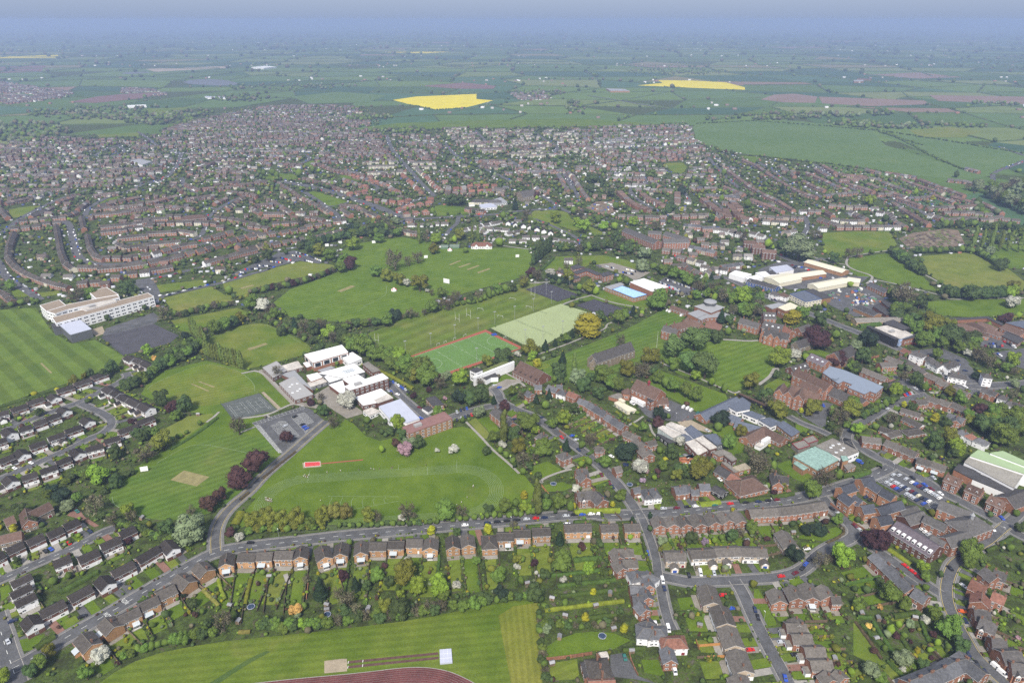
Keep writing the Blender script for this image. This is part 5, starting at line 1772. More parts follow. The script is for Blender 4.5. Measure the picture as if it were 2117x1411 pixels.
BLK=[['classroom_wing','grey flat-roofed classroom wing beside the hardcourt, with skylights','school building',[['F',[-2016,5362,-1929,5496,-1670,5168,-1793,5070],4,'greyroof','brickd',1,'sky']]],
['classroom_wing','grey flat-roofed classroom wing nearest the poplars','school building',[['F',[-2254,5662,-2168,5793,-2016,5604,-2097,5465],4.2,'greyroof','brickd',1,''],['F',[-2097,5708,-1976,5807,-1897,5679,-2014,5603],3.6,'palerust','brickd',1,''],['F',[-2049,5545,-1958,5624,-1693,5252,-1792,5347],3.4,'leadroof','brickd',0,'']]],
['sports_hall','tall white-roofed school gymnasium with dark glazed sides','sports hall',[['F',[-1913,5821,-1614,6031,-1521,5873,-1790,5656],9.5,'whiteroof','brick',0,'glass'],['F',[-1583,5853,-1500,5946,-1383,5812,-1475,5703],6,'whiteroof','white',1,''],['F',[-1913,5759,-1882,5779,-1825,5704,-1857,5671],4,'whiteroof','brick',0,'']]],
['school_building','low white-roofed school block with rows of roof lights','school building',[['F',[-1698,5499,-1427,5683,-1302,5527,-1467,5412],7,'whiteroof','darkgrey',1,'solar'],['F',[-1736,5592,-1640,5675,-1596,5646,-1684,5555],5,'leadroof','brickd',0,''],['F',[-1640,5449,-1545,5547,-1479,5422,-1574,5347],6,'whiteroof','darkgrey',1,''],['F',[-1811,5492,-1724,5542,-1665,5459,-1742,5384],5,'whiteroof','brick',1,''],['F',[-1774,5374,-1663,5464,-1607,5397,-1725,5301],3.8,'palerust','darkgrey',1,''],['F',[-1574,5335,-1474,5410,-1403,5215,-1436,5178],4,'whiteroof','brickd',0,''],['F',[-1470,5400,-1352,5478,-1245,5361,-1374,5282],6.4,'whiteroof','brickd',0,''],['F',[-1357,5699,-1313,5743,-1174,5569,-1235,5528],6,'greyflat','brickd',1,'']]],
['school_building','three-storey brick teaching block under a white flat roof','school building',[['F',[-1403,5189,-1129,5426,-1060,5336,-1349,5122],10.5,'whiteroof','brickd',3,'plant']]],
['school_building','white flat-roofed school block below the three-storey block','school building',[['F',[-1301,5098,-1115,5248,-1045,5164,-1145,5049,-1110,5010,-1212,4967],5,'whiteroof','brickd',1,''],['F',[-1147,5056,-1046,5171,-986,5097,-1099,5009],4.6,'palerust','brickd',0,'']]],
['school_annexe','small flat pale-roofed annexe beside the lilac-roofed hall','annexe',[['F',[-1201,4903,-1141,4957,-1061,4900,-1133,4825],3.5,'palerust','white',1,'']]],
['music_hall','hall with a lilac grey metal roof and white walls','hall',[['F',[-1072,4912,-916,5035,-721,4725,-814,4661,-942,4701],7,'lilac','white',1,'']]],
['school_building','long brick school block with a flat brown roof by the grass track','school building',[['F',[-834,4573,-537,4806,-464,4700,-771,4482],8.5,'brownflat','brickb',3,'plant']]],
['caretaker_house','flat dark-roofed square house beside the school drive','house',[['F',[-712,5071,-641,5115,-552,4968,-640,4944],5.6,'darkflat','brickb',2,''],['F',[-732,4958,-677,4989,-641,4950,-675,4897],3,'darkflat','white',0,'']]],
['arts_centre','white modern building with a long blank wall, tower and grass roof','arts centre',[['F',[-371,5502,-316,5554,-259,5502,-319,5448],10,'darkflat','white',2,''],['F',[-338,5407,16,5718,22,5694,-329,5386],8,'white','white',0,''],['F',[-279,5540,-65,5755,-15,5705,-235,5501],6.5,'sedum','white',0,''],['F',[-258,5456,-201,5530,-151,5542,-121,5468,-184,5460,-225,5410],5,'darkflat','white',0,'']]],
['boarding_house','brown-tiled mansard building beside the white modern building','boarding house',[['G',[76,5646,273,5432],20,3.6,8,'browntile','brickd',2,'dorm']]],
['chapel','long stone chapel with a steep dark roof among trees','chapel',[['G',[725,5718,1116,5995],12,8,6.5,'darkslate','stone',1,'butt'],['G',[766,5817,745,5693],8,7,5,'darkslate','stone',0,'']]],
['school_hall','red brick hall with a tiled roof and a red cupola','hall',[['G',[1050,5220,1216,5036],15,9,6.5,'browntile','brick',2,'cup'],['F',[1105,5025,1145,5041,1166,4998,1124,4965],8,'darkflat','brick',2,''],['G',[1185,5043,1280,5050],9,4,3,'browntile','brick',1,''],['F',[921,5185,984,5242,998,5199,981,5129,929,5143],6,'browntile','brick',1,'']]],
['portable_cabins','row of cream portable cabins beside the brick hall','cabin',[['F',[842,5044,884,5073,1008,4932,931,4900],3,'creamroof','cream',1,'']]],
['shipping_container','white container nearest the hall chimney','container',[['F',[995,5125,1019,5144,1064,5094,1037,5071],3,'whiteroof','white',0,'']]],
['shipping_container','white container beside the hall porch','container',[['F',[1040,5069,1065,5091,1107,5050,1078,5017],3,'whiteroof','white',0,'']]],
['shipping_container','white upright container behind the cream cabins','container',[['F',[882,5087,906,5104,936,5056,911,5031],4,'creamroof','cream',0,'']]],
['brick_store','low brick store with a grey roof behind the cabins','store',[['F',[809,5146,898,5199,952,5153,878,5098],3.5,'greyflat','brick',0,'']]],
['art_block','sprawling slate-roofed single-storey school centre with brick gables','school building',[['G',[1490,4796,1856,5070],11,3.4,3.6,'slateblue','brick',1,''],['G',[1655,4863,1798,4739],10,3.2,3.2,'slateblue','brick',1,''],['G',[1745,4708,1903,4613],10,3.2,3.2,'slateblue','brick',1,''],['F',[1744,4958,1914,5099,1952,5005,1915,4906,1799,4866],5,'slateblue','white',1,''],['F',[1840,4850,1921,4881,2005,4793,1926,4754],4.6,'slateblue','white',1,''],['F',[1936,4748,2036,4781,2101,4702,1995,4640],4.6,'slateblue','white',1,'']]],
['art_block','single slate-roofed pavilion at the end of the sprawling centre','school building',[['F',[2050,4659,2123,4725,2190,4566,2103,4495],5,'slateblue','brickb',1,'']]],
['medical_centre','brown-tiled L-shaped building beside the white contractor cabins','school building',[['G',[1748,4460,1939,4612],11,3.5,3.5,'browntile','brick',1,''],['G',[1928,4601,2037,4453],11,3.5,3.5,'browntile','brick',1,'']]],
['studio_building','pair of rusty pale-roofed studio sheds with glazed slopes','studio',[['F',[1121,4622,1170,4653,1284,4532,1206,4479],5,'palerust','glassw',0,''],['F',[1190,4661,1239,4699,1347,4610,1303,4526],5.5,'palerust','white',0,''],['F',[1098,4560,1131,4539,1219,4436,1180,4393],3.8,'darkflat','black',1,'']]],
['studio_building','slate and rusty-roofed studio block behind the blossom trees','studio',[['F',[1313,4574,1377,4637,1440,4502,1356,4444],6.5,'slateblue','white',1,''],['F',[1441,4504,1539,4521,1563,4394,1504,4365],6,'slateblue','darkgrey',1,''],['F',[1279,4395,1354,4430,1416,4290,1334,4226],6.5,'palerust','brickd',1,''],['F',[1365,4448,1427,4487,1497,4335,1437,4306],6,'palerust','brickd',1,''],['F',[1280,4526,1310,4526,1366,4464,1290,4426],5,'slateblue','white',0,'']]],
['clinic','brick clinic with grey and beige flat roofs behind the clinic drive','clinic',[['F',[1452,4287,1535,4323,1590,4269,1488,4235],5,'greyflat','brick',1,''],['F',[1544,4105,1650,4156,1673,4095,1575,4057],4.5,'beigeflat','brick',1,''],['F',[1522,4235,1574,4256,1599,4185,1556,4154],6,'greyflat','brickd',1,'']]],
['clinic','long brick range with dark then red tiled roof beside the clinic drive','clinic',[['G',[1444,4097,1509,4008],9,3.5,3,'darkflat','brick',1,''],['G',[1509,4006,1554,3943],9,3.5,3,'redroof','brick',1,''],['F',[1489,4173,1519,4173,1584,4063,1546,4046],4.2,'greyflat','brick',0,'']]],
['parish_hall','brick hall with a large brown hipped roof by the hedge','hall',[['X',[1542,3894,1630,3926],17,3.6,5,'browntile','brick',1,'']]],
['timber_shed','long black timber shed beside the clinic drive','shed',[['G',[1361,3890,1418,3821],7,3,1.6,'darkflat','black',1,'']]],
['swimming_hall','hall with a pale green copper roof','hall',[['F',[2011,4212,2244,4356,2314,4167,2117,4038],6.5,'copper','brickb',1,''],['F',[1993,4154,2083,4209,2103,4118,2030,4069],4.6,'copper','brickb',0,''],['F',[2342,4201,2383,4197,2377,4156,2328,4136],7.5,'copper','brickb',0,'']]],
['sports_hall','grey flat-roofed hall behind the copper-roofed hall','hall',[['F',[2218,4338,2386,4441,2505,4267,2342,4180],7,'greyflat','white',1,'sky'],['F',[2343,4183,2406,4167,2425,4127,2342,4073],4,'greyflat','brickb',1,'']]],
['school_annexe','maroon-edged flat annexe beside the copper-roofed hall, nearer one','annexe',[['F',[2078,4417,2188,4466,2203,4388,2098,4340],4,'greyflat','maroon',0,'']]],
['school_annexe','maroon-edged flat annexe beside the copper-roofed hall, farther one','annexe',[['F',[2182,4484,2280,4530,2292,4461,2199,4417],4,'greyflat','maroon',0,'']]],
['theatre','grey theatre with a pyramid roof and round lantern','theatre',[['P',[1983,7085,2167,7205,2299,7050,2114,6896],7,5,'leadroof','brick',0,'drum'],['F',[1875,6927,2052,7053,2103,6938,1943,6800],5,'leadroof','brick',0,''],['F',[1946,6810,2106,6948,2205,6971,2257,6971,2364,6832,2274,6814,2134,6832,2044,6810,1977,6744],4.6,'leadroof','brick',1,'']]],
['garage_range','low brick range with a brown tiled roof beside white minibuses','garage',[['G',[1749,7144,1884,6988],8,3,2.6,'browntile','brick',1,'']]],
['gothic_range','long gothic brick range with a brown roof behind the chestnuts','school building',[['G',[1519,6426,1640,6316],10,9,4,'darkslate','brick',2,'chim'],['G',[1592,6448,1823,6572],11,8,4.5,'browntile','brickd',2,'chim'],['G',[1788,6618,1899,6467],10,9,4,'browntile','brick',2,'']]],
['gothic_school','gothic red brick school with many gables and dark slate roofs','school building',[['G',[2356,6661,2508,6514],10,7,4,'darkslate','brick',2,'chim'],['G',[2600,6717,2722,6706],12,10,5,'darkslate','brick',2,'sky'],['G',[2541,6506,2700,6403],14,9,5,'darkslate','brick',2,'sky'],['G',[2484,6305,2687,6207],11,9,4.5,'darkslate','brick',2,'chim'],['G',[2467,6287,2539,6386],6,9,4,'darkslate','brick',2,''],['G',[2515,6219,2591,6326],6,9,4,'darkslate','brick',2,''],['G',[2560,6167,2637,6277],6,9,4,'darkslate','brick',2,''],['G',[2710,6426,2747,6287],10,9,4,'redroof','brick',2,'chim'],['G',[2868,6446,3008,6538],9,6,3.5,'darkslate','brick',1,'']]],
['stone_chapel','small stone chapel with a steep dark roof by the copper beech','chapel',[['G',[2717,6095,2889,6188],10,5,5.5,'darkslate','stone',1,'butt']]],
['assembly_hall','plain brick hall with a cream roof beside the yellow tree','hall',[['F',[2846,6971,3028,7117,3094,6976,2891,6879],10,'creamroof','brick',1,''],['F',[2751,7072,2923,7160,2978,7103,2790,6974],8,'leadroof','brick',0,'']]],
['lodge','dark-roofed brick lodge with skylights beside the white blossom tree','house',[['G',[2497,5615,2669,5704],10,3.5,4,'darkslate','brickd',1,'sky']]],
['science_building','brick building with a purple slate roof and two white roof lights','school building',[['G',[2754,5817,2848,5666],12,7,4,'purple','brick',2,'sky']]],
['church_hall','tall brick church hall with a steep grey roof and round window','church',[['G',[2939,5768,3166,5929],14,8,6,'darkslate','brick',1,'butt']]],
['gothic_house','large gothic brick boarding house with brown roofs and tall gables','boarding house',[['G',[2483,5456,2561,5349],11,9,4.5,'browntile','brick',2,'chim'],['G',[2558,5325,2654,5157],12,9,5,'browntile','brick',3,'chim'],['G',[2325,5150,2497,4991],12,9,5,'browntile','brick',3,'chim'],['G',[2460,5250,2554,5129],13,8,4.5,'browntile','brick',2,''],['G',[2268,5169,2194,5064],8,10,4.5,'browntile','brick',3,''],['G',[2323,5127,2252,5023],8,10,4.5,'browntile','brick',3,''],['G',[2387,5085,2318,4969],8,10,4.5,'browntile','brick',3,'']]],
['modern_hall','modern two-storey brick block under a broad blue-grey metal roof','school building',[['F',[2721,5467,2836,5593,2934,5511,3064,5316,3127,5207,3010,5093,2980,5133,2910,5079,2826,5197,2886,5248,2835,5313,2772,5262],9,'bluegrey','brick',2,'plant']]],
['dining_hall','brick dining hall with a steep dark roof in front of the metal-roofed block','hall',[['G',[2689,5170,2785,5020],12,5.5,5,'darkslate','brick',1,''],['G',[2893,5090,2911,5036],9,3,2.5,'darkslate','brick',0,'']]],
['supermarket','black-edged store with a pale flat roof and pale blue front','shop',[['F',[3653,6481,3876,6558,3947,6304,3772,6203],8,'palerust','blue2',1,'plant'],['F',[3779,6577,3926,6656,3991,6448,3900,6397],9,'darkflat','black',0,''],['F',[3583,6502,3619,6508,3750,6193,3711,6178],8.6,'darkflat','black',0,''],['F',[3801,6236,3988,6346,3973,6275,3819,6206],7,'darkflat','brick',1,'']]],
['barn','long low barn with a grey sheet roof and tan walls','barn',[['G',[3582,6766,4102,6799],11,4,2,'greyflat','tan',0,'']]],
['workshop','brick workshop with a dark roof in the builders yard','workshop',[['G',[3782,7135,3893,6900],12,4,2,'darkflat','brickb',0,'']]],
['workshop','row of lock-up units with red doors beside the builders yard','workshop',[['F',[3965,7156,4060,7234,4103,6903,3984,6899],4,'darkflat','brickd',0,'']]],
['workshop','low brick unit with a patched roof below the cottages','workshop',[['F',[4121,7303,4190,7333,4235,7132,4115,7061],4,'darkflat','brick',0,'']]],
['school_building','group of brown hipped classrooms beside the green court','school building',[['X',[4633,6624,4679,6519],12,3.5,3,'browntile','brick',1,''],['X',[4761,6656,4788,6509],12,3.5,3,'browntile','brick',1,''],['X',[4845,6656,4893,6572],11,3.5,3,'browntile','brick',1,''],['X',[4630,6437,4709,6407],11,3.5,3,'browntile','brick',1,''],['X',[4823,6499,4868,6413],11,3.5,3,'browntile','brick',1,'']]],
['school_building','brick school range with brown and blue roofs right of the green court','school building',[['G',[5028,6568,5106,6373],14,5,3,'browntile','brick',1,''],['F',[5088,6653,5313,6705,5364,6552,5188,6500],6,'slateblue','brick',1,''],['F',[4864,6383,4985,6470,5051,6285,4907,6176],4,'darkflat','brick',1,'']]],
['covered_walkway','long dark roof along two sides of the green court','walkway',[['F',[4584,6809,5036,6867,5006,6814,4667,6774],4,'darkflat','brick',0,''],['F',[5036,6867,5087,6683,5045,6623,5003,6814],4,'darkflat','brick',0,'']]],
['industrial_unit','long cream-roofed unit nearest the park','industrial unit',[['G',[3841,8711,4148,8291],16,5,2,'creamroof','brickb',0,'']]],
['industrial_unit','long cream-roofed unit in the middle of the estate, two widths','industrial unit',[['G',[3125,7969,3456,8133],24,5,2,'creamroof','cream',0,''],['G',[3463,8133,3856,8279],14,5,2,'creamroof','brickb',0,'']]],
['industrial_unit','cream-roofed unit nearest the cottages, half hidden by trees','industrial unit',[['G',[3540,7770,4043,7991],16,5,2,'creamroof','cream',0,''],['G',[4055,8018,4178,7954],16,5,2,'creamroof','cream',0,'']]],
['warehouse','white saw-tooth roofed warehouse on the high street','warehouse',[['F',[2666,8173,2780,8300,2940,8162,2794,8019],6,'whiteroof','white',0,''],['F',[2828,8027,3005,8142,3040,8046,2850,7926],6,'whiteroof','white',0,''],['F',[3012,8242,3154,8297,3166,8151,3065,8086],5,'whiteroof','white',0,'']]],
['warehouse','grey metal-roofed warehouse behind the white one','warehouse',[['F',[3246,8422,3502,8527,3524,8341,3261,8213],6,'lilac','white',0,''],['F',[3158,8289,3250,8330,3294,8210,3161,8183],5,'darkflat','white',0,'']]],
['shop_parade','parade of blue-fronted shops under a grey roof','shop',[['G',[2857,7980,3098,7706],13,5,2,'darkflat','bluewall',1,'']]],
['shop','large blue-walled shop with a dark blue flat roof','shop',[['F',[3153,7457,3363,7566,3452,7299,3241,7213],7,'slateblue','cream',2,'blu'],['F',[3381,7607,3493,7645,3590,7374,3464,7325],6,'darkflat','brickb',0,'']]],
['cottage_row','brick cottage row with slate roofs beside the park path','cottages',[['G',[4237,7826,4321,7565],9,5,3,'slate','brick',2,'chim']]],
['factory','factory with corrugated grey and pale green roofs','factory',[['F',[3173,4118,3257,4192,3492,3974,3326,3820],8,'corrgrey','white',0,''],['F',[3242,4174,3345,4249,3628,4011,3551,3899,3482,3960],9.5,'greenroof','white',0,''],['F',[3390,4189,3495,4210,3618,4004,3567,3985],11,'greenroof','white',0,'']]],
['factory','dark-roofed brick sheds in front of the green-roofed factory','factory',[['F',[3071,4059,3143,4124,3235,4018,3134,3946],6,'darkflat','brick',0,''],['F',[3134,3946,3215,4004,3378,3813,3283,3768],6,'darkflat','white',0,''],['G',[3200,3704,3387,3782],14,5,4,'darkslate','brick',0,'']]],
['civic_building','brick block with a purple roof and a row of white dormers','civic building',[['G',[2361,3448,2494,3225],15,6,4.6,'purple','brickd',2,'dormers']]],
['civic_building','large brick complex with grey hipped roofs around a yard','civic building',[['G',[2746,3656,2875,3534],11,7,3.5,'greyslate','brick',2,''],['X',[2781,3442,2861,3476],16,7,5,'greyslate','brick',2,'cupw'],['G',[2584,3530,2666,3433],8,6,3,'greyslate','brick',2,''],['G',[2576,3298,2737,3352],10,7,3.5,'greyslate','brick',2,''],['G',[2529,3347,2573,3282],7,6,2.5,'greyslate','brick',1,'']]],
['garage_block','brick garage block with mossy grey roof, nearest the car park','garage',[['G',[2461,3595,2595,3646],9,4,3,'greyslate','brickd',0,'']]],
['garage_block','brick garage block with mossy grey roof, nearest the purple roof','garage',[['G',[2461,3535,2606,3589],10,4,3,'greyslate','brickd',0,'']]],
['leisure_centre','white-roofed sports hall beside the blue-roofed pool','leisure centre',[['F',[1392,7797,1571,7924,1804,7632,1592,7485],9,'whiteroof','brick',0,'']]],
['swimming_pool_hall','low hall with a bright blue roof and dark blue fascia','swimming pool',[['F',[1161,7646,1298,7768,1542,7480,1370,7366],5.5,'skyblue','brickb',1,''],['F',[1088,7741,1294,7891,1330,7823,1162,7631],5,'leadroof','brickb',1,'']]],
['primary_school','low brick school with dark flat roofs behind the conifer hedge','school building',[['F',[735,8426,825,8508,916,8402,771,8309],7,'darkflat','brickr',2,''],['F',[556,8359,620,8406,837,8100,772,8035],4,'darkflat','brickr',1,''],['F',[750,8232,908,8394,966,8371,1104,8186,1044,8119,928,8287,797,8164],6,'darkflat','brickr',1,''],['F',[1077,8148,1193,8248,1241,8135,1108,8037],7,'darkflat','brickr',2,'']]],
['apartment_block','long red brick apartment range with gabled bays','apartments',[['G',[1670,10031,2017,9381],14,9,4,'greyslate','brickr',3,''],['G',[1983,9941,2168,9896],11,8,3,'greyslate','brickr',3,''],['G',[2214,9825,2461,9499],12,9,4,'greyslate','brickr',3,''],['G',[2095,9439,2455,9469],12,9,4,'greyslate','brickr',3,'']]],
['apartment_block','dark brick flats stepping down the slope, top block','apartments',[['G',[3211,9409,3366,9375],12,9,3,'browntile','brickd',3,'']]],
['apartment_block','dark brick flats stepping down the slope, middle block','apartments',[['G',[3265,9209,3427,9176],12,9,3,'browntile','brickd',3,'']]],
['apartment_block','dark brick flats stepping down the slope, lowest block','apartments',[['G',[3331,8996,3503,8953],12,9,3,'browntile','brickd',3,'']]],
['church','stone church with a steep slate roof and slim tower','church',[['G',[140,12224,377,12387],17,8,9,'darkslate','stone',1,''],['F',[351,12540,368,12550,378,12510,360,12500],24,'stone','stone',0,'']]],
['community_centre','pale flat-roofed community centre near the church','community centre',[['F',[-366,12116,-201,12344,-70,11982,-275,11791],4,'leadroof','white',1,''],['F',[-563,11808,-360,11895,-252,11681,-472,11556],4,'lilac','white',1,'']]],
['cricket_pavilion','white cricket pavilion with a red roof','pavilion',[['X',[-524,9450,-321,9450],11,4,4,'redroof','white',1,''],['G',[-495,9379,-503,9542],5,4,3,'redroof','white',1,''],['G',[-345,9379,-350,9542],5,4,3,'redroof','white',1,'']]],
['green_shed','green cricket store, the left one','shed',[['G',[-988,9444,-887,9444],9,3,1.5,'greenshed','greenw',0,'']]],
['green_shed','green cricket store, the right one','shed',[['G',[-867,9462,-736,9462],9,3,1.5,'greenshed','greenw',0,'']]],
['primary_school','low school with grey hipped roofs beside the green','school building',[['X',[-629,12036,-420,12036],16,4,4,'greyslate','cream',1,''],['X',[-356,11991,-237,11991],14,4,4,'greyslate','cream',1,''],['F',[-557,11791,-311,11851,-261,11622,-517,11580],4,'lilac','white',1,'']]],
['white_cabin','small white cabin beside the round clump of trees','cabin',[['F',[-746,11938,-654,11965,-637,11843,-731,11817],4,'creamroof','white',0,'']]],
['academy','white modern school with tan flat roofs and banded windows','school building',[['F',[-4732,6660,-4080,7370,-3960,7255,-4599,6505],11.5,'tanroof','white',3,'win2'],['F',[-4894,6832,-4810,7005,-4406,7323,-4328,7234,-4701,6877,-4760,6762],11.2,'tanroof','white',3,''],['F',[-5062,6993,-4950,7158,-4784,6997,-4889,6825],11.5,'tanroof','white',3,''],['F',[-4762,7406,-4641,7551,-4380,7315,-4569,7197],11.5,'tanroof','white',2,''],['F',[-4563,6876,-4370,7156,-4281,7084,-4470,6832],12.5,'palerust','white',0,'plant']]],
['academy_hall','grey box-shaped sports hall at the end of the white school','sports hall',[['F',[-4589,6530,-4448,6655,-4202,6421,-4332,6280],9,'lilac','darkgrey',0,''],['F',[-4699,6574,-4645,6616,-4549,6513,-4606,6460],8,'darkflat','darkgrey',0,'']]],
['warehouse','pale-roofed building among houses of the far estate','warehouse',[['F',[-8440,15763,-8359,15998,-7918,15667,-7932,15257],6,'leadroof','white',0,'']]],
['care_home','brown hipped block on the estate road','care home',[['X',[-5129,10870,-4930,10945],20,5,4,'browntile','brickd',2,'']]],
['farm_building','long white farm shed beyond the far estate','farm building',[['F',[-13941,26658,-13375,26868,-13197,26554,-13759,26349],7,'whiteroof','white',0,'']]],
['farm_building','pale shed far out beside the lake, left','farm building',[['F',[-16818,48536,-16452,49827,-15349,49045,-15719,47550],9,'whiteroof','white',0,'']]],
['farm_building','grey barns far out beyond the right pasture','farm building',[['F',[17418,38083,18003,38292,17670,37472,17055,37173],8,'leadroof','brickb',0,''],['G',[18224,39338,18644,38792],20,5,4,'browntile','brickb',0,'']]],
['farm_building','grey farm sheds between the yellow fields','farm building',[['F',[4235,33442,5006,33200,5123,32268,4282,32268],7,'leadroof','brickb',0,'']]],
['farm_building','low white sheds at the left of the fields','farm building',[['F',[-12496,30081,-11595,29758,-11199,29379,-12138,29504],6,'lilac','white',0,'']]],
['brick_house','large hip-roofed brick house beside the black tarmac drive','house',[['X',[418,2422,421,2399],11,5.6,3,'brownroof','brick',2,'chim'],['F',[335,2469,373,2473,382,2387,348,2378],4,'darkflat','brick',1,''],['F',[428,2520,471,2528,478,2491,445,2484],4.4,'palerust','brick',1,'']]],
['portable_cabins','white contractor cabins with teal screens beside the L-shaped brown building','cabin',[['F',[1802,4413,1924,4512,1952,4484,1833,4380],3,'palerust','white',0,''],['F',[1852,4433,1919,4488,1937,4471,1869,4411],5.6,'whiteroof','white',0,'']]],
['covered_walkway','long brown covered walkway with a dark side beside the sprawling centre','walkway',[['F',[1912,5194,1928,5205,2088,5010,2074,4987],3.2,'browntile','black',0,'']]]]
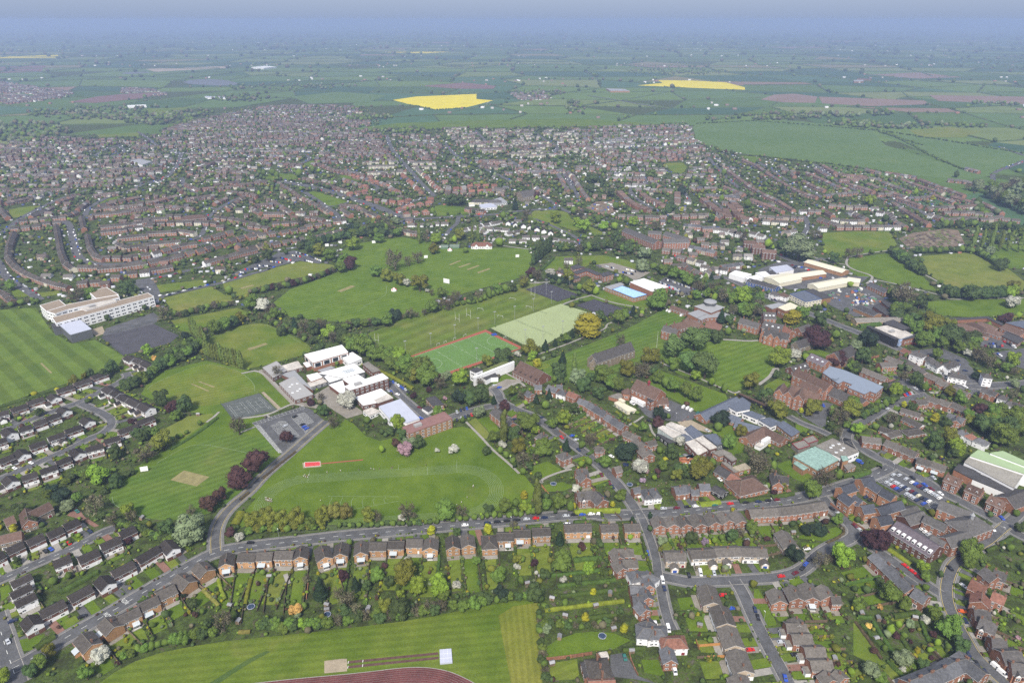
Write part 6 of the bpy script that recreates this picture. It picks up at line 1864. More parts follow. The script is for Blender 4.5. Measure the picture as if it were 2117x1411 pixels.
M={'track':[-1363,2362,-1231,2382,-1028,2409,-831,2429,-677,2449,-561,2467,-483,2473,-403,2470,-322,2453,-261,2428,-180,2382,-120,2333],
'oval':[-1410,3990,-388,4105,-486,3662],
'sprint':[-1430,4131,-400,4251,-388,4105,-1410,3990],
'ljp':[-1495,4231,-1387,4240,-1371,4191,-1477,4173],
'ljb':[-1509,4225,-1383,4247,-1361,4178,-1486,4160],
'ljr':[-1373,4214,-1080,4264],
'rw1':[-815,2502,-371,2556],
'rw2':[-809,2473,-367,2529],
'boards':[-742,2509,-738,2483,-813,2501,-809,2473],
'bed':[-366,2572,-307,2578,-295,2495,-356,2488],
'people':[-1300,4098,-1209,4114,-1082,4128,-999,4142,-977,4133,-940,4142,-857,4149,-850,4160,-615,4185,-266,3932,-263,3940,-299,3814,-363,3734,-334,3761,-628,3640,-1267,3780,-1451,4049,-1448,4065,-1437,4041,-1432,4053,-1421,4037,-1419,4063,-1641,3808,-1594,3772,-1606,3777,-1618,3782,-1631,3786,-1596,3791,-1608,3796,-1620,3800,-1633,3805,-1585,3769,-1598,3774,-1610,3778,-1622,3783,-1634,3788,1400,4845,1409,4852,1412,4842,1355,4790,1366,4802,1380,4814,1459,4864,1344,4784,1052,7501,1059,7491,1091,7484,820,7813],
'screens':[-2596,9506,-2441,9640,-1967,9658,-1149,8973,72,9010,-2593,4117],
'bigscreen':[-791,7995],
'marquee':[-1387,7745,-856,9313],
'flood':[-1010,6009,-789,6188,-570,6395,-346,6574,-179,6740,29,6890,233,7116,441,7330,268,7659,512,6493,307,6357,681,7819,396,7606,-326,5854,129,6281],
'rugby':[-601,6855,-555,6804,-488,6957,-441,6904,220,7581,262,7514,-1351,6291,-1314,6280],
'goal':[-346,7135,-127,6930,187,7196,5,7448],
'hgoal':[-474,6442,-71,6388,-658,6281,-572,6357,-724,6228],
'tramp':[-1415,2857,-990,2802,466,2658,284,3964,806,3955],
'sheds':[86,3029,221,2916,285,2793,245,2650,197,2488,603,2563,544,2952,454,2864,163,3082,530,2705,1947,2773,1871,2640,2144,2779,1875,2809,-1386,3082,-1006,2869,-998,2835,-1530,2864,-1447,2754,-777,2841,-780,2815,987,2729,1607,2514,1743,3460,1432,3386,-2528,4890,-2364,3600],
'lamps':[1336,2765,-1435,3423,-4,3536,1692,3721,1306,4814,2458,4687,3025,5005,3473,5195,307,3671,-11,4207,2688,4117,3030,3437],
'flag':[1406,6173],
'walls':[[2,'brick',174,2513,283,2527,403,2549],[1.8,'fenceO',943,2627,948,2577],[1.8,'fenceO',952,2596,1074,2607],[1.8,'fenceO',976,2526,1074,2532],[1.8,'fenceO',203,3943,248,3841],[1.8,'fenceB',1549,2752,1675,2757],[1.6,'palewall',-2472,3547,-2180,3422,-2131,3396],[1.8,'brick',368,4640,413,4571],[1.2,'brick',589,2577,593,2494,613,2423],[2,'brick',810,3894,841,3767],[1.5,'brick',2162,3559,2202,3489],[1.5,'brick',2096,3746,2150,3614],[1.8,'fenceB',-1377,3023,-1333,2810],[1.8,'fenceB',-1272,3029,-1225,2810],[1.8,'fenceB',-1455,2855,-1427,2733],[1.6,'brick',-1149,3023,-1131,2919],[1.8,'fenceB',1628,3536,1635,3467],[1.8,'fenceB',1488,3400,1497,3335,1604,3349],[1.8,'fenceB',1519,3254,1627,3289],[2.2,'brick',3323,5898,3469,5967],[1.6,'fenceR',3539,5294,3725,5367],[1.5,'brick',-121,2905,-73,2908]],
'fences':[[3,-982,6012,-274,6637],[3.5,-251,6643,118,6214],[3.5,-251,6643,136,7000,545,7355],[3,149,7794,425,8027,795,7609,515,7379,149,7794],[3,704,7287,938,7494,1238,7177],[3,-2417,5071,-2159,5262,-1912,4967,-2220,4817,-2417,5071],[3,-4136,6415,-3791,6795,-3350,6454],[3,-4117,6395,-3689,5991],[2.4,5503,9147,6217,9255,6364,9210]],
'hockey':[-935,5973,-270,6543,70,6157,-644,5602],
'kcourt':[-2416,5075,-2158,5259,-1914,4969,-2221,4820],
'dcourts':[[156,7787,424,8008,782,7609,516,7396],[715,7277,936,7473,1225,7177,1035,6937]],
'netdiv':[[27,6860,143,6710,410,6454],[261,7128,379,7015]],
'mats':[-180,6473,-158,6495,-121,6459,-143,6432],
'wickets':[[-2568,6151,-2433,6288,-2398,6251,-2530,6108],[-2817,5428,-2799,5434,-2600,5303,-2607,5286],[-2773,5473,-2754,5479,-2581,5378,-2586,5355],[-2369,4019,-2323,4133,-2112,4056,-2156,3946],[-4379,5828,-4371,5844,-4153,5643,-4161,5627],[-3235,7846,-3120,7957,-3088,7918,-3203,7808],[-2056,7733,-1927,7931,-1869,7897,-1999,7701],[-821,8718,-691,8895,-670,8865,-800,8689],[-696,8620,-556,8778,-531,8758,-670,8586],[-581,8524,-442,8694,-417,8664,-556,8490],[-444,8406,-296,8572,-272,8538,-420,8368]],
'baylines':[[[-2057,4775,-1723,5035,-1702,4999,-2024,4737],14],[[-2024,4737,-1986,4742,-1693,4357,-1717,4348],9],[[-1893,4731,-1838,4775,-1747,4624,-1793,4598],7],[[-1769,4859,-1731,4911,-1578,4688,-1592,4624],8],[[-1731,4911,-1684,4934,-1569,4786,-1612,4753],7],[[-1856,4797,-1798,4797,-1620,4572,-1678,4561],7],[[2529,4022,2626,4060,2640,4031,2534,3985],6],[[2743,3754,2805,3780,2808,3738,2732,3704],6]],
'slow':[[-2160,2812,249],[-2129,2892,-65]],
'allot':[5635,9887,6598,10415,6472,9689,5540,9405],
'yards':[[3632,7753,4118,7789,4247,7317,3694,7130],[1279,11887,1748,12150,1731,11552,1481,11312],[1234,4294,1321,4314,1325,4232,1240,4192],[3982,7725,4159,7591,4062,7285,3843,7285]],
'lawnlines':[[-3147,5326,-3147,5443,-2873,5848,-2645,5755,-2470,5675,-2262,5443,-2210,5297],[-2675,3830,-2621,3745,-2446,3646,-2310,3598],[-2556,4222,-2449,4429,-2335,4473,-2146,4419,-1957,4355],[-3044,6395,-2666,6804,-2383,6594,-2084,6281],[-1670,7116,-1645,7257,-1537,7453,-1453,7606,-1505,7929]]}
MARKS=[['white modern school',-455.9,725.7],
['striped sports field',-465.6,628.1],
['asphalt playground',-373.3,639.5],
['poplar row',-280,616.9],
['upper cricket wicket',-247,620.6],
['twin cricket wickets',-269,535.5],
['green tennis courts',-217.3,502.9],
['school car park',-174.3,468.8],
['lower cricket wicket',-219.2,395.4],
['gym with glazed sides',-177.4,600.8],
['grey classroom wing',-188.3,535.7],
['three-storey school block',-127.9,546.4],
['lilac-roofed hall',-92.6,496.3],
['flat brown-roofed block',-67.1,478.3],
['red long-jump pit',-143.4,420.3],
['grass track finish',-39.5,418.2],
['grass track centre',-100.3,389.1],
['left bend of grass track',-167,381.1],
['school drive junction',-179.8,333],
['old stone manor',-310.4,372.1],
['cul-de-sac',-266.1,334.2],
['estate road corner',-318.4,480.2],
['white-gabled estate',-362.6,470.5],
['far estate hedge row',-385.6,544.1],
['bottom left junction',-246.8,247.9],
['orange garden tree',-117.4,284.4],
['pale sand pit',-83.5,248.4],
['white landing mat cover',-33.4,254.2],
['buff brick row',-70.4,335.8],
['octagonal-ended house',-14.2,341.6],
['meadow corner',16.5,289],
['large lawn trampoline',46.6,265.8],
['slate-roofed white house',69.2,270.1],
['black tarmac drive',53.8,250.3],
['lane junction',82.5,365.5],
['white double-gabled house',94.5,385.8],
['parish hall',160.3,395.7],
['brick row east of lane',130,360.6],
['beige crescent row',120.9,325.8],
['beige stepped terrace',112.7,270.6],
['gabled crescent corner',157.9,296.1],
['grey-roofed bend terrace',221.5,315],
['giant purple beech',224.9,342.9],
['dormered purple-roofed block',248.2,343.7],
['crowded town car park',272.9,391.2],
['slate-roofed courtyard',242.8,379.7],
['bay-fronted brick villas',312.4,388.5],
['green-roofed factory',341.8,413.7],
['red-roofed villa',263.5,302.3],
['bottom slate terrace',208.2,244.2],
['long allotment gardens',199.6,270.6],
['slate terrace gardens',60.6,483.9],
['private road bend',9.7,491.5],
['white arts building',-19.1,569.1],
['hockey pitch',-47.1,609.9],
['pale turf court',42.7,678.4],
['rugby posts',-52.8,700],
['dark tennis courts',46.3,771.9],
['stone chapel',96.4,609.7],
['red cupola hall',118.6,530.9],
['sprawling slate centre',175.1,490.2],
['rusty-roofed studios',129.4,459.9],
['copper-roofed hall',222.5,430.8],
['chestnut pair',172.1,580.5],
['grey lantern theatre',220.8,729.7],
['gothic main school',269.8,666.4],
['blue-grey metal roof',301.2,548.7],
['gothic boarding house',250.4,536.7],
['curving lane bungalows',322.5,486.4],
['timbered high street pub',397.6,580.5],
['white cottage row',354.5,458.8],
['right-hand wood',382.7,474.1],
['pale-roofed supermarket',390.5,656.4],
['green school court',496.2,682],
['long tan barn',393.9,693.2],
['blue-walled shop',338,754.7],
['cream industrial units',352.5,823.5],
['white saw-tooth warehouse',287.1,831.4],
['blue-roofed pool',137.1,771.3],
['low brick school',96.8,835.9],
['red apartment range',210.5,997.6],
['tent on the outfield',-138.8,775.3],
['big sight screen',-79.6,804.6],
['cricket pavilion',-43,961.1],
['triangular green',-330.4,1242.3],
['white terrace blocks',-269.9,1535.9],
['spired church',26.2,1300.5],
['building site',157.9,1180.2],
['silver willow',404,948.4],
['park path loop',444.1,873.6],
['allotment plots',608.4,990.2],
['fenced pitch',577.9,850.9],
['horseshoe street',-616,961.1],
['care home',-514.9,1115.6],
['far left avenue',-794.1,1139.1],
['overflow car park',-317.9,864.4],
['walled field oaks',-233.1,905.2],
['big pasture',725.9,1824.9],
['yellow rape field',-294,2826.7]]

# ------------------------------------------------------------------ helpers
COL=S.collection
def px(x,y,z=0.0):
    """where a world point shows, in photograph pixels"""
    c,s=math.cos(PITCH),math.sin(PITCH); dz=z-CAMH
    d=y*c-dz*s; v=-(y*s+dz*c)
    if d<1: d=1
    return 1058.5+FPX*x/d, 705.5+FPX*v/d
def pscale(x,y): 
    return FPX/(y*math.cos(PITCH)+CAMH*math.sin(PITCH))
def pairs(f): return [(f[i]/10,f[i+1]/10) for i in range(0,len(f),2)]
class MB:
    def __init__(s): s.v=[];s.f=[];s.m=[]
    def face(s,pts,m=0):
        n=len(s.v); s.v+= [tuple(p) for p in pts]; s.f.append(tuple(range(n,n+len(pts)))); s.m.append(m)
    def box(s,x0,x1,y0,y1,z0,z1,m=0,bottom=False,top=True):
        n=len(s.v)
        s.v+=[(x0,y0,z0),(x1,y0,z0),(x1,y1,z0),(x0,y1,z0),(x0,y0,z1),(x1,y0,z1),(x1,y1,z1),(x0,y1,z1)]
        F=[(0,1,5,4),(1,2,6,5),(2,3,7,6),(3,0,4,7)]
        if top: F.append((4,5,6,7))
        if bottom: F.append((3,2,1,0))
        for f in F: s.f.append(tuple(n+i for i in f)); s.m.append(m)
    def cyl(s,x,y,z0,z1,r0,r1,n=8,m=0):
        k=len(s.v)
        for z,r in ((z0,r0),(z1,r1)):
            for i in range(n):
                a=2*PI*i/n; s.v.append((x+r*math.cos(a),y+r*math.sin(a),z))
        for i in range(n):
            j=(i+1)%n; s.f.append((k+i,k+j,k+n+j,k+n+i)); s.m.append(m)
        s.f.append(tuple(k+n+i for i in range(n))); s.m.append(m)
    def bar(s,a,b,r,m=0,n=4):
        a=Vector(a);b=Vector(b);d=(b-a).normalized(); u=d.orthogonal().normalized(); w=d.cross(u); k=len(s.v)
        for p in (a,b):
            for i in range(n):
                t=2*PI*i/n; s.v.append(tuple(p+u*r*math.cos(t)+w*r*math.sin(t)))
        for i in range(n):
            j=(i+1)%n; s.f.append((k+i,k+j,k+n+j,k+n+i)); s.m.append(m)
    def poly(s,pts,z,m=0):
        """flat polygon, any outline"""
        k=len(s.v); s.v+=[(x,y,z) for x,y in pts]
        for t in tessellate_polygon([[Vector((x,y,0)) for x,y in pts]]):
            a,b,c=[pts[i] for i in t]
            if (b[0]-a[0])*(c[1]-a[1])-(b[1]-a[1])*(c[0]-a[0])<0: t=(t[0],t[2],t[1])
            s.f.append(tuple(k+i for i in t)); s.m.append(m)
    def mesh(s,name,mats):
        me=bpy.data.meshes.new(name); me.from_pydata(s.v,[],s.f)
        for m in mats: me.materials.append(m)
        if len(mats)>1: me.polygons.foreach_set('material_index',s.m)
        me.update(); return me
def link(name,me,parent=None,loc=(0,0,0),rz=0.0,sc=None):
    o=bpy.data.objects.new(name,me); COL.objects.link(o)
    if parent is not None: o.parent=parent
    o.location=loc
    if rz: o.rotation_euler=(0,0,rz)
    if sc: o.scale=sc
    return o
def tag(o,label,cat,group=None):
    if label: o['label']=label
    o['category']=cat
    if group: o['group']=group
    return o
def struct(o): o['kind']='structure'; return o
def stuff(o): o['kind']='stuff'; return o
def np_mesh(name,v,f,mats,mi=None,col=None,smooth=False):
    """v (n,3), f (m,k) arrays"""
    me=bpy.data.meshes.new(name); n,k=f.shape
    me.vertices.add(len(v)); me.vertices.foreach_set('co',np.ascontiguousarray(v,dtype=np.float32).ravel())
    me.loops.add(n*k); me.loops.foreach_set('vertex_index',np.ascontiguousarray(f,dtype=np.int32).ravel())
    me.polygons.add(n); me.polygons.foreach_set('loop_start',np.arange(0,n*k,k,dtype=np.int32))
    for m in mats: me.materials.append(m)
    if mi is not None: me.polygons.foreach_set('material_index',np.ascontiguousarray(mi,dtype=np.int32))
    if smooth: me.polygons.foreach_set('use_smooth',np.ones(n,dtype=bool))
    me.update(calc_edges=True)
    if col is not None:
        a=me.color_attributes.new('tint','FLOAT_COLOR','POINT')
        a.data.foreach_set('color',np.concatenate([col,np.ones((len(col),1))],1).astype(np.float32).ravel())
    return me
def chaikin(p,n=1,closed=True):
    for _ in range(n):
        q=[]
        m=len(p)
        if not closed: q.append(p[0])
        for i in range(m if closed else m-1):
            a=p[i];b=p[(i+1)%m]
            q.append((a[0]*.75+b[0]*.25,a[1]*.75+b[1]*.25)); q.append((a[0]*.25+b[0]*.75,a[1]*.25+b[1]*.75))
        if not closed: q.append(p[-1])
        p=q
    return p
def strip(p,w,off=0.0):
    """left and right edges of a band of width w along polyline p"""
    L=[];R=[]
    for i in range(len(p)):
        a=p[max(i-1,0)];b=p[min(i+1,len(p)-1)]
        d=math.hypot(b[0]-a[0],b[1]-a[1]) or 1
        nx,ny=-(b[1]-a[1])/d,(b[0]-a[0])/d
        L.append((p[i][0]+nx*(off+w/2),p[i][1]+ny*(off+w/2))); R.append((p[i][0]+nx*(off-w/2),p[i][1]+ny*(off-w/2)))
    return L,R
def band(mb,p,w,z,off=0.0,m=0,zf=None):
    L,R=strip(p,w,off)
    for i in range(len(p)-1):
        q=[R[i],R[i+1],L[i+1],L[i]]
        mb.face([(x,y,z*(zf(x,y) if zf else 1)) for x,y in q],m)
def resample(p,step):
    out=[p[0]];carry=0
    for a,b in zip(p,p[1:]):
        L=math.dist(a,b)
        if L==0: continue
        t=step-carry
        while t<=L:
            out.append((a[0]+(b[0]-a[0])*t/L,a[1]+(b[1]-a[1])*t/L)); t+=step
        carry=L-(t-step)
    return out
def quad(q,u,v):
    a,b,c,d=q
    return (a[0]*(1-u)*(1-v)+b[0]*u*(1-v)+c[0]*u*v+d[0]*(1-u)*v, a[1]*(1-u)*(1-v)+b[1]*u*(1-v)+c[1]*u*v+d[1]*(1-u)*v)
def zf(x,y): return 1+max(0,y-300)/800
# ------------------------------------------------------------------ materials
MATS={}
def nodes(name,rough=.9,spec=.2):
    m=bpy.data.materials.new(name); m.use_nodes=True; t=m.node_tree; b=t.nodes['Principled BSDF']
    b.inputs['Roughness'].default_value=rough; b.inputs['Specular IOR Level'].default_value=spec
    return m,t,b
def N(t,k,**kw):
    n=t.nodes.new(k)
    for a,v in kw.items(): setattr(n,a,v)
    return n
def noise(t,vec,scale,detail=4,rough=.6):
    n=N(t,'ShaderNodeTexNoise'); n.inputs['Scale'].default_value=scale; n.inputs['Detail'].default_value=detail; n.inputs['Roughness'].default_value=rough
    t.links.new(vec,n.inputs['Vector']); return n.outputs['Fac']
def ramp(t,fac,stops):
    r=N(t,'ShaderNodeValToRGB'); e=r.color_ramp.elements
    while len(e)<len(stops): e.new(.5)
    for i,(p,c) in enumerate(stops): e[i].position=p; e[i].color=(*c,1)
    t.links.new(fac,r.inputs[0]); return r.outputs[0]
def mix(t,fac,a,b,mode='MIX'):
    n=N(t,'ShaderNodeMix',data_type='RGBA',blend_type=mode)
    for s,v in ((0,fac),(6,a),(7,b)):
        if hasattr(v,'links'): t.links.new(v,n.inputs[s])
        else: n.inputs[s].default_value=v if s==0 else (*v,1)
    return n.outputs[2]
def sc(c,k): return tuple(min(1,x*k) for x in c)
def plain(name,c,var=.25,scale=.5,rough=.85,spec=.2,fine=0,obj=0,metal=0):
    """base colour broken up by world-space noise; obj: tint per object"""
    if name in MATS: return MATS[name]
    m,t,b=nodes(name,rough,spec); g=N(t,'ShaderNodeNewGeometry').outputs['Position']
    f=noise(t,g,scale,5,.65)
    col=ramp(t,f,[(.3,sc(c,1-var)),(.7,sc(c,1+var))])
    if fine:
        f2=noise(t,g,fine,3,.7); col=mix(t,1,col,ramp(t,f2,[(.3,(.72,)*3),(.7,(1.25,)*3)]),'MULTIPLY')
    if obj:
        oi=N(t,'ShaderNodeObjectInfo'); col=mix(t,1,col,ramp(t,oi.outputs['Random'],[(0,(1-obj,)*3),(1,(1+obj,)*3)]),'MULTIPLY')
    t.links.new(col,b.inputs['Base Color']); b.inputs['Metallic'].default_value=metal
    MATS[name]=m; return m
def objcol(name,rough=.35,spec=.5):
    m,t,b=nodes(name,rough,spec); oi=N(t,'ShaderNodeObjectInfo'); t.links.new(oi.outputs['Color'],b.inputs['Base Color']); MATS[name]=m; return m
def grass(name,c,c2,stripe=None,patch=.02,dry=.35):
    """mown turf: c/c2 patchy mix, stripe=(angle, width) for mower bands"""
    m,t,b=nodes(name,1,.05); g=N(t,'ShaderNodeNewGeometry').outputs['Position']
    f=noise(t,g,patch,6,.6); col=ramp(t,f,[(.36,c),(.64,c2)])
    f3=noise(t,g,.012,4,.7); col=mix(t,mathn(t,f3,.56,.72,dry),col,(.17,.155,.05))
    f2=noise(t,g,.9,4,.75); col=mix(t,1,col,ramp(t,f2,[(.3,(.78,)*3),(.7,(1.22,)*3)]),'MULTIPLY')
    f4=noise(t,g,.07,5,.7); col=mix(t,1,col,ramp(t,f4,[(.33,(.80,.84,.8)),(.66,(1.18,1.13,1.15))]),'MULTIPLY')
    if stripe:
        mp=N(t,'ShaderNodeMapping'); mp.inputs['Rotation'].default_value=(0,0,stripe[0]); t.links.new(g,mp.inputs[0])
        w=N(t,'ShaderNodeTexWave'); w.inputs['Scale'].default_value=.314/stripe[1]; w.inputs['Distortion'].default_value=.6; w.inputs['Detail Scale'].default_value=.2
        t.links.new(mp.outputs[0],w.inputs['Vector'])
        k=stripe[2] if len(stripe)>2 else .12
        col=mix(t,1,col,ramp(t,w.outputs['Fac'],[(.35,(1-k,)*3),(.65,(1+k,)*3)]),'MULTIPLY')
    t.links.new(col,b.inputs['Base Color']); MATS[name]=m; return m
def mathn(t,fac,a,b,k=1.0):
    n=N(t,'ShaderNodeMapRange'); n.inputs[1].default_value=a; n.inputs[2].default_value=b; n.inputs[4].default_value=k; t.links.new(fac,n.inputs[0]); return n.outputs[0]
G1=(.074,.122,.014);G2=(.100,.150,.018);G3=(.130,.155,.028)
grass('grassA',G1,G2); grass('grassB',sc(G1,1.12),G3,dry=.55); grass('grassC',G2,G3,(1.1,5,.06),dry=.5)
grass('stripeA',(.082,.128,.024),(.098,.142,.026),(2.3,17,.13),dry=.1)
grass('stripeB',(.070,.125,.018),(.095,.140,.026),(.95,6,.08),dry=.5)
grass('stripeC',(.084,.138,.018),(.100,.152,.022),(1.0,7,.08),dry=.15)
grass('stripeD',(.085,.135,.018),(.12,.142,.034),(.75,16,.08),dry=.6)
grass('stripeM',(.080,.125,.014),(.115,.150,.024),(1.45,4.5,.07),dry=.6)
grass('roughM',(.130,.150,.022),(.165,.165,.035),(1.57+1.5,3.2,.07),dry=.7); grass('weeds',(.045,.085,.022),(.075,.11,.03)); grass('mead',(.115,.150,.026),(.145,.165,.038),dry=.6)
grass('past',(.080,.135,.040),(.095,.150,.050),patch=.006,dry=.1)
plain('yellow',(.60,.50,.02),.12,.02,fine=.4); plain('brownf',(.19,.13,.10),.12,.01); plain('redf',(.15,.085,.072),.15,.01); plain('palef',(.30,.25,.18),.12,.01)
plain('water',(.12,.13,.14),.1,.01,.7,.1)
plain('tarmac',(.095,.096,.10),.3,.12,.95,.1,fine=1.4); plain('darktar',(.070,.068,.076),.2,.1,.95,.1,fine=1.2); plain('newtar',(.03,.032,.04),.2,.2,.9)
plain('pavement',(.15,.148,.145),.15,.3,.95,.1,fine=2); plain('gravel',(.22,.20,.17),.2,.15,fine=1.5); plain('sand',(.30,.25,.18),.15,.2,fine=2)
plain('earth',(.16,.12,.085),.4,.12,fine=1.2); plain('brick_paving',(.20,.11,.085),.2,.3,fine=2.5); plain('concrete',(.27,.255,.23),.15,.3,fine=2)
plain('courtgreen',(.088,.098,.092),.12,.2,fine=1.5); plain('courtdark',(.050,.046,.060),.15,.2,fine=1.5); plain('redrun',(.29,.085,.055),.1,.2); plain('paleturf',(.28,.33,.165),.06,.03,fine=.8)
plain('hockeygreen',(.10,.185,.045),.05,.05,fine=.8); plain('trackred',(.115,.040,.038),.25,.12,fine=1); plain('runway',(.10,.055,.048),.35,.4,fine=2); plain('pitred',(.50,.06,.06),.1,.5)
plain('line',(.62,.63,.60),.1,1); plain('lineworn',(.24,.30,.19),.2,.6); plain('lineyellow',(.40,.32,.12),.15,1); plain('wicket',(.215,.19,.085),.25,.25,fine=1.5)
plain('greencourt',(.06,.36,.15),.05,.5)
# walls and roofs
BR=dict(fine=1.6,obj=.24)
plain('brickn',(.32,.165,.095),.14,.4,**BR); plain('brick',(.255,.122,.076),.16,.4,**BR); plain('brickd',(.135,.066,.048),.16,.4,**BR); plain('brickb',(.27,.155,.085),.14,.4,**BR); plain('brickr',(.25,.12,.08),.14,.4,**BR)
plain('buff',(.37,.215,.11),.14,.4,**BR); plain('pale',(.38,.31,.235),.1,.4,**BR); plain('white',(.74,.74,.75),.05,.3); plain('cream',(.60,.56,.44),.06,.4); plain('tan',(.36,.27,.17),.1,.3)
plain('stone',(.20,.165,.125),.2,.5,fine=1.5); plain('maroonclad',(.085,.045,.038),.15,.6,obj=.2); plain('black',(.02,.019,.018),.2,.5); plain('darkgrey',(.105,.11,.115),.1,.3)
plain('maroon',(.20,.035,.04),.1,.5); plain('bluewall',(.06,.10,.25),.2,.3); plain('blue2',(.30,.40,.60),.1,.3); plain('greenw',(.12,.20,.13),.1,.5); plain('glassw',(.42,.47,.46),.2,.6,.3,.5)
RF=dict(fine=1.1,obj=.28,rough=.9,spec=.15)
plain('estroof',(.036,.031,.029),.18,.6,**RF); plain('brownroof',(.076,.068,.061),.2,.6,**RF); plain('greyroofh',(.105,.095,.085),.2,.5,**RF); plain('slate',(.098,.100,.108),.2,.5,**RF)
plain('greyslate',(.090,.086,.084),.2,.5,**RF); plain('newslate',(.058,.062,.075),.12,.6,**RF); plain('redroof',(.20,.098,.072),.2,.5,**RF); plain('browntile',(.115,.075,.060),.18,.4,**RF); plain('darkslate',(.080,.075,.073),.2,.4,**RF)
plain('purple',(.125,.105,.120),.12,.4,**RF); plain('slateblue',(.105,.120,.155),.1,.3,fine=.8); plain('bluegrey',(.20,.235,.29),.05,.2,.5,.4); plain('lilac',(.42,.44,.52),.05,.2,.5,.4)
plain('whiteroof',(.68,.69,.69),.13,.2,.6,.3); plain('creamroof',(.58,.55,.43),.06,.2); plain('palerust',(.46,.43,.39),.25,.15,fine=.8); plain('leadroof',(.27,.275,.285),.08,.3,.6,.3)
plain('greyroof',(.31,.305,.30),.06,.3); plain('greyflat',(.19,.175,.155),.2,.25,fine=1); plain('darkflat',(.060,.058,.060),.2,.3,fine=1); plain('beigeflat',(.31,.27,.20),.12,.3,fine=1); plain('brownflat',(.215,.120,.108),.14,.25)
plain('tanroof',(.25,.20,.15),.06,.1,fine=.8); plain('copper',(.23,.34,.30),.12,.15,fine=.6); plain('corrgrey',(.27,.255,.225),.12,.2,fine=1); plain('greenroof',(.29,.38,.22),.08,.1); plain('skyblue',(.33,.52,.78),.1,.3,fine=1)
plain('sedum',(.13,.15,.05),.3,.3,fine=1); plain('greenshed',(.13,.17,.13),.1,.4); plain('ridge',(.17,.155,.13),.15,.8); plain('whitetrim',(.78,.78,.78),.03,1); plain('solar',(.10,.13,.18),.1,.5,.3,.5)
plain('chimbrick',(.19,.105,.072),.15,.8,fine=2); plain('garageblue',(.03,.07,.30),.1,1)
m,t,b=nodes('glass',.12,.6); b.inputs['Base Color'].default_value=(.03,.035,.045,1); MATS['glass']=m
m,t,b=nodes('glasslight',.15,.5); b.inputs['Base Color'].default_value=(.42,.46,.48,1); MATS['glasslight']=m
m,t,b=nodes('tyre',.9,.1); b.inputs['Base Color'].default_value=(.02,.02,.02,1); MATS['tyre']=m
plain('metalgrey',(.30,.31,.32),.1,1,.5,.4); plain('woodshed',(.20,.15,.10),.25,1,obj=.3); plain('shedroof',(.24,.24,.25),.2,1,obj=.3); plain('trampblue',(.03,.05,.09),.1,1); plain('fenceO',(.42,.21,.075),.2,.8); plain('fenceB',(.13,.095,.065),.25,.8); plain('fenceR',(.42,.06,.035),.1,1); plain('palewall',(.36,.34,.31),.1,1)
plain('bark',(.075,.058,.042),.3,2); plain('meshgreen',(.05,.075,.06),.1,1)
objcol('paint'); objcol('cloth',.9,.1); plain('skin',(.45,.28,.2),.05,4)
# foliage: per-object random tint, clump-scale noise
def leaf(name,c,c2=None,tint=None):
    m,t,b=nodes(name,.75,.12); g=N(t,'ShaderNodeNewGeometry').outputs['Position']
    f=noise(t,g,.35,3,.7); c2=c2 or sc(c,1.45); col=ramp(t,f,[(.32,sc(c,.78)),(.68,c2)])
    oi=N(t,'ShaderNodeObjectInfo'); h=N(t,'ShaderNodeHueSaturation'); 
    mr=N(t,'ShaderNodeMapRange'); mr.inputs[3].default_value=.482; mr.inputs[4].default_value=.518; t.links.new(oi.outputs['Random'],mr.inputs[0]); t.links.new(mr.outputs[0],h.inputs['Hue'])
    mr2=N(t,'ShaderNodeMapRange'); mr2.inputs[3].default_value=.78; mr2.inputs[4].default_value=1.25; t.links.new(oi.outputs['Random'],mr2.inputs[0]); t.links.new(mr2.outputs[0],h.inputs['Value'])
    t.links.new(col,h.inputs['Color']); t.links.new(h.outputs[0],b.inputs['Base Color'])
    b.inputs['Subsurface Weight'].default_value=0
    MATS['leaf_'+name]=m; return m
LEAFC={'g':(.082,.124,.022),'l':(.130,.195,.022),'d':(.048,.074,.023),'o':(.108,.116,.018),'a':(.075,.115,.032),'c':(.045,.021,.022),'r':(.060,.034,.024),'s':(.125,.155,.080),'b':(.105,.096,.058),
 'K':(.022,.036,.020),'k':(.018,.036,.016),'Y':(.22,.215,.015),'q':(.100,.130,.030),'w':(.30,.30,.25),'p':(.30,.19,.21),'p2':(.20,.15,.20),'O':(.38,.23,.07),'hedge':(.045,.072,.014),'hedgeY':(.13,.15,.016),'hedgeO':(.13,.12,.03),'hedgeR':(.070,.055,.030)}
for k,c in LEAFC.items(): leaf(k,c)
def vcol(name,rough=.9):
    m,t,b=nodes(name,rough,.1); a=N(t,'ShaderNodeAttribute',attribute_name='tint'); g=N(t,'ShaderNodeNewGeometry').outputs['Position']
    f=noise(t,g,.6,3,.7); col=mix(t,1,a.outputs['Color'],ramp(t,f,[(.3,(.75,)*3),(.7,(1.25,)*3)]),'MULTIPLY'); t.links.new(col,b.inputs['Base Color']); MATS[name]=m; return m
vcol('tinted'); 
m,t,b=nodes('farm',1,.05); a=N(t,'ShaderNodeAttribute',attribute_name='tint'); g=N(t,'ShaderNodeNewGeometry').outputs['Position']
f=noise(t,g,.012,5,.6); col=mix(t,1,a.outputs['Color'],ramp(t,f,[(.3,(.86,)*3),(.7,(1.14,)*3)]),'MULTIPLY'); t.links.new(col,b.inputs['Base Color']); MATS['farm']=m
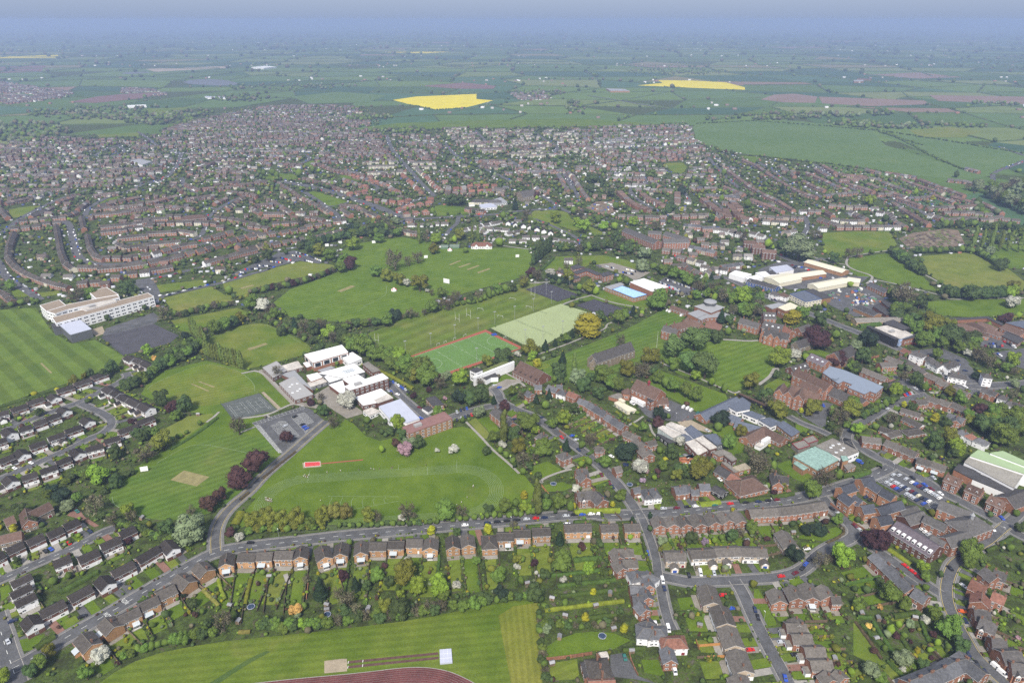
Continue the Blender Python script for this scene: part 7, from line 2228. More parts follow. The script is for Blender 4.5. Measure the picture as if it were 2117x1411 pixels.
# garden ground between the houses: turf, beds, paving
m,t,b=nodes('gardens',1,.05); g=N(t,'ShaderNodeNewGeometry').outputs['Position']
f=noise(t,g,.11,4,.75); col=ramp(t,f,[(.34,(.035,.038,.020)),(.46,(.045,.060,.020)),(.55,(.068,.100,.022)),(.64,(.075,.070,.045)),(.76,(.15,.14,.12))])
f2=noise(t,g,.9,4,.8); col=mix(t,1,col,ramp(t,f2,[(.28,(.5,)*3),(.72,(1.4,)*3)]),'MULTIPLY'); t.links.new(col,b.inputs['Base Color']); MATS['gardens']=m
def MT(*k): return [MATS[x] for x in k]
# ------------------------------------------------------------------ occupancy grid (2 m cells) for scattering
GX0,GY0,GS=-2400,180,2.0; GW,GH=2400,2000
OCC=np.zeros((GH,GW),np.uint8)
def fill(pts,val,grow=0.0):
    xs=[p[0] for p in pts]; ys=[p[1] for p in pts]
    i0=max(0,int((min(xs)-grow-GX0)/GS)); i1=min(GW-1,int((max(xs)+grow-GX0)/GS)+1); j0=max(0,int((min(ys)-grow-GY0)/GS)); j1=min(GH-1,int((max(ys)+grow-GY0)/GS)+1)
    if i1<=i0 or j1<=j0: return
    X,Y=np.meshgrid(GX0+(np.arange(i0,i1+1)+.5)*GS,GY0+(np.arange(j0,j1+1)+.5)*GS)
    ins=np.zeros(X.shape,bool); n=len(pts)
    for k in range(n):
        x0,y0=pts[k];x1,y1=pts[(k+1)%n]
        if y0==y1: continue
        c=((y0>Y)!=(y1>Y))&(X<(x1-x0)*(Y-y0)/(y1-y0)+x0); ins^=c
    sub=OCC[j0:j1+1,i0:i1+1]; sub[ins]=val
def fill_band(p,w,val):
    L,R=strip(p,w)
    for i in range(len(p)-1): fill([R[i],R[i+1],L[i+1],L[i]],val)
def occ(x,y):
    i=int((x-GX0)/GS); j=int((y-GY0)/GS)
    return OCC[j,i] if 0<=i<GW and 0<=j<GH else 9
# ------------------------------------------------------------------ ground, farmland
mb=MB(); mb.face([(-45000,-2000,0),(45000,-2000,0),(45000,45000,0),(-45000,45000,0)])
struct(link('ground',mb.mesh('ground',MT('gardens'))))
TOWN=[(-900,1500),(-1000,1950),(-560,2250),(-200,2400),(-330,2500),(-500,2000)]
def pw(x,y):
    """ground point under a photograph pixel"""
    u=x-1058.5;v=y-705.5;c,s=math.cos(PITCH),math.sin(PITCH); dy=FPX*c-v*s; dz=-FPX*s-v*c; k=-CAMH/dz
    return (u*k,dy*k)
TOWN=[pw(*p) for p in [(-900,360),(-300,325),(0,296),(150,284),(300,286),(360,258),(440,240),(550,217),(650,212),(745,218),(800,262),(930,258),(1100,262),(1300,257),(1420,255),(1445,292),(1560,322),(1720,345),(1880,372),(2010,425),(2117,468),(2200,520),(2500,640),(2900,1500),(-900,1500)]]
def inside(x,y,pts):
    r=False;n=len(pts)
    for k in range(n):
        x0,y0=pts[k];x1,y1=pts[(k+1)%n]
        if (y0>y)!=(y1>y) and x<(x1-x0)*(y-y0)/(y1-y0)+x0: r=not r
    return r
HEDGE_EDGES=[]
def farmland():
    V=[];Fc=[];C=[]
    ys=[900]; 
    while ys[-1]<40000: ys.append(ys[-1]+150+ys[-1]*.045)
    P={}
    pal=[(.075,.125,.03),(.100,.155,.038),(.055,.100,.03),(.125,.165,.05),(.045,.090,.045),(.145,.175,.065),(.085,.14,.04),(.06,.115,.055),(.19,.135,.10),(.17,.155,.08)]
    cols=[]
    for j,y in enumerate(ys):
        st=(190+y*.045); n=int((y*.95+900)/st)+2
        row=[]
        for i in range(-n,n+1):
            row.append(((i+.5*(j%2)*.6)*st+random.uniform(-.3,.3)*st,y+random.uniform(-.32,.32)*(150+y*.045)))
        cols.append((n,row))
    for j in range(len(ys)-1):
        n0,r0=cols[j];n1,r1=cols[j+1]
        for i in range(-n0,n0):
            k=min(max(i,-n1),n1-1)
            # nearest upper pair
            kk=min(range(len(r1)-1),key=lambda q:abs(r1[q][0]-r0[i+n0][0]))
            q=[r0[i+n0],r0[i+n0+1],r1[min(kk+1,len(r1)-1)],r1[kk]]
            if q[2][0]<=q[3][0]: continue
            cx=sum(p[0] for p in q)/4;cy=sum(p[1] for p in q)/4
            if inside(cx,cy,TOWN): continue
            X,Y=px(cx,cy)
            if X<-350 or X>2470: continue
            w=random.choices(range(10),[9,9,9,7,5,6,8,6,1.6,2])[0]; c=pal[w]
            b=len(V); e=.02*zf(cx,cy)
            V+=[(x,y,.25*(1+y/900)*.1+e) for x,y in q]; Fc.append((b,b+1,b+2,b+3)); C+=[c]*4
            HEDGE_EDGES.append((q[0],q[1])); HEDGE_EDGES.append((q[1],q[2]))
    me=np_mesh('farmland',np.array(V),np.array(Fc),MT('farm'),col=np.array(C))
    struct(link('farmland',me))
farmland()
# ------------------------------------------------------------------ fields, courts, car parks
LEVEL={'garden_lawn':2,'driveway':3,'forecourt':3,'car_park':3,'school_yard':3,'tennis_court':4,'court_edge':3.5,'turf_court':4,'hockey_runoff':4,'sand_pit':4,'allotments':2,'building_site':3,'village_green':2}
for i,(nm,mt,f) in enumerate(POLY):
    p=pairs(f)
    if (nm=='cricket_field' and mt!='stripeC') or nm in ('athletics_field','meadow','grass_bank','lake'): p=chaikin(p,2 if nm[0]=='c' else 1)
    cy=sum(q[1] for q in p)/len(p); z=(.02*LEVEL.get(nm,1)+.0006*i)*zf(0,cy)+(.03*cy/900 if cy>1500 else 0)
    mb=MB(); mb.poly(p,z); struct(link(nm,mb.mesh(nm,MT(mt)))); fill(p,2)
RP=[]
for i,(w,fl,f) in enumerate(ROAD):
    p=chaikin(pairs(f),2,False); RP.append((w,p)); ym=sum(q[1] for q in p)/len(p)
    near=ym<720
    if near:
        mb=MB(); band(mb,p,w+3.6,.118+.0005*i,zf=zf); struct(link('pavement',mb.mesh('pavement',MT('pavement'))))
    mb=MB(); band(mb,p,w,.15+.0007*i,zf=zf); ro=struct(link('road',mb.mesh('road',MT('tarmac')))); fill_band(p,w+3,3)
    if near:
        mk=MB(); q=resample(p,1.0)
        if 'd' in fl:
            for a in range(0,len(q)-4,8):
                if 60<a<len(q): band(mk,q[a:a+4],.22,.19,zf=zf)
                else: band(mk,q[a:a+4],.22,.19,zf=zf)
        for sd in (1,-1):
            band(mk,p,.35,.188,sd*(w/2+.15),1,zf)
            if 'y' in fl: band(mk,p,.28,.189,sd*(w/2-.6),2,zf)
        link('road_marking',mk.mesh('road_marking',MT('line','concrete','lineyellow')),ro)
for i,(w,f) in enumerate(PATH):
    p=chaikin(pairs(f),2,False); mb=MB(); band(mb,p,w,.135+.0005*i,zf=zf); struct(link('path',mb.mesh('path',MT('concrete')))); fill_band(p,w+1,3)
# ------------------------------------------------------------------ shared house pieces
def window_mesh():
    m=MB(); m.box(-.5,.5,-.06,.0,-.5,.5,0,True)
    m.face([(-.42,-.075,-.4),(-.04,-.075,-.4),(-.04,-.075,.4),(-.42,-.075,.4)],1); m.face([(.04,-.075,-.4),(.42,-.075,-.4),(.42,-.075,.4),(.04,-.075,.4)],1)
    return m.mesh('window',MT('whitetrim','glass'))
WIN=window_mesh()
def door_mesh(k):
    m=MB(); m.box(-.5,.5,-.06,0,0,1,0); m.box(-.36,.36,-.09,-.05,.05,.92,1); return m.mesh('door',MT('whitetrim',k))
DOOR={k:door_mesh(k) for k in ('maroon','glass','white','garageblue','darkgrey')}
def chimney_mesh():
    m=MB(); m.box(-.45,.45,-.35,.35,-1.2,1.1,0); m.box(-.52,.52,-.42,.42,1.1,1.25,0); m.cyl(-.2,0,1.25,1.6,.12,.1,6,1); m.cyl(.2,0,1.25,1.6,.12,.1,6,1)
    return m.mesh('chimney',MT('chimbrick','browntile'))
CHIM=chimney_mesh()
def conserv_mesh():
    m=MB(); m.box(-1.6,1.6,-2.6,0,0,.6,0,top=False)
    for i in range(5):
        x=-1.6+3.2*i/5; m.face([(x+.05,-2.6,.6),(x+.59,-2.6,.6),(x+.59,-2.6,2.1),(x+.05,-2.6,2.1)],1); m.box(x-.05,x+.05,-2.63,-2.57,.6,2.2,0)
    for s in (-1.6,1.6): m.face([(s,-2.6,.6),(s,0,.6),(s,0,2.1),(s,-2.6,2.1)],1)
    m.face([(-1.7,-2.7,2.15),(1.7,-2.7,2.15),(1.7,0,2.9),(-1.7,0,2.9)],2)
    for i in range(7):
        x=-1.6+3.2*i/6; m.box(x-.06,x+.06,-2.7,-2.6,2.1,2.22,0); m.bar((x,-2.7,2.2),(x,0,2.95),.06,0)
    return m.mesh('conservatory',MT('whitetrim','glass','glasslight'))
CONS=conserv_mesh()
def skylight_mesh():
    m=MB(); m.box(-.5,.5,-.5,.5,-.1,.12,0); m.face([(-.4,-.4,.13),(.4,-.4,.13),(.4,.4,.13),(-.4,.4,.13)],1); return m.mesh('skylight',MT('whitetrim','glasslight'))
SKYL=skylight_mesh()
CACHE={}
def gable_wall(L,Wd,e,r,low,up,gab,split=2.5,hip=False):
    k=('w',round(L,1),Wd,e,r,low,up,gab,hip)
    if k in CACHE: return CACHE[k]
    m=MB(); a,b=L/2,Wd/2
    for z0,z1,i in ((0,split,0),(split,e,1)) if e>split+.5 else ((0,e,0),):
        k0=len(m.m); m.box(-a,a,-b,b,z0,z1,i,top=False)
        if i: m.m[k0+1]=m.m[k0+3]=2
    if not hip:
        for s in (-1,1):
            q=[(s*a,-b*s,e),(s*a,b*s,e),(s*a,0,e+r)]; m.face(q,2)
    CACHE[k]=m.mesh('wall',MT(low,up,gab)); return CACHE[k]
def gable_roof(L,Wd,e,r,mat,hip=False,ov=.4,trim='ridge'):
    k=('r',round(L,1),Wd,e,r,mat,hip)
    if k in CACHE: return CACHE[k]
    m=MB(); a,b=L/2+ov*.7,Wd/2+ov; dz=r*ov/(Wd/2); t=.16
    if hip:
        h=max(.1,L/2-Wd/2*.8); z0=e-dz*.6; a=L/2+ov
        m.face([(-a,-b,z0),(a,-b,z0),(h,0,e+r),(-h,0,e+r)]); m.face([(a,b,z0),(-a,b,z0),(-h,0,e+r),(h,0,e+r)]); m.face([(a,-b,z0),(a,b,z0),(h,0,e+r)]); m.face([(-a,b,z0),(-a,-b,z0),(-h,0,e+r)])
        m.box(-a,a,-b,b,z0-.2,z0,1,True,False)
        if h>.2: m.bar((-h,0,e+r+.03),(h,0,e+r+.03),.13,2)
        for sx in (-1,1):
            for sy in (-1,1): m.bar((sx*h,0,e+r),(sx*a,sy*b,z0),.12,2)
    else:
        for s in (-1,1):
            q=[(-a,s*b,e-dz),(a,s*b,e-dz),(a,0,e+r),(-a,0,e+r)]
            if s>0: q=[q[1],q[0],q[3],q[2]]
            top=[(x,y,z+t) for x,y,z in q]; m.face(top,0); m.face([q[0],q[1],top[1],top[0]],1)
            m.face([q[1],q[2],top[2],top[1]],1); m.face([q[3],q[0],top[0],top[3]],1)
            m.face([q[3],q[2],q[1],q[0]],1)
        m.bar((-a,0,e+r+t),(a,0,e+r+t),.14,2)
    CACHE[k]=m.mesh('roof',MT(mat,'whitetrim',trim)); return CACHE[k]
# ------------------------------------------------------------------ labels
LABELLED=[]   # (object, description, x, y)
def want(o,desc,x,y): LABELLED.append((o,desc,x,y))
ORD=['first','second','third','fourth','fifth','sixth','seventh','eighth','ninth','tenth','eleventh','twelfth']+['%dth'%i if i%10 not in (1,2,3) else '%d%s'%(i,{1:'st',2:'nd',3:'rd'}[i%10]) for i in range(13,400)]
# ------------------------------------------------------------------ houses in the foreground
STY={'est':('white','maroonclad','white','estroof','dark-roofed house'),'estw':('white','white','white','estroof','white house with a dark roof'),'buff':('buff','buff','buff','brownroof','buff brick house'),
 'red':('brick','brick','brick','greyroofh','red brick house'),'pale':('pale','pale','pale','greyroofh','beige house'),'slate':('brick','brick','brick','slate','slate-roofed brick house'),
 'terr':('brick','brick','brick','slate','slate-roofed terraced house'),'vict':('brick','brick','brick','darkslate','old brick house'),'old':('stone','stone','brick','browntile','old brown-roofed house'),
 'geo':('brick','brick','brick','browntile','bay-fronted brick villa'),'new':('brickn','brickn','brickn','newslate','new brick house'),'bung':('brick','brick','white','brownroof','low brown-roofed bungalow'),'shop':('brick','brick','brick','darkslate','high street building')}
NAME={'terr':'terraced_house','bung':'bungalow','shop':'shop','geo':'brick_villa','vict':'brick_villa','old':'old_house','slate':'cottage'}
LAWNS=[]; SHRUBS=[]; FENCES=[]
def near_house(a,b,w,e,r,style,fl,desc,group,gdir,gdep,ph,rank,nrank):
    low,up,gab,roof,_=STY[style]
    L=math.dist(a,b); gabled=abs(b[1]-a[1])>abs(b[0]-a[0])
    L=max(L,5.0); L=round(L*2)/2
    if 'whitered' in fl: low=up=gab='white'; roof='redroof'
    elif 'whiteR' in fl: low=up=gab='white'; roof='browntile'
    elif 'white' in fl or 'pub' in fl: low=up=gab='white'; roof='slate' if style!='shop' else 'darkslate'
    if 'redroof' in fl: roof='redroof'
    if '3' in fl: e+=3
    if 'wg' in fl: up=gab='white'; low='brickd'
    if style=='est' and gabled and 'wg' not in fl: low='white'; up=gab='brickd'
    if style=='est' and not gabled and rank%3==0: low='brickd'; up='white'
    if style=='pale' and rank%2==1: low='white'
    if a[0]>b[0] or (gabled and a[1]<b[1] and abs(a[0]-b[0])<.01): a,b=b,a
    cx,cy=(a[0]+b[0])/2,(a[1]+b[1])/2; rz=math.atan2(b[1]-a[1],b[0]-a[0])
    root=bpy.data.objects.new(NAME.get(style,'detached_house'),None); COL.objects.link(root); root.location=(cx,cy,0); root.rotation_euler=(0,0,rz); root.empty_display_size=.5
    hip='h' in fl
    link('wall',gable_wall(L,w,e,r,low,up,gab,hip=hip),root); link('roof',gable_roof(L,w,e,r,roof,hip,trim='ridge' if style not in('est','new') else 'brownroof'),root)
    # front: the long side and the gable turned to the camera
    ux,uy=math.cos(rz),math.sin(rz); side=1 if (-uy*cx+ux*cy)>0 else -1     # local -y side faces camera when side>0
    fy=-1 if (ux*(-cy)-uy*(-cx))<0 else 1
    gx=1 if (ux*(-cx)+uy*(-cy))>0 else -1
    def win(x,z,ww,wh,face):
        if face=='s': o=link('window',WIN,root,(x,fy*w/2,z),0 if fy<0 else PI,(ww,1,wh))
        else: o=link('window',WIN,root,(gx*L/2,x,z),PI/2 if gx>0 else -PI/2,(ww,1,wh))
    st=2 if e>4 else 1
    if '3' in fl: st=3
    cols=max(2,int(L/3.4)) if not gabled else max(1,int(L/4.5))
    door=(rank%2==0)
    for s_ in range(st):
        z=1.45+s_*2.55
        for c in range(cols):
            x=-L/2+L*(c+.5)/cols
            if s_==0 and c==(cols-1 if door else 0):
                link('door',DOOR[('maroon','glass','white','darkgrey')[rank%4]],root,(x,fy*w/2,0),0 if fy<0 else PI,(1.1 if rank%3 else 2.4,1,2.1)); continue
            if 'p' in fl and s_==0 and not gabled: continue
            win(x,z,1.9 if style not in('terr','vict','slate') else 1.25,1.2 if style not in('terr','vict') else 1.6,'s')
    if gabled or style in ('est','new','geo','vict','shop'):
        for s_ in range(st):
            z=1.45+s_*2.55
            for x in ((-w*.24,w*.24) if gabled else (0,)): win(x,z,1.7,1.25,'g')
        if gabled and style=='new': win(0,e+r*.35,1,1,'g')
    if style=='geo':   # two-storey bays and white attic dormers
        for x in (-L*.25,L*.25):
            m=MB(); m.box(-1.3,1.3,-.9,0,0,5.6,0,top=False); m.face([(-1.45,-1.05,5.6),(1.45,-1.05,5.6),(1.2,0,6.5),(-1.2,0,6.5)],1)
            k=CACHE.setdefault('bay',m.mesh('bay',MT('brick','browntile'))); o=link('bay',k,root,(x,fy*w/2,0),0 if fy<0 else PI)
            for z in (1.7,4.4): link('window',WIN,o,(0,-.92,z),0,(2.1,1,1.7))
            m=MB(); m.box(-.6,.6,-.1,1.6,0,1.1,0); m.face([(-.75,-.2,1.1),(0,-.2,1.8),(0,2.4,1.8),(-.75,1.6,1.1)],1); m.face([(0,-.2,1.8),(.75,-.2,1.1),(.75,1.6,1.1),(0,2.4,1.8)],1); m.face([(-.6,-.11,1.1),(.6,-.11,1.1),(0,-.11,1.75)],0); m.face([(-.4,-.12,.2),(.4,-.12,.2),(.4,-.12,1),(-.4,-.12,1)],2)
            k=CACHE.setdefault('dormer',m.mesh('dormer',MT('whitetrim','browntile','glass'))); link('dormer',k,root,(x,fy*w*.36,e+r*.25),0 if fy<0 else PI)
    if style in('vict',) and gabled is False and L>7:
        m=MB(); m.box(-1.4,1.4,-1,0,0,5.4,0,top=False); m.face([(-1.4,-1.01,5.4),(1.4,-1.01,5.4),(0,-1.01,7.2)],1); m.face([(-1.7,-1.2,5.2),(0,-1.2,7.3),(0,2,7.3),(-1.7,.4,5.2)],2); m.face([(0,-1.2,7.3),(1.7,-1.2,5.2),(1.7,.4,5.2),(0,2,7.3)],2)
        k=CACHE.setdefault('gbay',m.mesh('bay',MT('brick','whitetrim','darkslate'))); o=link('bay',k,root,(-L*.22,fy*w/2,0),0 if fy<0 else PI)
        for z in (1.6,4.2): link('window',WIN,o,(0,-1.02,z),0,(2,1,1.6))
    if 'n' not in fl and style not in('est','estw','bung','new','old') or ('c2' in fl):
        xs=(-L*.5+.5,L*.5-.5) if 'c2' in fl or style in('geo','vict') else ((0,) if rank%3 else (L*.3,))
        for x in xs: link('chimney',CHIM,root,(x,0 if style!='buff' or gabled else -w*.12*fy,e+r+.1 if not hip else e+r))
    if 'g' in fl and not gabled and 'g2' not in fl:   # forward garage wing with a gable
        gw,gl=4.6,4.2; x0=L*.5-gw/2-.2 if rank%2 else -L*.12
        m=MB(); m.box(-gw/2,gw/2,-gl,0,0,2.6,0,top=False); m.face([(-gw/2,-gl,2.6),(gw/2,-gl,2.6),(0,-gl,4.0)],1)
        k=CACHE.setdefault(('gar',low),m.mesh('garage',MT('white' if style!='pale' else 'pale','whitetrim'))); g_=link('garage',k,root,(x0,fy*w/2,0),0 if fy<0 else PI)
        m=MB()
        for s in (-1,1): m.face([(s*(gw/2+.3),-gl-.3,2.45),(0,-gl-.3,4.15),(0,.9,4.15),(s*(gw/2+.3),.3,2.45)][::s],0)
        k=CACHE.setdefault(('garr',roof),m.mesh('garage_roof',MT(roof))); link('roof',k,g_)
        link('garage_door',DOOR['white' if style=='est' else ('garageblue','white','darkgrey')[rank%3]],g_,(0,-gl,0),0,(3.2,1,2.1))
        m=MB(); m.box(-1.7,1.7,-.3,0,0,1.5,0,True); m.face([(-1.4,-.31,.35),(1.4,-.31,.35),(1.4,-.31,1.2),(-1.4,-.31,1.2)],1)
        k=CACHE.setdefault('wallhung',m.mesh('dormer_panel',MT('whitetrim','glass'))); link('bay_window',k,root,(-x0 if rank%2 else L*.27,fy*w/2,3.2),0 if fy<0 else PI)
    if 'g2' in fl:
        m=MB(); m.box(-L/2-2.6,-L/2,-w*.42,w*.12,0,2.5,0,top=False); m.box(-L/2-2.7,-L/2,-w*.44,w*.14,2.5,2.65,1); k=m.mesh('garage',MT('white','greyflat')); link('garage',k,root)
        link('garage_door',DOOR[('darkgrey','maroon')[rank%2]],root,(-L/2-3,-w*.1,0),-PI/2,(2.6,1,2.1))
    if 'c' in fl and 'c2' not in fl:
        if gabled: link('conservatory',CONS,root,(gx*L/2,0,0),PI/2 if gx>0 else -PI/2)
        else: link('conservatory',CONS,root,(L*.15,fy*w/2,0),0 if fy<0 else PI)
    if 'p' in fl:
        m=MB(); m.box(-2,2,-2.4,0,0,2.3,0,top=False); m.face([(-2.2,-2.6,2.3),(2.2,-2.6,2.3),(2.2,0,3.2),(-2.2,0,3.2)],1); m.face([(-1.6,-2.42,.2),(1.6,-2.42,.2),(1.6,-2.42,2),(-1.6,-2.42,2)],2)
        k=CACHE.setdefault(('ext',low),m.mesh('extension',MT(low,'greyroofh' if rank%2 else 'glasslight','glass')))
        if gabled: link('extension',k,root,(gx*L/2,0,0),PI/2 if gx>0 else -PI/2)
        else: link('extension',k,root,(-L*.15,fy*w/2,0),0 if fy<0 else PI)
    if 'pub' in fl:
        m=MB()
        for x in (-L*.25,L*.2):
            m.face([(x-2,-.03,e-.4),(x+2,-.03,e-.4),(x,-.03,e+2.2)],0)
            m.bar((x-2.2,-.08,e-.5),(x,-.08,e+2.4),.16,1); m.bar((x+2.2,-.08,e-.5),(x,-.08,e+2.4),.16,1); m.bar((x-1.2,-.08,e+.7),(x+1.2,-.08,e+.7),.12,1); m.bar((x,-.08,e-.4),(x,-.08,e+2.2),.1,1)
            m.face([(x-2.3,-.2,e-.6),(x,-.2,e+2.5),(x,3,e+2.5),(x-2.3,1,e-.6)],2); m.face([(x,-.2,e+2.5),(x+2.3,-.2,e-.6),(x+2.3,1,e-.6),(x,3,e+2.5)],2)
        link('timber_gable',m.mesh('timber_gable',MT('white','black','darkslate')),root,(0,fy*w/2,0),0 if fy<0 else PI)
    d=desc if isinstance(desc,str) else desc
    tag(root,None,'house' if style!='shop' else 'building',group)
    c,s=math.cos(rz),math.sin(rz)
    fp=[(cx+c*x-s*y,cy+s*x+c*y) for x,y in ((-L/2-.6,-w/2-.6),(L/2+.6,-w/2-.6),(L/2+.6,w/2+.6),(-L/2-.6,w/2+.6))]; fill(fp,4)
    # drive and front garden towards the nearest road
    best=min(((math.dist((cx,cy),q),q) for w_,P_ in RP for q in P_ if abs(q[0]-cx)<30 and abs(q[1]-cy)<30),default=None)
    if best and best[0]<26:
        dx,dy=(best[1][0]-cx)/best[0],(best[1][1]-cy)/best[0]; n_=(-dy,dx); u0,u1=w*.45,best[0]-3.6; o_=random.choice((-1,1))*L*.27
        if u1-u0>2.5:
            P4=lambda va,vb:[(cx+dx*u0+n_[0]*va,cy+dy*u0+n_[1]*va),(cx+dx*u1+n_[0]*va,cy+dy*u1+n_[1]*va),(cx+dx*u1+n_[0]*vb,cy+dy*u1+n_[1]*vb),(cx+dx*u0+n_[0]*vb,cy+dy*u0+n_[1]*vb)]
            LAWNS.append((P4(o_-1.9,o_+1.9),random.choice((-1,-2,-3,-3,-4)))); a_=o_+2.2 if o_<0 else -L*.45; b_=a_+L*.42; LAWNS.append((P4(a_,b_),random.random()))
            for k_ in range(3): v_=random.uniform(a_,b_); q=(cx+dx*u1+n_[0]*v_,cy+dy*u1+n_[1]*v_); SHRUBS.append((*q,random.uniform(.8,1.8),random.choice('ggdlYro')))
    # plot: lawn, fences, shrubs
    if gdir:
        gd={'S':(0,-1),'N':(0,1),'E':(1,0),'W':(-1,0),'SE':(.55,-.83),'SW':(-.6,-.8),'NE':(.6,.8)}[gdir]
        # snap to the house axis nearest to that direction
        axes=[((c,s),L/2,w),((-c,-s),L/2,w),((-s,c),w/2,L),((s,-c),w/2,L)]
        ax,half,wd=max(axes,key=lambda q:q[0][0]*gd[0]+q[0][1]*gd[1]); n=(-ax[1],ax[0]); wd=wd+1.6
        def at_(u,v): return (cx+ax[0]*u+n[0]*v,cy+ax[1]*u+n[1]*v)
        i0=half+random.uniform(2.8,4.2); i1=half+gdep*random.uniform(.75,.95)
        if i1>i0+2:
            k=random.uniform(.3,.42); lw=[at_(i0,-wd*k),at_(i0,wd*k),at_(i1,wd*k*random.uniform(.7,1)),at_(i1,-wd*k*random.uniform(.7,1))]
            if all(occ(*q)<2 for q in lw): LAWNS.append((lw,random.random()))
            pt=[at_(half+.2,-wd*.42),at_(half+.2,wd*.42),at_(i0-.1,wd*.42),at_(i0-.1,-wd*.42)]; LAWNS.append((pt,-1 if random.random()<.6 else -2))
            e1=half+gdep
            FENCES.append((at_(half,wd/2),at_(e1,wd/2),random.random()))
            for _ in range(int(gdep*.55)+2):
                u=random.uniform(half+3,e1); v=random.choice((-1,1))*wd*random.uniform(.36,.5); q=at_(u,v)
                if occ(*q)<2: SHRUBS.append((q[0],q[1],random.uniform(1.0,3.0),random.choice('gggddlobYrs')))
    return root
for ph,st,(e,r),gd,hs in HG:
    roots=[]
    for i,(x0,y0,x1,y1,w,fl) in enumerate(hs):
        ro=near_house((x0,y0),(x1,y1),w,e,r,st,fl,'', 'houses '+ph,gd[0] if gd else None,gd[1] if gd else 0,ph,i,len(hs))
        d=STY[st][4]
        if 'whitered' in fl: d='white house with a red roof'
        elif 'white3' in fl: d='tall white building'
        elif 'white' in fl: d='white house' if st!='shop' else 'white-walled building'
        elif 'pub' in fl: d='black and white timbered wing'
        elif 'wg' in fl: d='white-gabled house'
        elif 'redroof' in fl: d='red-tiled brick house'
        if 'c' in fl and 'c2' not in fl: d+=' with conservatory'
        roots.append((ro,d,(x0+x1)/2,(y0+y1)/2))
    byd={}
    for q in roots: byd.setdefault(q[1],[]).append(q)
    for d,L in byd.items():
        L.sort(key=lambda q:px(q[2],q[3],5)[0])
        for k,(ro,_,x,y) in enumerate(L):
            lab=('%s %s'%(d,ph)) if len(L)==1 else '%s, %s from left, %s'%(d,ORD[k],ph)
            ro['label']=' '.join(lab.split()[:16])
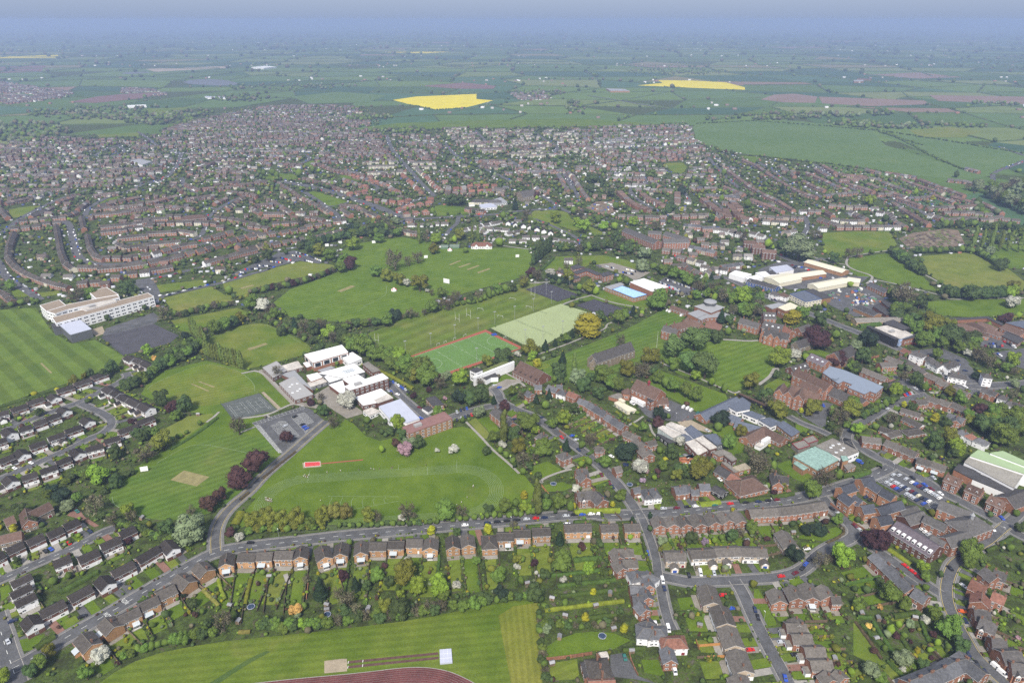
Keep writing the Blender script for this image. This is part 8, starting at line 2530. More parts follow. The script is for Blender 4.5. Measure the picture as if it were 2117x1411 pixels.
# ------------------------------------------------------------------ large buildings
def block(nm,label,cat,parts):
    xs=[];ys=[]
    for p in parts:
        q=pairs(p[1]); xs+=[a for a,b in q]; ys+=[b for a,b in q]
    cx,cy=sum(xs)/len(xs),sum(ys)/len(ys)
    root=bpy.data.objects.new(nm,None); COL.objects.link(root); root.location=(cx,cy,0); tag(root,label,cat)
    zo=0
    for pi,p in enumerate(parts):
        q=[(a-cx,b-cy) for a,b in pairs(p[1])]; dz=.013*pi
        if p[0]=='F':
            _,_,h,rm,wm,rows,ex=p; h=h+dz
            A=sum(a[0]*b[1]-b[0]*a[1] for a,b in zip(q,q[1:]+q[:1]))
            if A<0: q=q[::-1]
            m=MB(); n=len(q)
            for i in range(n): a,b=q[i],q[(i+1)%n]; m.face([(*a,0),(*b,0),(*b,h),(*a,h)])
            link('wall',m.mesh('wall',MT('greyflat' if wm=='maroon' else wm)),root)
            m=MB(); m.poly(q,h-.02,0)
            ed='whitetrim' if rm in('whiteroof','tanroof') else ('maroon' if wm=='maroon' else ('bluewall' if rm=='skyblue' or ex=='blu' else rm))
            ctr=(sum(a for a,b in q)/n,sum(b for a,b in q)/n)
            for i in range(n):   # parapet
                a,b=q[i],q[(i+1)%n]; d=math.dist(a,b) or 1; ox,oy=(b[1]-a[1])/d*.12,-(b[0]-a[0])/d*.12
                a2=(a[0]+ox,a[1]+oy);b2=(b[0]+ox,b[1]+oy);a3=(a[0]-ox*2.5,a[1]-oy*2.5);b3=(b[0]-ox*2.5,b[1]-oy*2.5)
                m.face([(*a2,h-.35),(*b2,h-.35),(*b2,h+.22),(*a2,h+.22)],1); m.face([(*a2,h+.22),(*b2,h+.22),(*b3,h+.22),(*a3,h+.22)],1); m.face([(*b3,h-.02),(*a3,h-.02),(*a3,h+.22),(*b3,h+.22)],1)
            link('roof',m.mesh('roof',MT(rm,ed)),root)
            if rm in ('corrgrey','greenroof','lilac','bluegrey','creamroof','slateblue','copper','tanroof'):   # standing seams
                m=MB(); a,b,c_=q[0],q[1],q[2]
                if n>=4:
                    qq=(q[0],q[1],q[2],q[3]) if n==4 else None
                    if qq:
                        L1=math.dist(q[0],q[1]); k=max(2,int(L1/(2.4 if rm!='tanroof' else 14)))
                        for i in range(1,k):
                            u=i/k; s0=quad(qq,u,.02);s1=quad(qq,u,.98); m.bar((*s0,h+.02),(*s1,h+.02),.07,0)
                        link('roof_seam',m.mesh('roof_seam',MT(rm)),root)['kind']='stuff'
            for i in range(n):
                a,b=q[i],q[(i+1)%n]; d=math.dist(a,b); nx,ny=(b[1]-a[1])/d,-(b[0]-a[0])/d
                mx,my=cx+(a[0]+b[0])/2,cy+(a[1]+b[1])/2
                if d<4.5 or nx*mx+ny*my>0: continue     # the sides turned away stay blank
                rz=math.atan2(b[1]-a[1],b[0]-a[0])
                if ex=='glass' and pi==0:
                    k=max(2,int(d/8))
                    for c in range(k):
                        u=(c+.5)/k; link('glazing',DOOR['glass'],root,(a[0]+(b[0]-a[0])*u,a[1]+(b[1]-a[1])*u,1.5 if d<20 else 4),rz,(d/k*.86,1,7 if d<20 else 4.3))
                for s_ in range(rows):
                    k=min(16,max(1,int(d/(4.2 if wm!='white' else 5)))); fh=(h-.6)/rows; z=fh*(s_+.55)
                    for c in range(k):
                        u=(c+.5)/k; ww=d/k*(.5 if wm!='white' else .72); link('window',WIN,root,(a[0]+(b[0]-a[0])*u,a[1]+(b[1]-a[1])*u,z),rz,(min(ww,4.5),1,min(1.7,fh*.55)))
            if n>=4 and ex in('sky','solar','plant'):
                qq=(q[0],q[1],q[2],q[-1]) if n!=4 else tuple(q)
                if ex=='sky':
                    for u,v in ((.2,.35),(.35,.65),(.5,.35),(.55,.7),(.7,.4),(.82,.65)):
                        s0=quad(qq,u,v); link('skylight',SKYL,root,(*s0,h+.1),0,(2,1.4,2))
                if ex=='solar':
                    for v in (.35,.52):
                        for u in (.42,.5,.58,.66,.74): s0=quad(qq,u,v); link('skylight',SKYL,root,(*s0,h+.1),math.atan2(qq[1][1]-qq[0][1],qq[1][0]-qq[0][0]),(2.8,3,2))
                if ex=='plant':
                    s0=quad(qq,.28,.5); m=MB(); m.box(-3,3,-1.6,1.6,0,1.9,0); link('plant_room',m.mesh('plant_room',MT('greyroof' if rm!='bluegrey' else 'bluegrey')),root,(*s0,h),math.atan2(qq[1][1]-qq[0][1],qq[1][0]-qq[0][0]))
            fill(pairs(p[1]),4)
        elif p[0]=='P':
            _,_,h,r,rm,wm,rows,ex=p; m=MB()
            for i in range(4): a,b=q[i],q[(i+1)%4]; m.face([(*a,0),(*b,0),(*b,h),(*a,h)])
            link('wall',m.mesh('wall',MT(wm)),root); c=(sum(a for a,b in q)/4,sum(b for a,b in q)/4); m=MB()
            for i in range(4):
                a,b=q[i],q[(i+1)%4]; a=(a[0]+(a[0]-c[0])*.05,a[1]+(a[1]-c[1])*.05); b=(b[0]+(b[0]-c[0])*.05,b[1]+(b[1]-c[1])*.05)
                m.face([(*a,h-.1),(*b,h-.1),(*c,h+r)]); m.bar((*a,h),(*c,h+r),.18)
            link('roof',m.mesh('roof',MT(rm)),root); m=MB(); m.cyl(0,0,-2.5,1.2,6,6,20,1); m.cyl(0,0,1.2,2.0,7,6.6,20,0); m.cyl(0,0,2.0,2.8,6.0,2.0,20,0)
            link('lantern',m.mesh('lantern',MT(rm,'darkgrey')),root,(*c,h+r)); fill(pairs(p[1]),4)
        else:
            t_,_,w,e,r,rm,wm,rows,ex=p; a,b=q; 
            if a[0]>b[0]: a,b=b,a
            L=max(4,math.dist(a,b)); rz=math.atan2(b[1]-a[1],b[0]-a[0]); mx,my=(a[0]+b[0])/2,(a[1]+b[1])/2
            sub=bpy.data.objects.new('wing',None); COL.objects.link(sub); sub.parent=root; sub.location=(mx,my,dz); sub.rotation_euler=(0,0,rz)
            if t_=='X': L=L+w*.8
            link('wall',gable_wall(L,w,e,r,wm,wm,wm,hip=t_=='X'),sub); link('roof',gable_roof(L,w,e,r,rm,t_=='X',trim='ridge' if rm in('browntile','redroof') else rm),sub)
            wx,wy=cx+mx,cy+my; ux,uy=math.cos(rz),math.sin(rz); fy=-1 if (-uy*(-wx)+ux*(-wy))<0 else 1; gx=1 if ux*(-wx)+uy*(-wy)>0 else -1
            for s_ in range(rows):
                k=min(18,max(2,int(L/(3.6 if wm!='stone' else 4.5)))); fh=e/max(1,rows); z=fh*(s_+.55)
                for c in range(k):
                    x=-L/2+L*(c+.5)/k; link('window',WIN,sub,(x,fy*w/2,z),0 if fy<0 else PI,(1.5,1,min(3.2 if wm=='stone' else 1.9,fh*.55)))
                for y in ((-w*.25,w*.25) if w>6.5 else (0,)): link('window',WIN,sub,(gx*L/2,y,z),PI/2 if gx>0 else -PI/2,(1.5,1,min(1.9,fh*.55)))
            if ex=='chim':
                for u in (-.35,.1,.42): link('chimney',CHIM,sub,(L*u,0,e+r+.4),0,(1.3,1.3,1.6))
            if ex=='sky':
                for u in (-.3,0,.3): o=link('skylight',SKYL,sub,(L*u,fy*w*.25,e+r*.5+.25),0,(1.8,1.5,1.2)); o.rotation_euler=(-fy*math.atan2(r,w/2)*-1 if fy>0 else math.atan2(r,w/2),0,0)
            if ex in('dormers','dorm'):
                k=8 if ex=='dormers' else 5
                for i in range(k):
                    x=-L*.44+L*.88*i/(k-1); m=MB(); m.box(-.9,.9,-.9,1.6,-.4,1.3,0); m.face([(-.7,-.91,-.1),(.7,-.91,-.1),(.7,-.91,1),(-.7,-.91,1)],1); m.cyl(0,0,1.3,1.5,1.0,.8,8,0)
                    kk=CACHE.setdefault('dmr'+ex,m.mesh('dormer',MT('whitetrim' if ex=='dormers' else 'browntile','glass'))); link('dormer',kk,sub,(x,fy*w*.36,e+r*.28),0 if fy<0 else PI)
            if ex=='butt':
                k=int(L/5)
                for i in range(k): m=MB(); m.box(-.4,.4,-1.1,0,0,e*.85,0); kk=CACHE.setdefault(('bt',e),m.mesh('buttress',MT(wm))); link('buttress',kk,sub,(-L/2+L*(i+.5)/k+2,fy*w/2,0),0 if fy<0 else PI)
            if ex in('cup','cupw'):
                m=MB(); m.cyl(0,0,-1,2.2,1.1,1.1,8,0); m.cyl(0,0,2.2,2.5,1.5,1.5,8,0); m.cyl(0,0,2.5,4.2,1.3,.15,8,0); m.cyl(0,0,4.2,5.2,.08,.04,6,0)
                link('cupola',m.mesh('cupola',MT('maroon' if ex=='cup' else 'leadroof')),sub,(0,0,e+r))
            c,s=math.cos(rz),math.sin(rz); fill([(wx+c*x-s*y,wy+s*x+c*y) for x,y in ((-L/2-1,-w/2-1),(L/2+1,-w/2-1),(L/2+1,w/2+1),(-L/2-1,w/2+1))],4)
    return root
for nm,lab,cat,parts in BLK: block(nm,lab,cat,parts)
# ------------------------------------------------------------------ estates beyond: single houses, then the far mass
RSTY={'terrB':(7,8,5,2.6,'brick','brownroof','brown-roofed terraced house','terraced_house'),'semiB':(11,8,5,2.7,'brick','brownroof','brown-roofed semi','semi_detached_house'),'hipR':(10.5,9,5,3.2,'brickr','redroof','red hip-roofed house','semi_detached_house'),
 'whiteT':(7,8,5.6,2,'cream','greyroofh','white-walled terraced house','terraced_house'),'bungW':(11,9,2.8,2.4,'white','greyroofh','white bungalow','bungalow'),'gabW':(11,7.5,3.4,2.6,'white','estroof','white-gabled bungalow','bungalow'),'gabR':(10,8,5,2.4,'brickr','browntile','stepped brick house','semi_detached_house'),
 'semiW':(11,8,5,2.6,'white','greyroofh','white semi','semi_detached_house'),'semiR':(11,8,5,2.7,'brickr','greyroofh','red brick semi','semi_detached_house'),'terrS':(6.5,9,5.4,2.8,'brickr','slate','slate-roofed terraced house','terraced_house'),'terrR':(7.4,8,5,2.5,'brickr','browntile','red brick terraced house','terraced_house')}
VN={}
def row_mesh(st,wall):
    L,Wd,e,r,_,roof,_,_=RSTY[st]; hip=st=='hipR'
    k=('row',st,wall)
    if k not in CACHE:
        m=MB(); a,b=L/2,Wd/2; m.box(-a,a,-b,b,0,e,0,top=False)
        if not hip:
            for s in (-1,1): m.face([(s*a,-b*s,e),(s*a,b*s,e),(s*a,0,e+r)],0)
        for sy in (-1,1):
            for z in ((1.4,3.9) if e>4 else (1.4,)):
                n=max(2,int(L/3.2))
                for i in range(n):
                    x=-a+L*(i+.5)/n; q=[(x-.75,sy*(b+.05),z-.6),(x+.75,sy*(b+.05),z-.6),(x+.75,sy*(b+.05),z+.6),(x-.75,sy*(b+.05),z+.6)]
                    m.face(q[::sy] if sy<0 else q,2); q=[(x-.55,sy*(b+.08),z-.42),(x+.55,sy*(b+.08),z-.42),(x+.55,sy*(b+.08),z+.42),(x-.55,sy*(b+.08),z+.42)]; m.face(q,1)
        CACHE[k]=m.mesh('wall',MT(wall,'glass','whitetrim'))
    return CACHE[k],gable_roof(L,Wd,e,r,roof,hip,.3)
CAND={}; FARH=[]
for ri,(st,sp,f) in enumerate(ROWS):
    p=pairs(f); pts=resample(p,sp+(3.0 if sp>9 else 0.0)); 
    if len(pts)>1 and math.dist(pts[-1],p[-1])>sp*.6: pts.append(p[-1])
    for i,q in enumerate(pts):
        a=pts[max(0,i-1)];b=pts[min(len(pts)-1,i+1)]; rz=math.atan2(b[1]-a[1],b[0]-a[0]) if a!=b else 0
        if st in('gabW','gabR'): rz=(-PI/2+random.uniform(-.1,.1)) if st=='gabW' else rz+PI/2
        wall=RSTY[st][4] if random.random()>.14 or st in('whiteT','gabW','bungW') else random.choice(['white','cream','pale'])
        X,Y=px(*q)
        if X<-150 or X>2270: continue
        if occ(*q)==4: continue
        CAND.setdefault(RSTY[st][7],[]).append((pscale(*q),st,q,rz,wall,ri,i)); L=RSTY[st][0]/2; c,s=math.cos(rz)*L,math.sin(rz)*L
        fill_band([(q[0]-c,q[1]-s),(q[0]+c,q[1]+s)],9,4)
ROWN={}
for nm,L in CAND.items():
    L.sort(key=lambda q:-q[0])
    for k,(ps,st,q,rz,wall,ri,i) in enumerate(L):
        if k<285:
            wm,rm=row_mesh(st,wall); ro=bpy.data.objects.new(nm,None); COL.objects.link(ro); ro.location=(q[0],q[1],0); ro.rotation_euler=(0,0,rz)
            link('wall',wm,ro); link('roof',rm,ro)
            if st[0] in 'sth' and (i%2==0): link('chimney',CHIM,ro,(RSTY[st][0]*.3,0,RSTY[st][2]+RSTY[st][3]-.1))
            tag(ro,None,'house','houses of the estates beyond the fields'); ROWN.setdefault(ri,[]).append((ro,RSTY[st][6],q))
        else: FARH.append((q[0],q[1],rz,st,wall))
# far estates laid out in rows of their own
MIXES={'mixB':['semiB','semiB','terrB','semiB','semiR','bungW'],'mixT':['whiteT','whiteT','terrB','whiteT'],'mixR':['semiR','terrR','semiR','semiW','semiB','bungW']}
for fi,(st,f) in enumerate(FAR):
    P=pairs(f); xs=[p[0] for p in P]; ys=[p[1] for p in P]; base=random.uniform(-.25,.25)
    y=min(ys); blk=0
    while y<max(ys):
        x=min(xs); kind=random.choice(MIXES[st]); x+=random.uniform(0,20)
        while x<max(xs):
            L=RSTY[kind][0]; wob=math.sin(x*.006+y*.003)*28+math.sin(x*.017)*9; yy=y+wob+base*(x-xs[0])
            if random.random()<.04: x+=random.uniform(15,45); kind=random.choice(MIXES[st])
            if inside(x,yy,P) and all(occ(x+i_,yy+j_) in (0,9) for i_,j_ in ((0,0),(6,7),(-6,7),(6,-7),(-6,-7))) and random.random()<(.86 if fi>1 else .22):
                FARH.append((x,yy,math.atan(.17*math.cos(x*.006+y*.003))+base+(PI/2 if random.random()<.08 else 0)+random.uniform(-.05,.05),kind,RSTY[kind][4] if random.random()>.24 else random.choice(['white','cream','pale']))); fill_band([(x-4,yy),(x+4,yy)],6,4)
            x+=L*(1.02 if RSTY[kind][7][0]=='t' else 1.3)
        blk+=1; y+=(28,37)[blk%2]
WC={'brick':(.20,.105,.075),'brickr':(.29,.165,.12),'white':(.66,.66,.65),'cream':(.56,.53,.42),'pale':(.33,.27,.21)}
RC={'brownroof':(.105,.085,.072),'redroof':(.20,.095,.07),'greyroofh':(.125,.115,.105),'estroof':(.06,.052,.05),'browntile':(.135,.095,.078),'slate':(.11,.11,.115)}
V=[];Fq=[];C=[]
for x,y,rz,st,wall in FARH:
    L,Wd,e,r,_,roof,_,_=RSTY[st]; c,s=math.cos(rz),math.sin(rz); a,b=L/2,Wd/2; n=len(V)
    loc=[(-a,-b,0),(a,-b,0),(a,b,0),(-a,b,0),(-a,-b,e),(a,-b,e),(a,b,e),(-a,b,e),(-a,0,e+r),(a,0,e+r),  (-a-.3,-b-.4,e-.15),(a+.3,-b-.4,e-.15),(a+.3,0,e+r+.1),(-a-.3,0,e+r+.1),(a+.3,b+.4,e-.15),(-a-.3,b+.4,e-.15)]
    V+=[(x+c*u-s*v,y+s*u+c*v,w) for u,v,w in loc]
    k=random.uniform(.8,1.2); C+=[sc(WC[wall],k)]*10+[sc(RC[roof] if random.random()<.7 else random.choice([(.20,.19,.18),(.15,.12,.11),(.16,.10,.08),(.11,.11,.12)]),random.uniform(.8,1.3))]*6
    Fq+=[(n,n+1,n+5,n+4),(n+1,n+2,n+6,n+5),(n+2,n+3,n+7,n+6),(n+3,n,n+4,n+7),(n+5,n+6,n+9,n+9),(n+7,n+4,n+8,n+8),(n+10,n+11,n+12,n+13),(n+14,n+15,n+13,n+12)]
    n=len(V); w=.95   # pale window flecks on the two long walls
    for sy in (-1,1):
        for z in ((1.4,3.8) if e>4 else (1.4,)):
            for u in (-a*.5,a*.5):
                V+=[(x+c*uu-s*(sy*(b+.06)),y+s*uu+c*(sy*(b+.06)),zz) for uu,zz in ((u-w,z-.55),(u+w,z-.55),(u+w,z+.55),(u-w,z+.55))]; kk=random.choice([(.5,.5,.5),(.12,.13,.15),(.35,.36,.38)]); C+=[kk]*4; Fq.append((n,n+1,n+2,n+3)); n+=4
qa=[f for f in Fq if f[2]!=f[3]]; ta=[f[:3] for f in Fq if f[2]==f[3]]
tri=np.array([t for f in qa for t in ((f[0],f[1],f[2]),(f[0],f[2],f[3]))]+ta)
stuff(link('distant_houses',np_mesh('distant_houses',np.array(V),tri,MT('tinted'),col=np.array(C))))
# ------------------------------------------------------------------ trees
def ico(sub):
    import bmesh
    bm=bmesh.new(); bmesh.ops.create_icosphere(bm,subdivisions=sub,radius=1); v=np.array([x.co[:] for x in bm.verts]); f=np.array([[q.index for q in fc.verts] for fc in bm.faces]); bm.free(); return v,f
ICO={s:ico(s) for s in (1,2,3)}
def wobble(v,k,amp,seed):
    r=np.random.default_rng(seed); o=np.zeros(len(v))
    for _ in range(5):
        d=r.normal(size=3); d/=np.linalg.norm(d); o+=np.sin(v@d*k*r.uniform(.7,1.6)+r.uniform(0,6))
    return v*(1+amp*o[:,None]/2.2)
def cards(P,Nm,size,r):
    n=len(P); a=r.normal(size=(n,3)); u=np.cross(Nm,a); u/=np.linalg.norm(u,axis=1)[:,None]; w=np.cross(Nm,u)
    s=size*r.uniform(.6,1.3,(n,1)); s2=s*r.uniform(.6,1,(n,1))
    V=np.stack([P-u*s-w*s2*.4,P+u*s*.3-w*s2,P+u*s+w*s2*.5,P-u*s*.2+w*s2],1).reshape(-1,3)
    F=np.arange(n*4).reshape(-1,4); return V,F
def crown_mesh(kind,seed):
    """unit crown: about 1 wide, z from 0 to 1"""
    r=np.random.default_rng(seed*7+sum(map(ord,kind))); leaf_m=MATS['leaf_'+('q' if kind[0]=='q' else kind if kind in('p2',) else 'b' if kind=='b2' else 'r' if kind=='r2' else kind)]
    form='col' if kind[0]=='q' else 'cone' if kind=='k' else 'egg' if kind=='Y' else 'bare' if kind in('b','b2') else 'round'
    if kind in('q2','q3'): form='egg'
    lobes=[]
    if form=='col':
        for i in range(9): z=.08+.88*i/8; lobes.append((r.normal(0,.06),r.normal(0,.06),z,.5*(1-abs(z-.42)**1.5*1.1)*r.uniform(.85,1),.14))
    elif form=='cone':
        for i in range(10): z=.06+.9*i/9; lobes.append((r.normal(0,.03),r.normal(0,.03),z,.5*(1-z)**.85+.03,.10))
    elif form=='egg':
        for i in range(6): z=.12+.76*i/5; lobes.append((r.normal(0,.05),r.normal(0,.05),z,.5*math.sqrt(max(.08,1-((z-.4)/.62)**2)),.17))
    else:
        lobes.append((0,0,.5,.34,.36))
        for i in range(13):
            a=r.uniform(0,2*PI); z=r.uniform(.24,.84); R=.30*math.sqrt(max(.1,1-((z-.48)/.5)**2)); lobes.append((R*math.cos(a),R*math.sin(a),z,r.uniform(.13,.24),r.uniform(.13,.22)))
    V=[];Fa=[];off=0
    if form!='bare':
        for i,(x,y,z,rx,rz_) in enumerate(lobes):
            v,f=ICO[2]; v=wobble(v,3.6,.24,seed*31+i)*np.array([rx,rx,rz_])*.84+np.array([x,y,z]); V.append(v); Fa.append(np.concatenate([f,f[:,2:3]],1)+off); off+=len(v)
    per={'round':120,'col':80,'cone':75,'egg':110,'bare':60}[form]; size={'round':.034,'col':.035,'cone':.030,'egg':.035,'bare':.026}[form]
    for i,(x,y,z,rx,rz_) in enumerate(lobes):
        d=r.normal(size=(per,3)); d/=np.linalg.norm(d,axis=1)[:,None]; d[:,2]=np.where(d[:,2]<-.55,-d[:,2],d[:,2])
        Pp=d*np.array([rx,rx,rz_])*r.uniform(.80 if form!='bare' else .35,1.16,(per,1))+np.array([x,y,z]); nn=d+np.array([0,0,.28])+r.normal(0,.3,(per,3)); nn/=np.linalg.norm(nn,axis=1)[:,None]
        v,f=cards(Pp,nn,size,r); V.append(v); Fa.append(f+off); off+=len(v)
    mi=None; mats=[leaf_m]
    V=np.concatenate(V); Fa=np.concatenate(Fa)
    z0,z1=V[:,2].min(),V[:,2].max(); V[:,2]=(V[:,2]-z0)/(z1-z0); V[:,:2]/=np.abs(V[:,:2]).max()*2
    # split quads/triangles
    q=Fa[Fa[:,2]!=Fa[:,3]]; t_=Fa[Fa[:,2]==Fa[:,3]][:,:3]
    T=np.concatenate([q[:,[0,1,2]],q[:,[0,2,3]],t_])
    return np_mesh('crown',V,T,mats)
def trunk_mesh(kind):
    m=MB(); m.cyl(0,0,0,.5,.05,.03,6)
    n=16 if kind=='bare' else 5; r=random.Random(3 if kind=='bare' else 5)
    for i in range(n):
        a=2*PI*i/n*2.4; z=.22+.5*i/n; l=r.uniform(.25,.46) if kind=='bare' else .28
        e=(l*math.cos(a),l*math.sin(a),min(.97,z+r.uniform(.2,.42))); m.bar((0,0,z),e,.013 if kind=='bare' else .016,n=3)
        if kind=='bare':
            for j in range(3):
                b=a+r.uniform(-.7,.7); m.bar(tuple(x*.6+(0,0,z)[q]*.4 for q,x in enumerate(e)),(e[0]*.7+.2*math.cos(b),e[1]*.7+.2*math.sin(b),min(1,e[2]+r.uniform(-.05,.1))),.006,n=3)
    return m.mesh('trunk',MT('bark'))
TRUNK={k:trunk_mesh(k) for k in('bare','full')}
KN={'g':('broadleaf_tree','mid green tree'),'l':('broadleaf_tree','bright green tree'),'d':('evergreen_tree','dark green bushy tree'),'o':('oak_tree','olive-gold oak'),'a':('chestnut_tree','flowering horse chestnut'),'c':('copper_beech','dark purple-leaved tree'),'r':('copper_beech','reddish brown tree'),'r2':('oak_tree','orange-brown tree'),'s':('willow_tree','grey-green tree'),'b':('bare_tree','bare brownish tree'),'b2':('bare_tree','tall pale bare tree'),
 'K':('pine_tree','dark spreading pine'),'k':('conifer_tree','dark pointed conifer'),'Y':('golden_tree','golden yellow tree'),'q':('poplar_tree','slim upright poplar'),'q2':('poplar_tree','tall upright green tree'),'q3':('conifer_tree','dark clipped column conifer'),'q4':('poplar_tree','tall dark poplar'),'w':('blossom_tree','tree in white blossom'),'p':('blossom_tree','tree in pink blossom'),'p2':('blossom_tree','lilac-flowered bush'),'O':('golden_tree','orange-leaved round tree')}
LEAFC['q3']=(.020,.036,.016);LEAFC['q4']=(.045,.066,.022);leaf('q3',LEAFC['q3']);leaf('q4',LEAFC['q4']);leaf('r2',(.122,.118,.026))
CROWN={}
def crown(kind,i):
    k=(kind,i%3)
    if k not in CROWN:
        me=crown_mesh(kind,i%3+1)
        if kind in('q3','q4','r2'): me.materials[0]=MATS['leaf_'+kind]
        CROWN[k]=me
    return CROWN[k]
TREES=[(x,y,w,h,k) for x,y,w,h,k in TREE]
for ks,sp,w,h,f in TL:
    p=resample(pairs(f),sp); 
    ll=[ks] if ks in ('q4',) else list(ks)
    for i,q in enumerate(p):
        k=ll[i%len(ll)]; j=(0 if k[0] in'qK' else .25)*sp; u=random.uniform(.8,1.15)
        TREES.append((q[0]+random.uniform(-j,j),q[1]+random.uniform(-j,j),w*u,h*random.uniform(.85,1.12),k))
TREES.sort(key=lambda t:-t[2]*pscale(t[0],t[1])); CNT={}; LUMP=[]
for i,(x,y,w,h,k) in enumerate(TREES):
    X,Y=px(x,y)
    if X<-120 or X>2240 or y<200: continue
    nm,desc=KN[k]; CNT[nm]=CNT.get(nm,0)+1
    for dx,dy in ((0,0),): 
        if occ(x,y)==0: fill([(x-w*.3,y-w*.3),(x+w*.3,y-w*.3),(x+w*.3,y+w*.3),(x-w*.3,y+w*.3)],5)
    if CNT[nm]>285: LUMP.append((x,y,w,h,LEAFC.get(k,LEAFC['g']))); continue
    ro=bpy.data.objects.new(nm,None); COL.objects.link(ro); ro.location=(x,y,0); ro.rotation_euler=(0,0,random.uniform(0,6.28))
    tr=.10 if k[0] in 'qkY' else .16
    link('trunk',TRUNK['bare' if k in('b','b2') else 'full'],ro,(0,0,0),0,(w*.9,w*.9,h*.93)); link('crown',crown(k,i),ro,(0,0,h*tr),0,(w*1.14,w*1.14,h*(1-tr)))
    tag(ro,None,'tree'); want(ro,desc,x,y)
# ------------------------------------------------------------------ lawns, fences, shrubs of the plots
for k,(q,u) in enumerate(LAWNS):
    mb=MB(); mb.poly(q,.05+.0003*k); nm='garden_lawn' if u>=0 else 'patio' if u>-3 else 'driveway'
    struct(link(nm,mb.mesh(nm,MT('grassA' if u>=0 and u<.5 else 'grassC' if u>=0 else ('concrete','gravel','tarmac','brick_paving')[-u-1]))))
def fence_mesh(name,p,h,mat,thick=.12,posts=True):
    """panels between posts, each panel and post a child"""
    x0,y0=p[0]; ro=bpy.data.objects.new(name,None); COL.objects.link(ro); ro.location=(x0,y0,0); st=3.0 if name!='brick_wall' else 6.0
    q=resample(p,st)
    if math.dist(q[-1],p[-1])>.8: q.append(p[-1])
    for i in range(len(q)-1):
        a=(q[i][0]-x0,q[i][1]-y0);b=(q[i+1][0]-x0,q[i+1][1]-y0); L=math.dist(a,b); rz=math.atan2(b[1]-a[1],b[0]-a[0])
        k=('fp',mat,h,thick); 
        if k not in CACHE: m=MB(); m.box(0,1,-thick/2,thick/2,0,h,0); CACHE[k]=m.mesh('panel',MT(mat))
        link('panel',CACHE[k],ro,(a[0],a[1],0),rz,(L,1,1))
        k=('fq',mat,h,thick)
        if k not in CACHE: m=MB(); m.box(-thick*.9,thick*.9,-thick*.9,thick*.9,0,h+.15,0); CACHE[k]=m.mesh('post',MT(mat))
        link('post',CACHE[k],ro,(a[0],a[1],0),rz)
    return ro
for a,b,u in FENCES:
    if u<.72:
        ro=fence_mesh('garden_fence',[a,b],1.7,'fenceB' if u<.55 else 'woodshed'); tag(ro,None,'fence'); want(ro,'brown garden fence',(a[0]+b[0])/2,(a[1]+b[1])/2)
    else: HED.append([1.8,1.6,'hedge',[v*10 for v in (*a,*b)]])
for w_ in M['walls']:
    h,k=w_[0],w_[1]; p=pairs(w_[2:]); nm={'brick':'brick_wall','palewall':'brick_wall'}.get(k,'garden_fence')
    ro=fence_mesh(nm,p,h,k,.3 if nm=='brick_wall' else .12); tag(ro,None,'wall' if nm=='brick_wall' else 'fence'); want(ro,{'brick':'red brick garden wall','palewall':'pale boundary wall','fenceO':'bright orange-brown fence','fenceB':'dark brown fence','fenceR':'red hoarding fence'}[k],*p[0])
def lump_cloud(L,name,sub=1,mat='tinted',cardn=0):
    """many small crowns as one mesh"""
    if not L: return
    v0,f0=ICO[sub]; n=len(v0); A=np.array([(x,y,w,h) for x,y,w,h,c in L]); Cc=np.array([c for *_,c in L])
    var=[wobble(v0,2.6,.22,s) for s in range(6)]; idx=rng.integers(0,6,len(L)); base=np.stack(var)[idx]; jit=rng.uniform(.86,1.14,(len(L),n,1)); base=base*jit
    th=rng.uniform(0,6.28,len(L)); c,s=np.cos(th)[:,None],np.sin(th)[:,None]
    X=base[:,:,0]*c-base[:,:,1]*s; Y=base[:,:,0]*s+base[:,:,1]*c
    P=np.stack([X*A[:,2:3]*.5+A[:,0:1],Y*A[:,2:3]*.5+A[:,1:2],(base[:,:,2]*.5+.5)*A[:,3:4]],2)
    P[:,:,2]=np.maximum(P[:,:,2],0)
    F=(f0[None]+(np.arange(len(L))*n)[:,None,None]).reshape(-1,3)
    K=np.repeat((Cc*rng.uniform(.75,1.3,(len(L),1)))[:,None,:],n,1)*rng.uniform(.85,1.15,(len(L),n,1))
    stuff(link(name,np_mesh(name,P.reshape(-1,3),F,MT(mat),col=K.reshape(-1,3))))
SHR={}
def shrub_mesh(k,i):
    kk=('shr',k,i%2)
    if kk not in CACHE: CACHE[kk]=crown_mesh(k,i%2+5); CACHE[kk].name='shrub'
    return CACHE[kk]
SD={'g':'green shrub','d':'dark green shrub','l':'bright green shrub','o':'olive shrub','b':'brown twiggy shrub','Y':'yellow shrub','r':'reddish shrub','s':'grey-green shrub','w':'white-flowering shrub'}
SHRUBS.sort(key=lambda q:-q[2]*pscale(q[0],q[1])); BUSH=[]
for i,(x,y,w,k) in enumerate(SHRUBS):
    if i<270: ro=link('shrub',shrub_mesh(k,i),None,(x,y,-.1),random.uniform(0,6),(w,w,w*.85)); tag(ro,None,'shrub','shrubs along the garden edges'); want(ro,SD[k],x,y)
    else: BUSH.append((x,y,w,w*.9,LEAFC[k]))
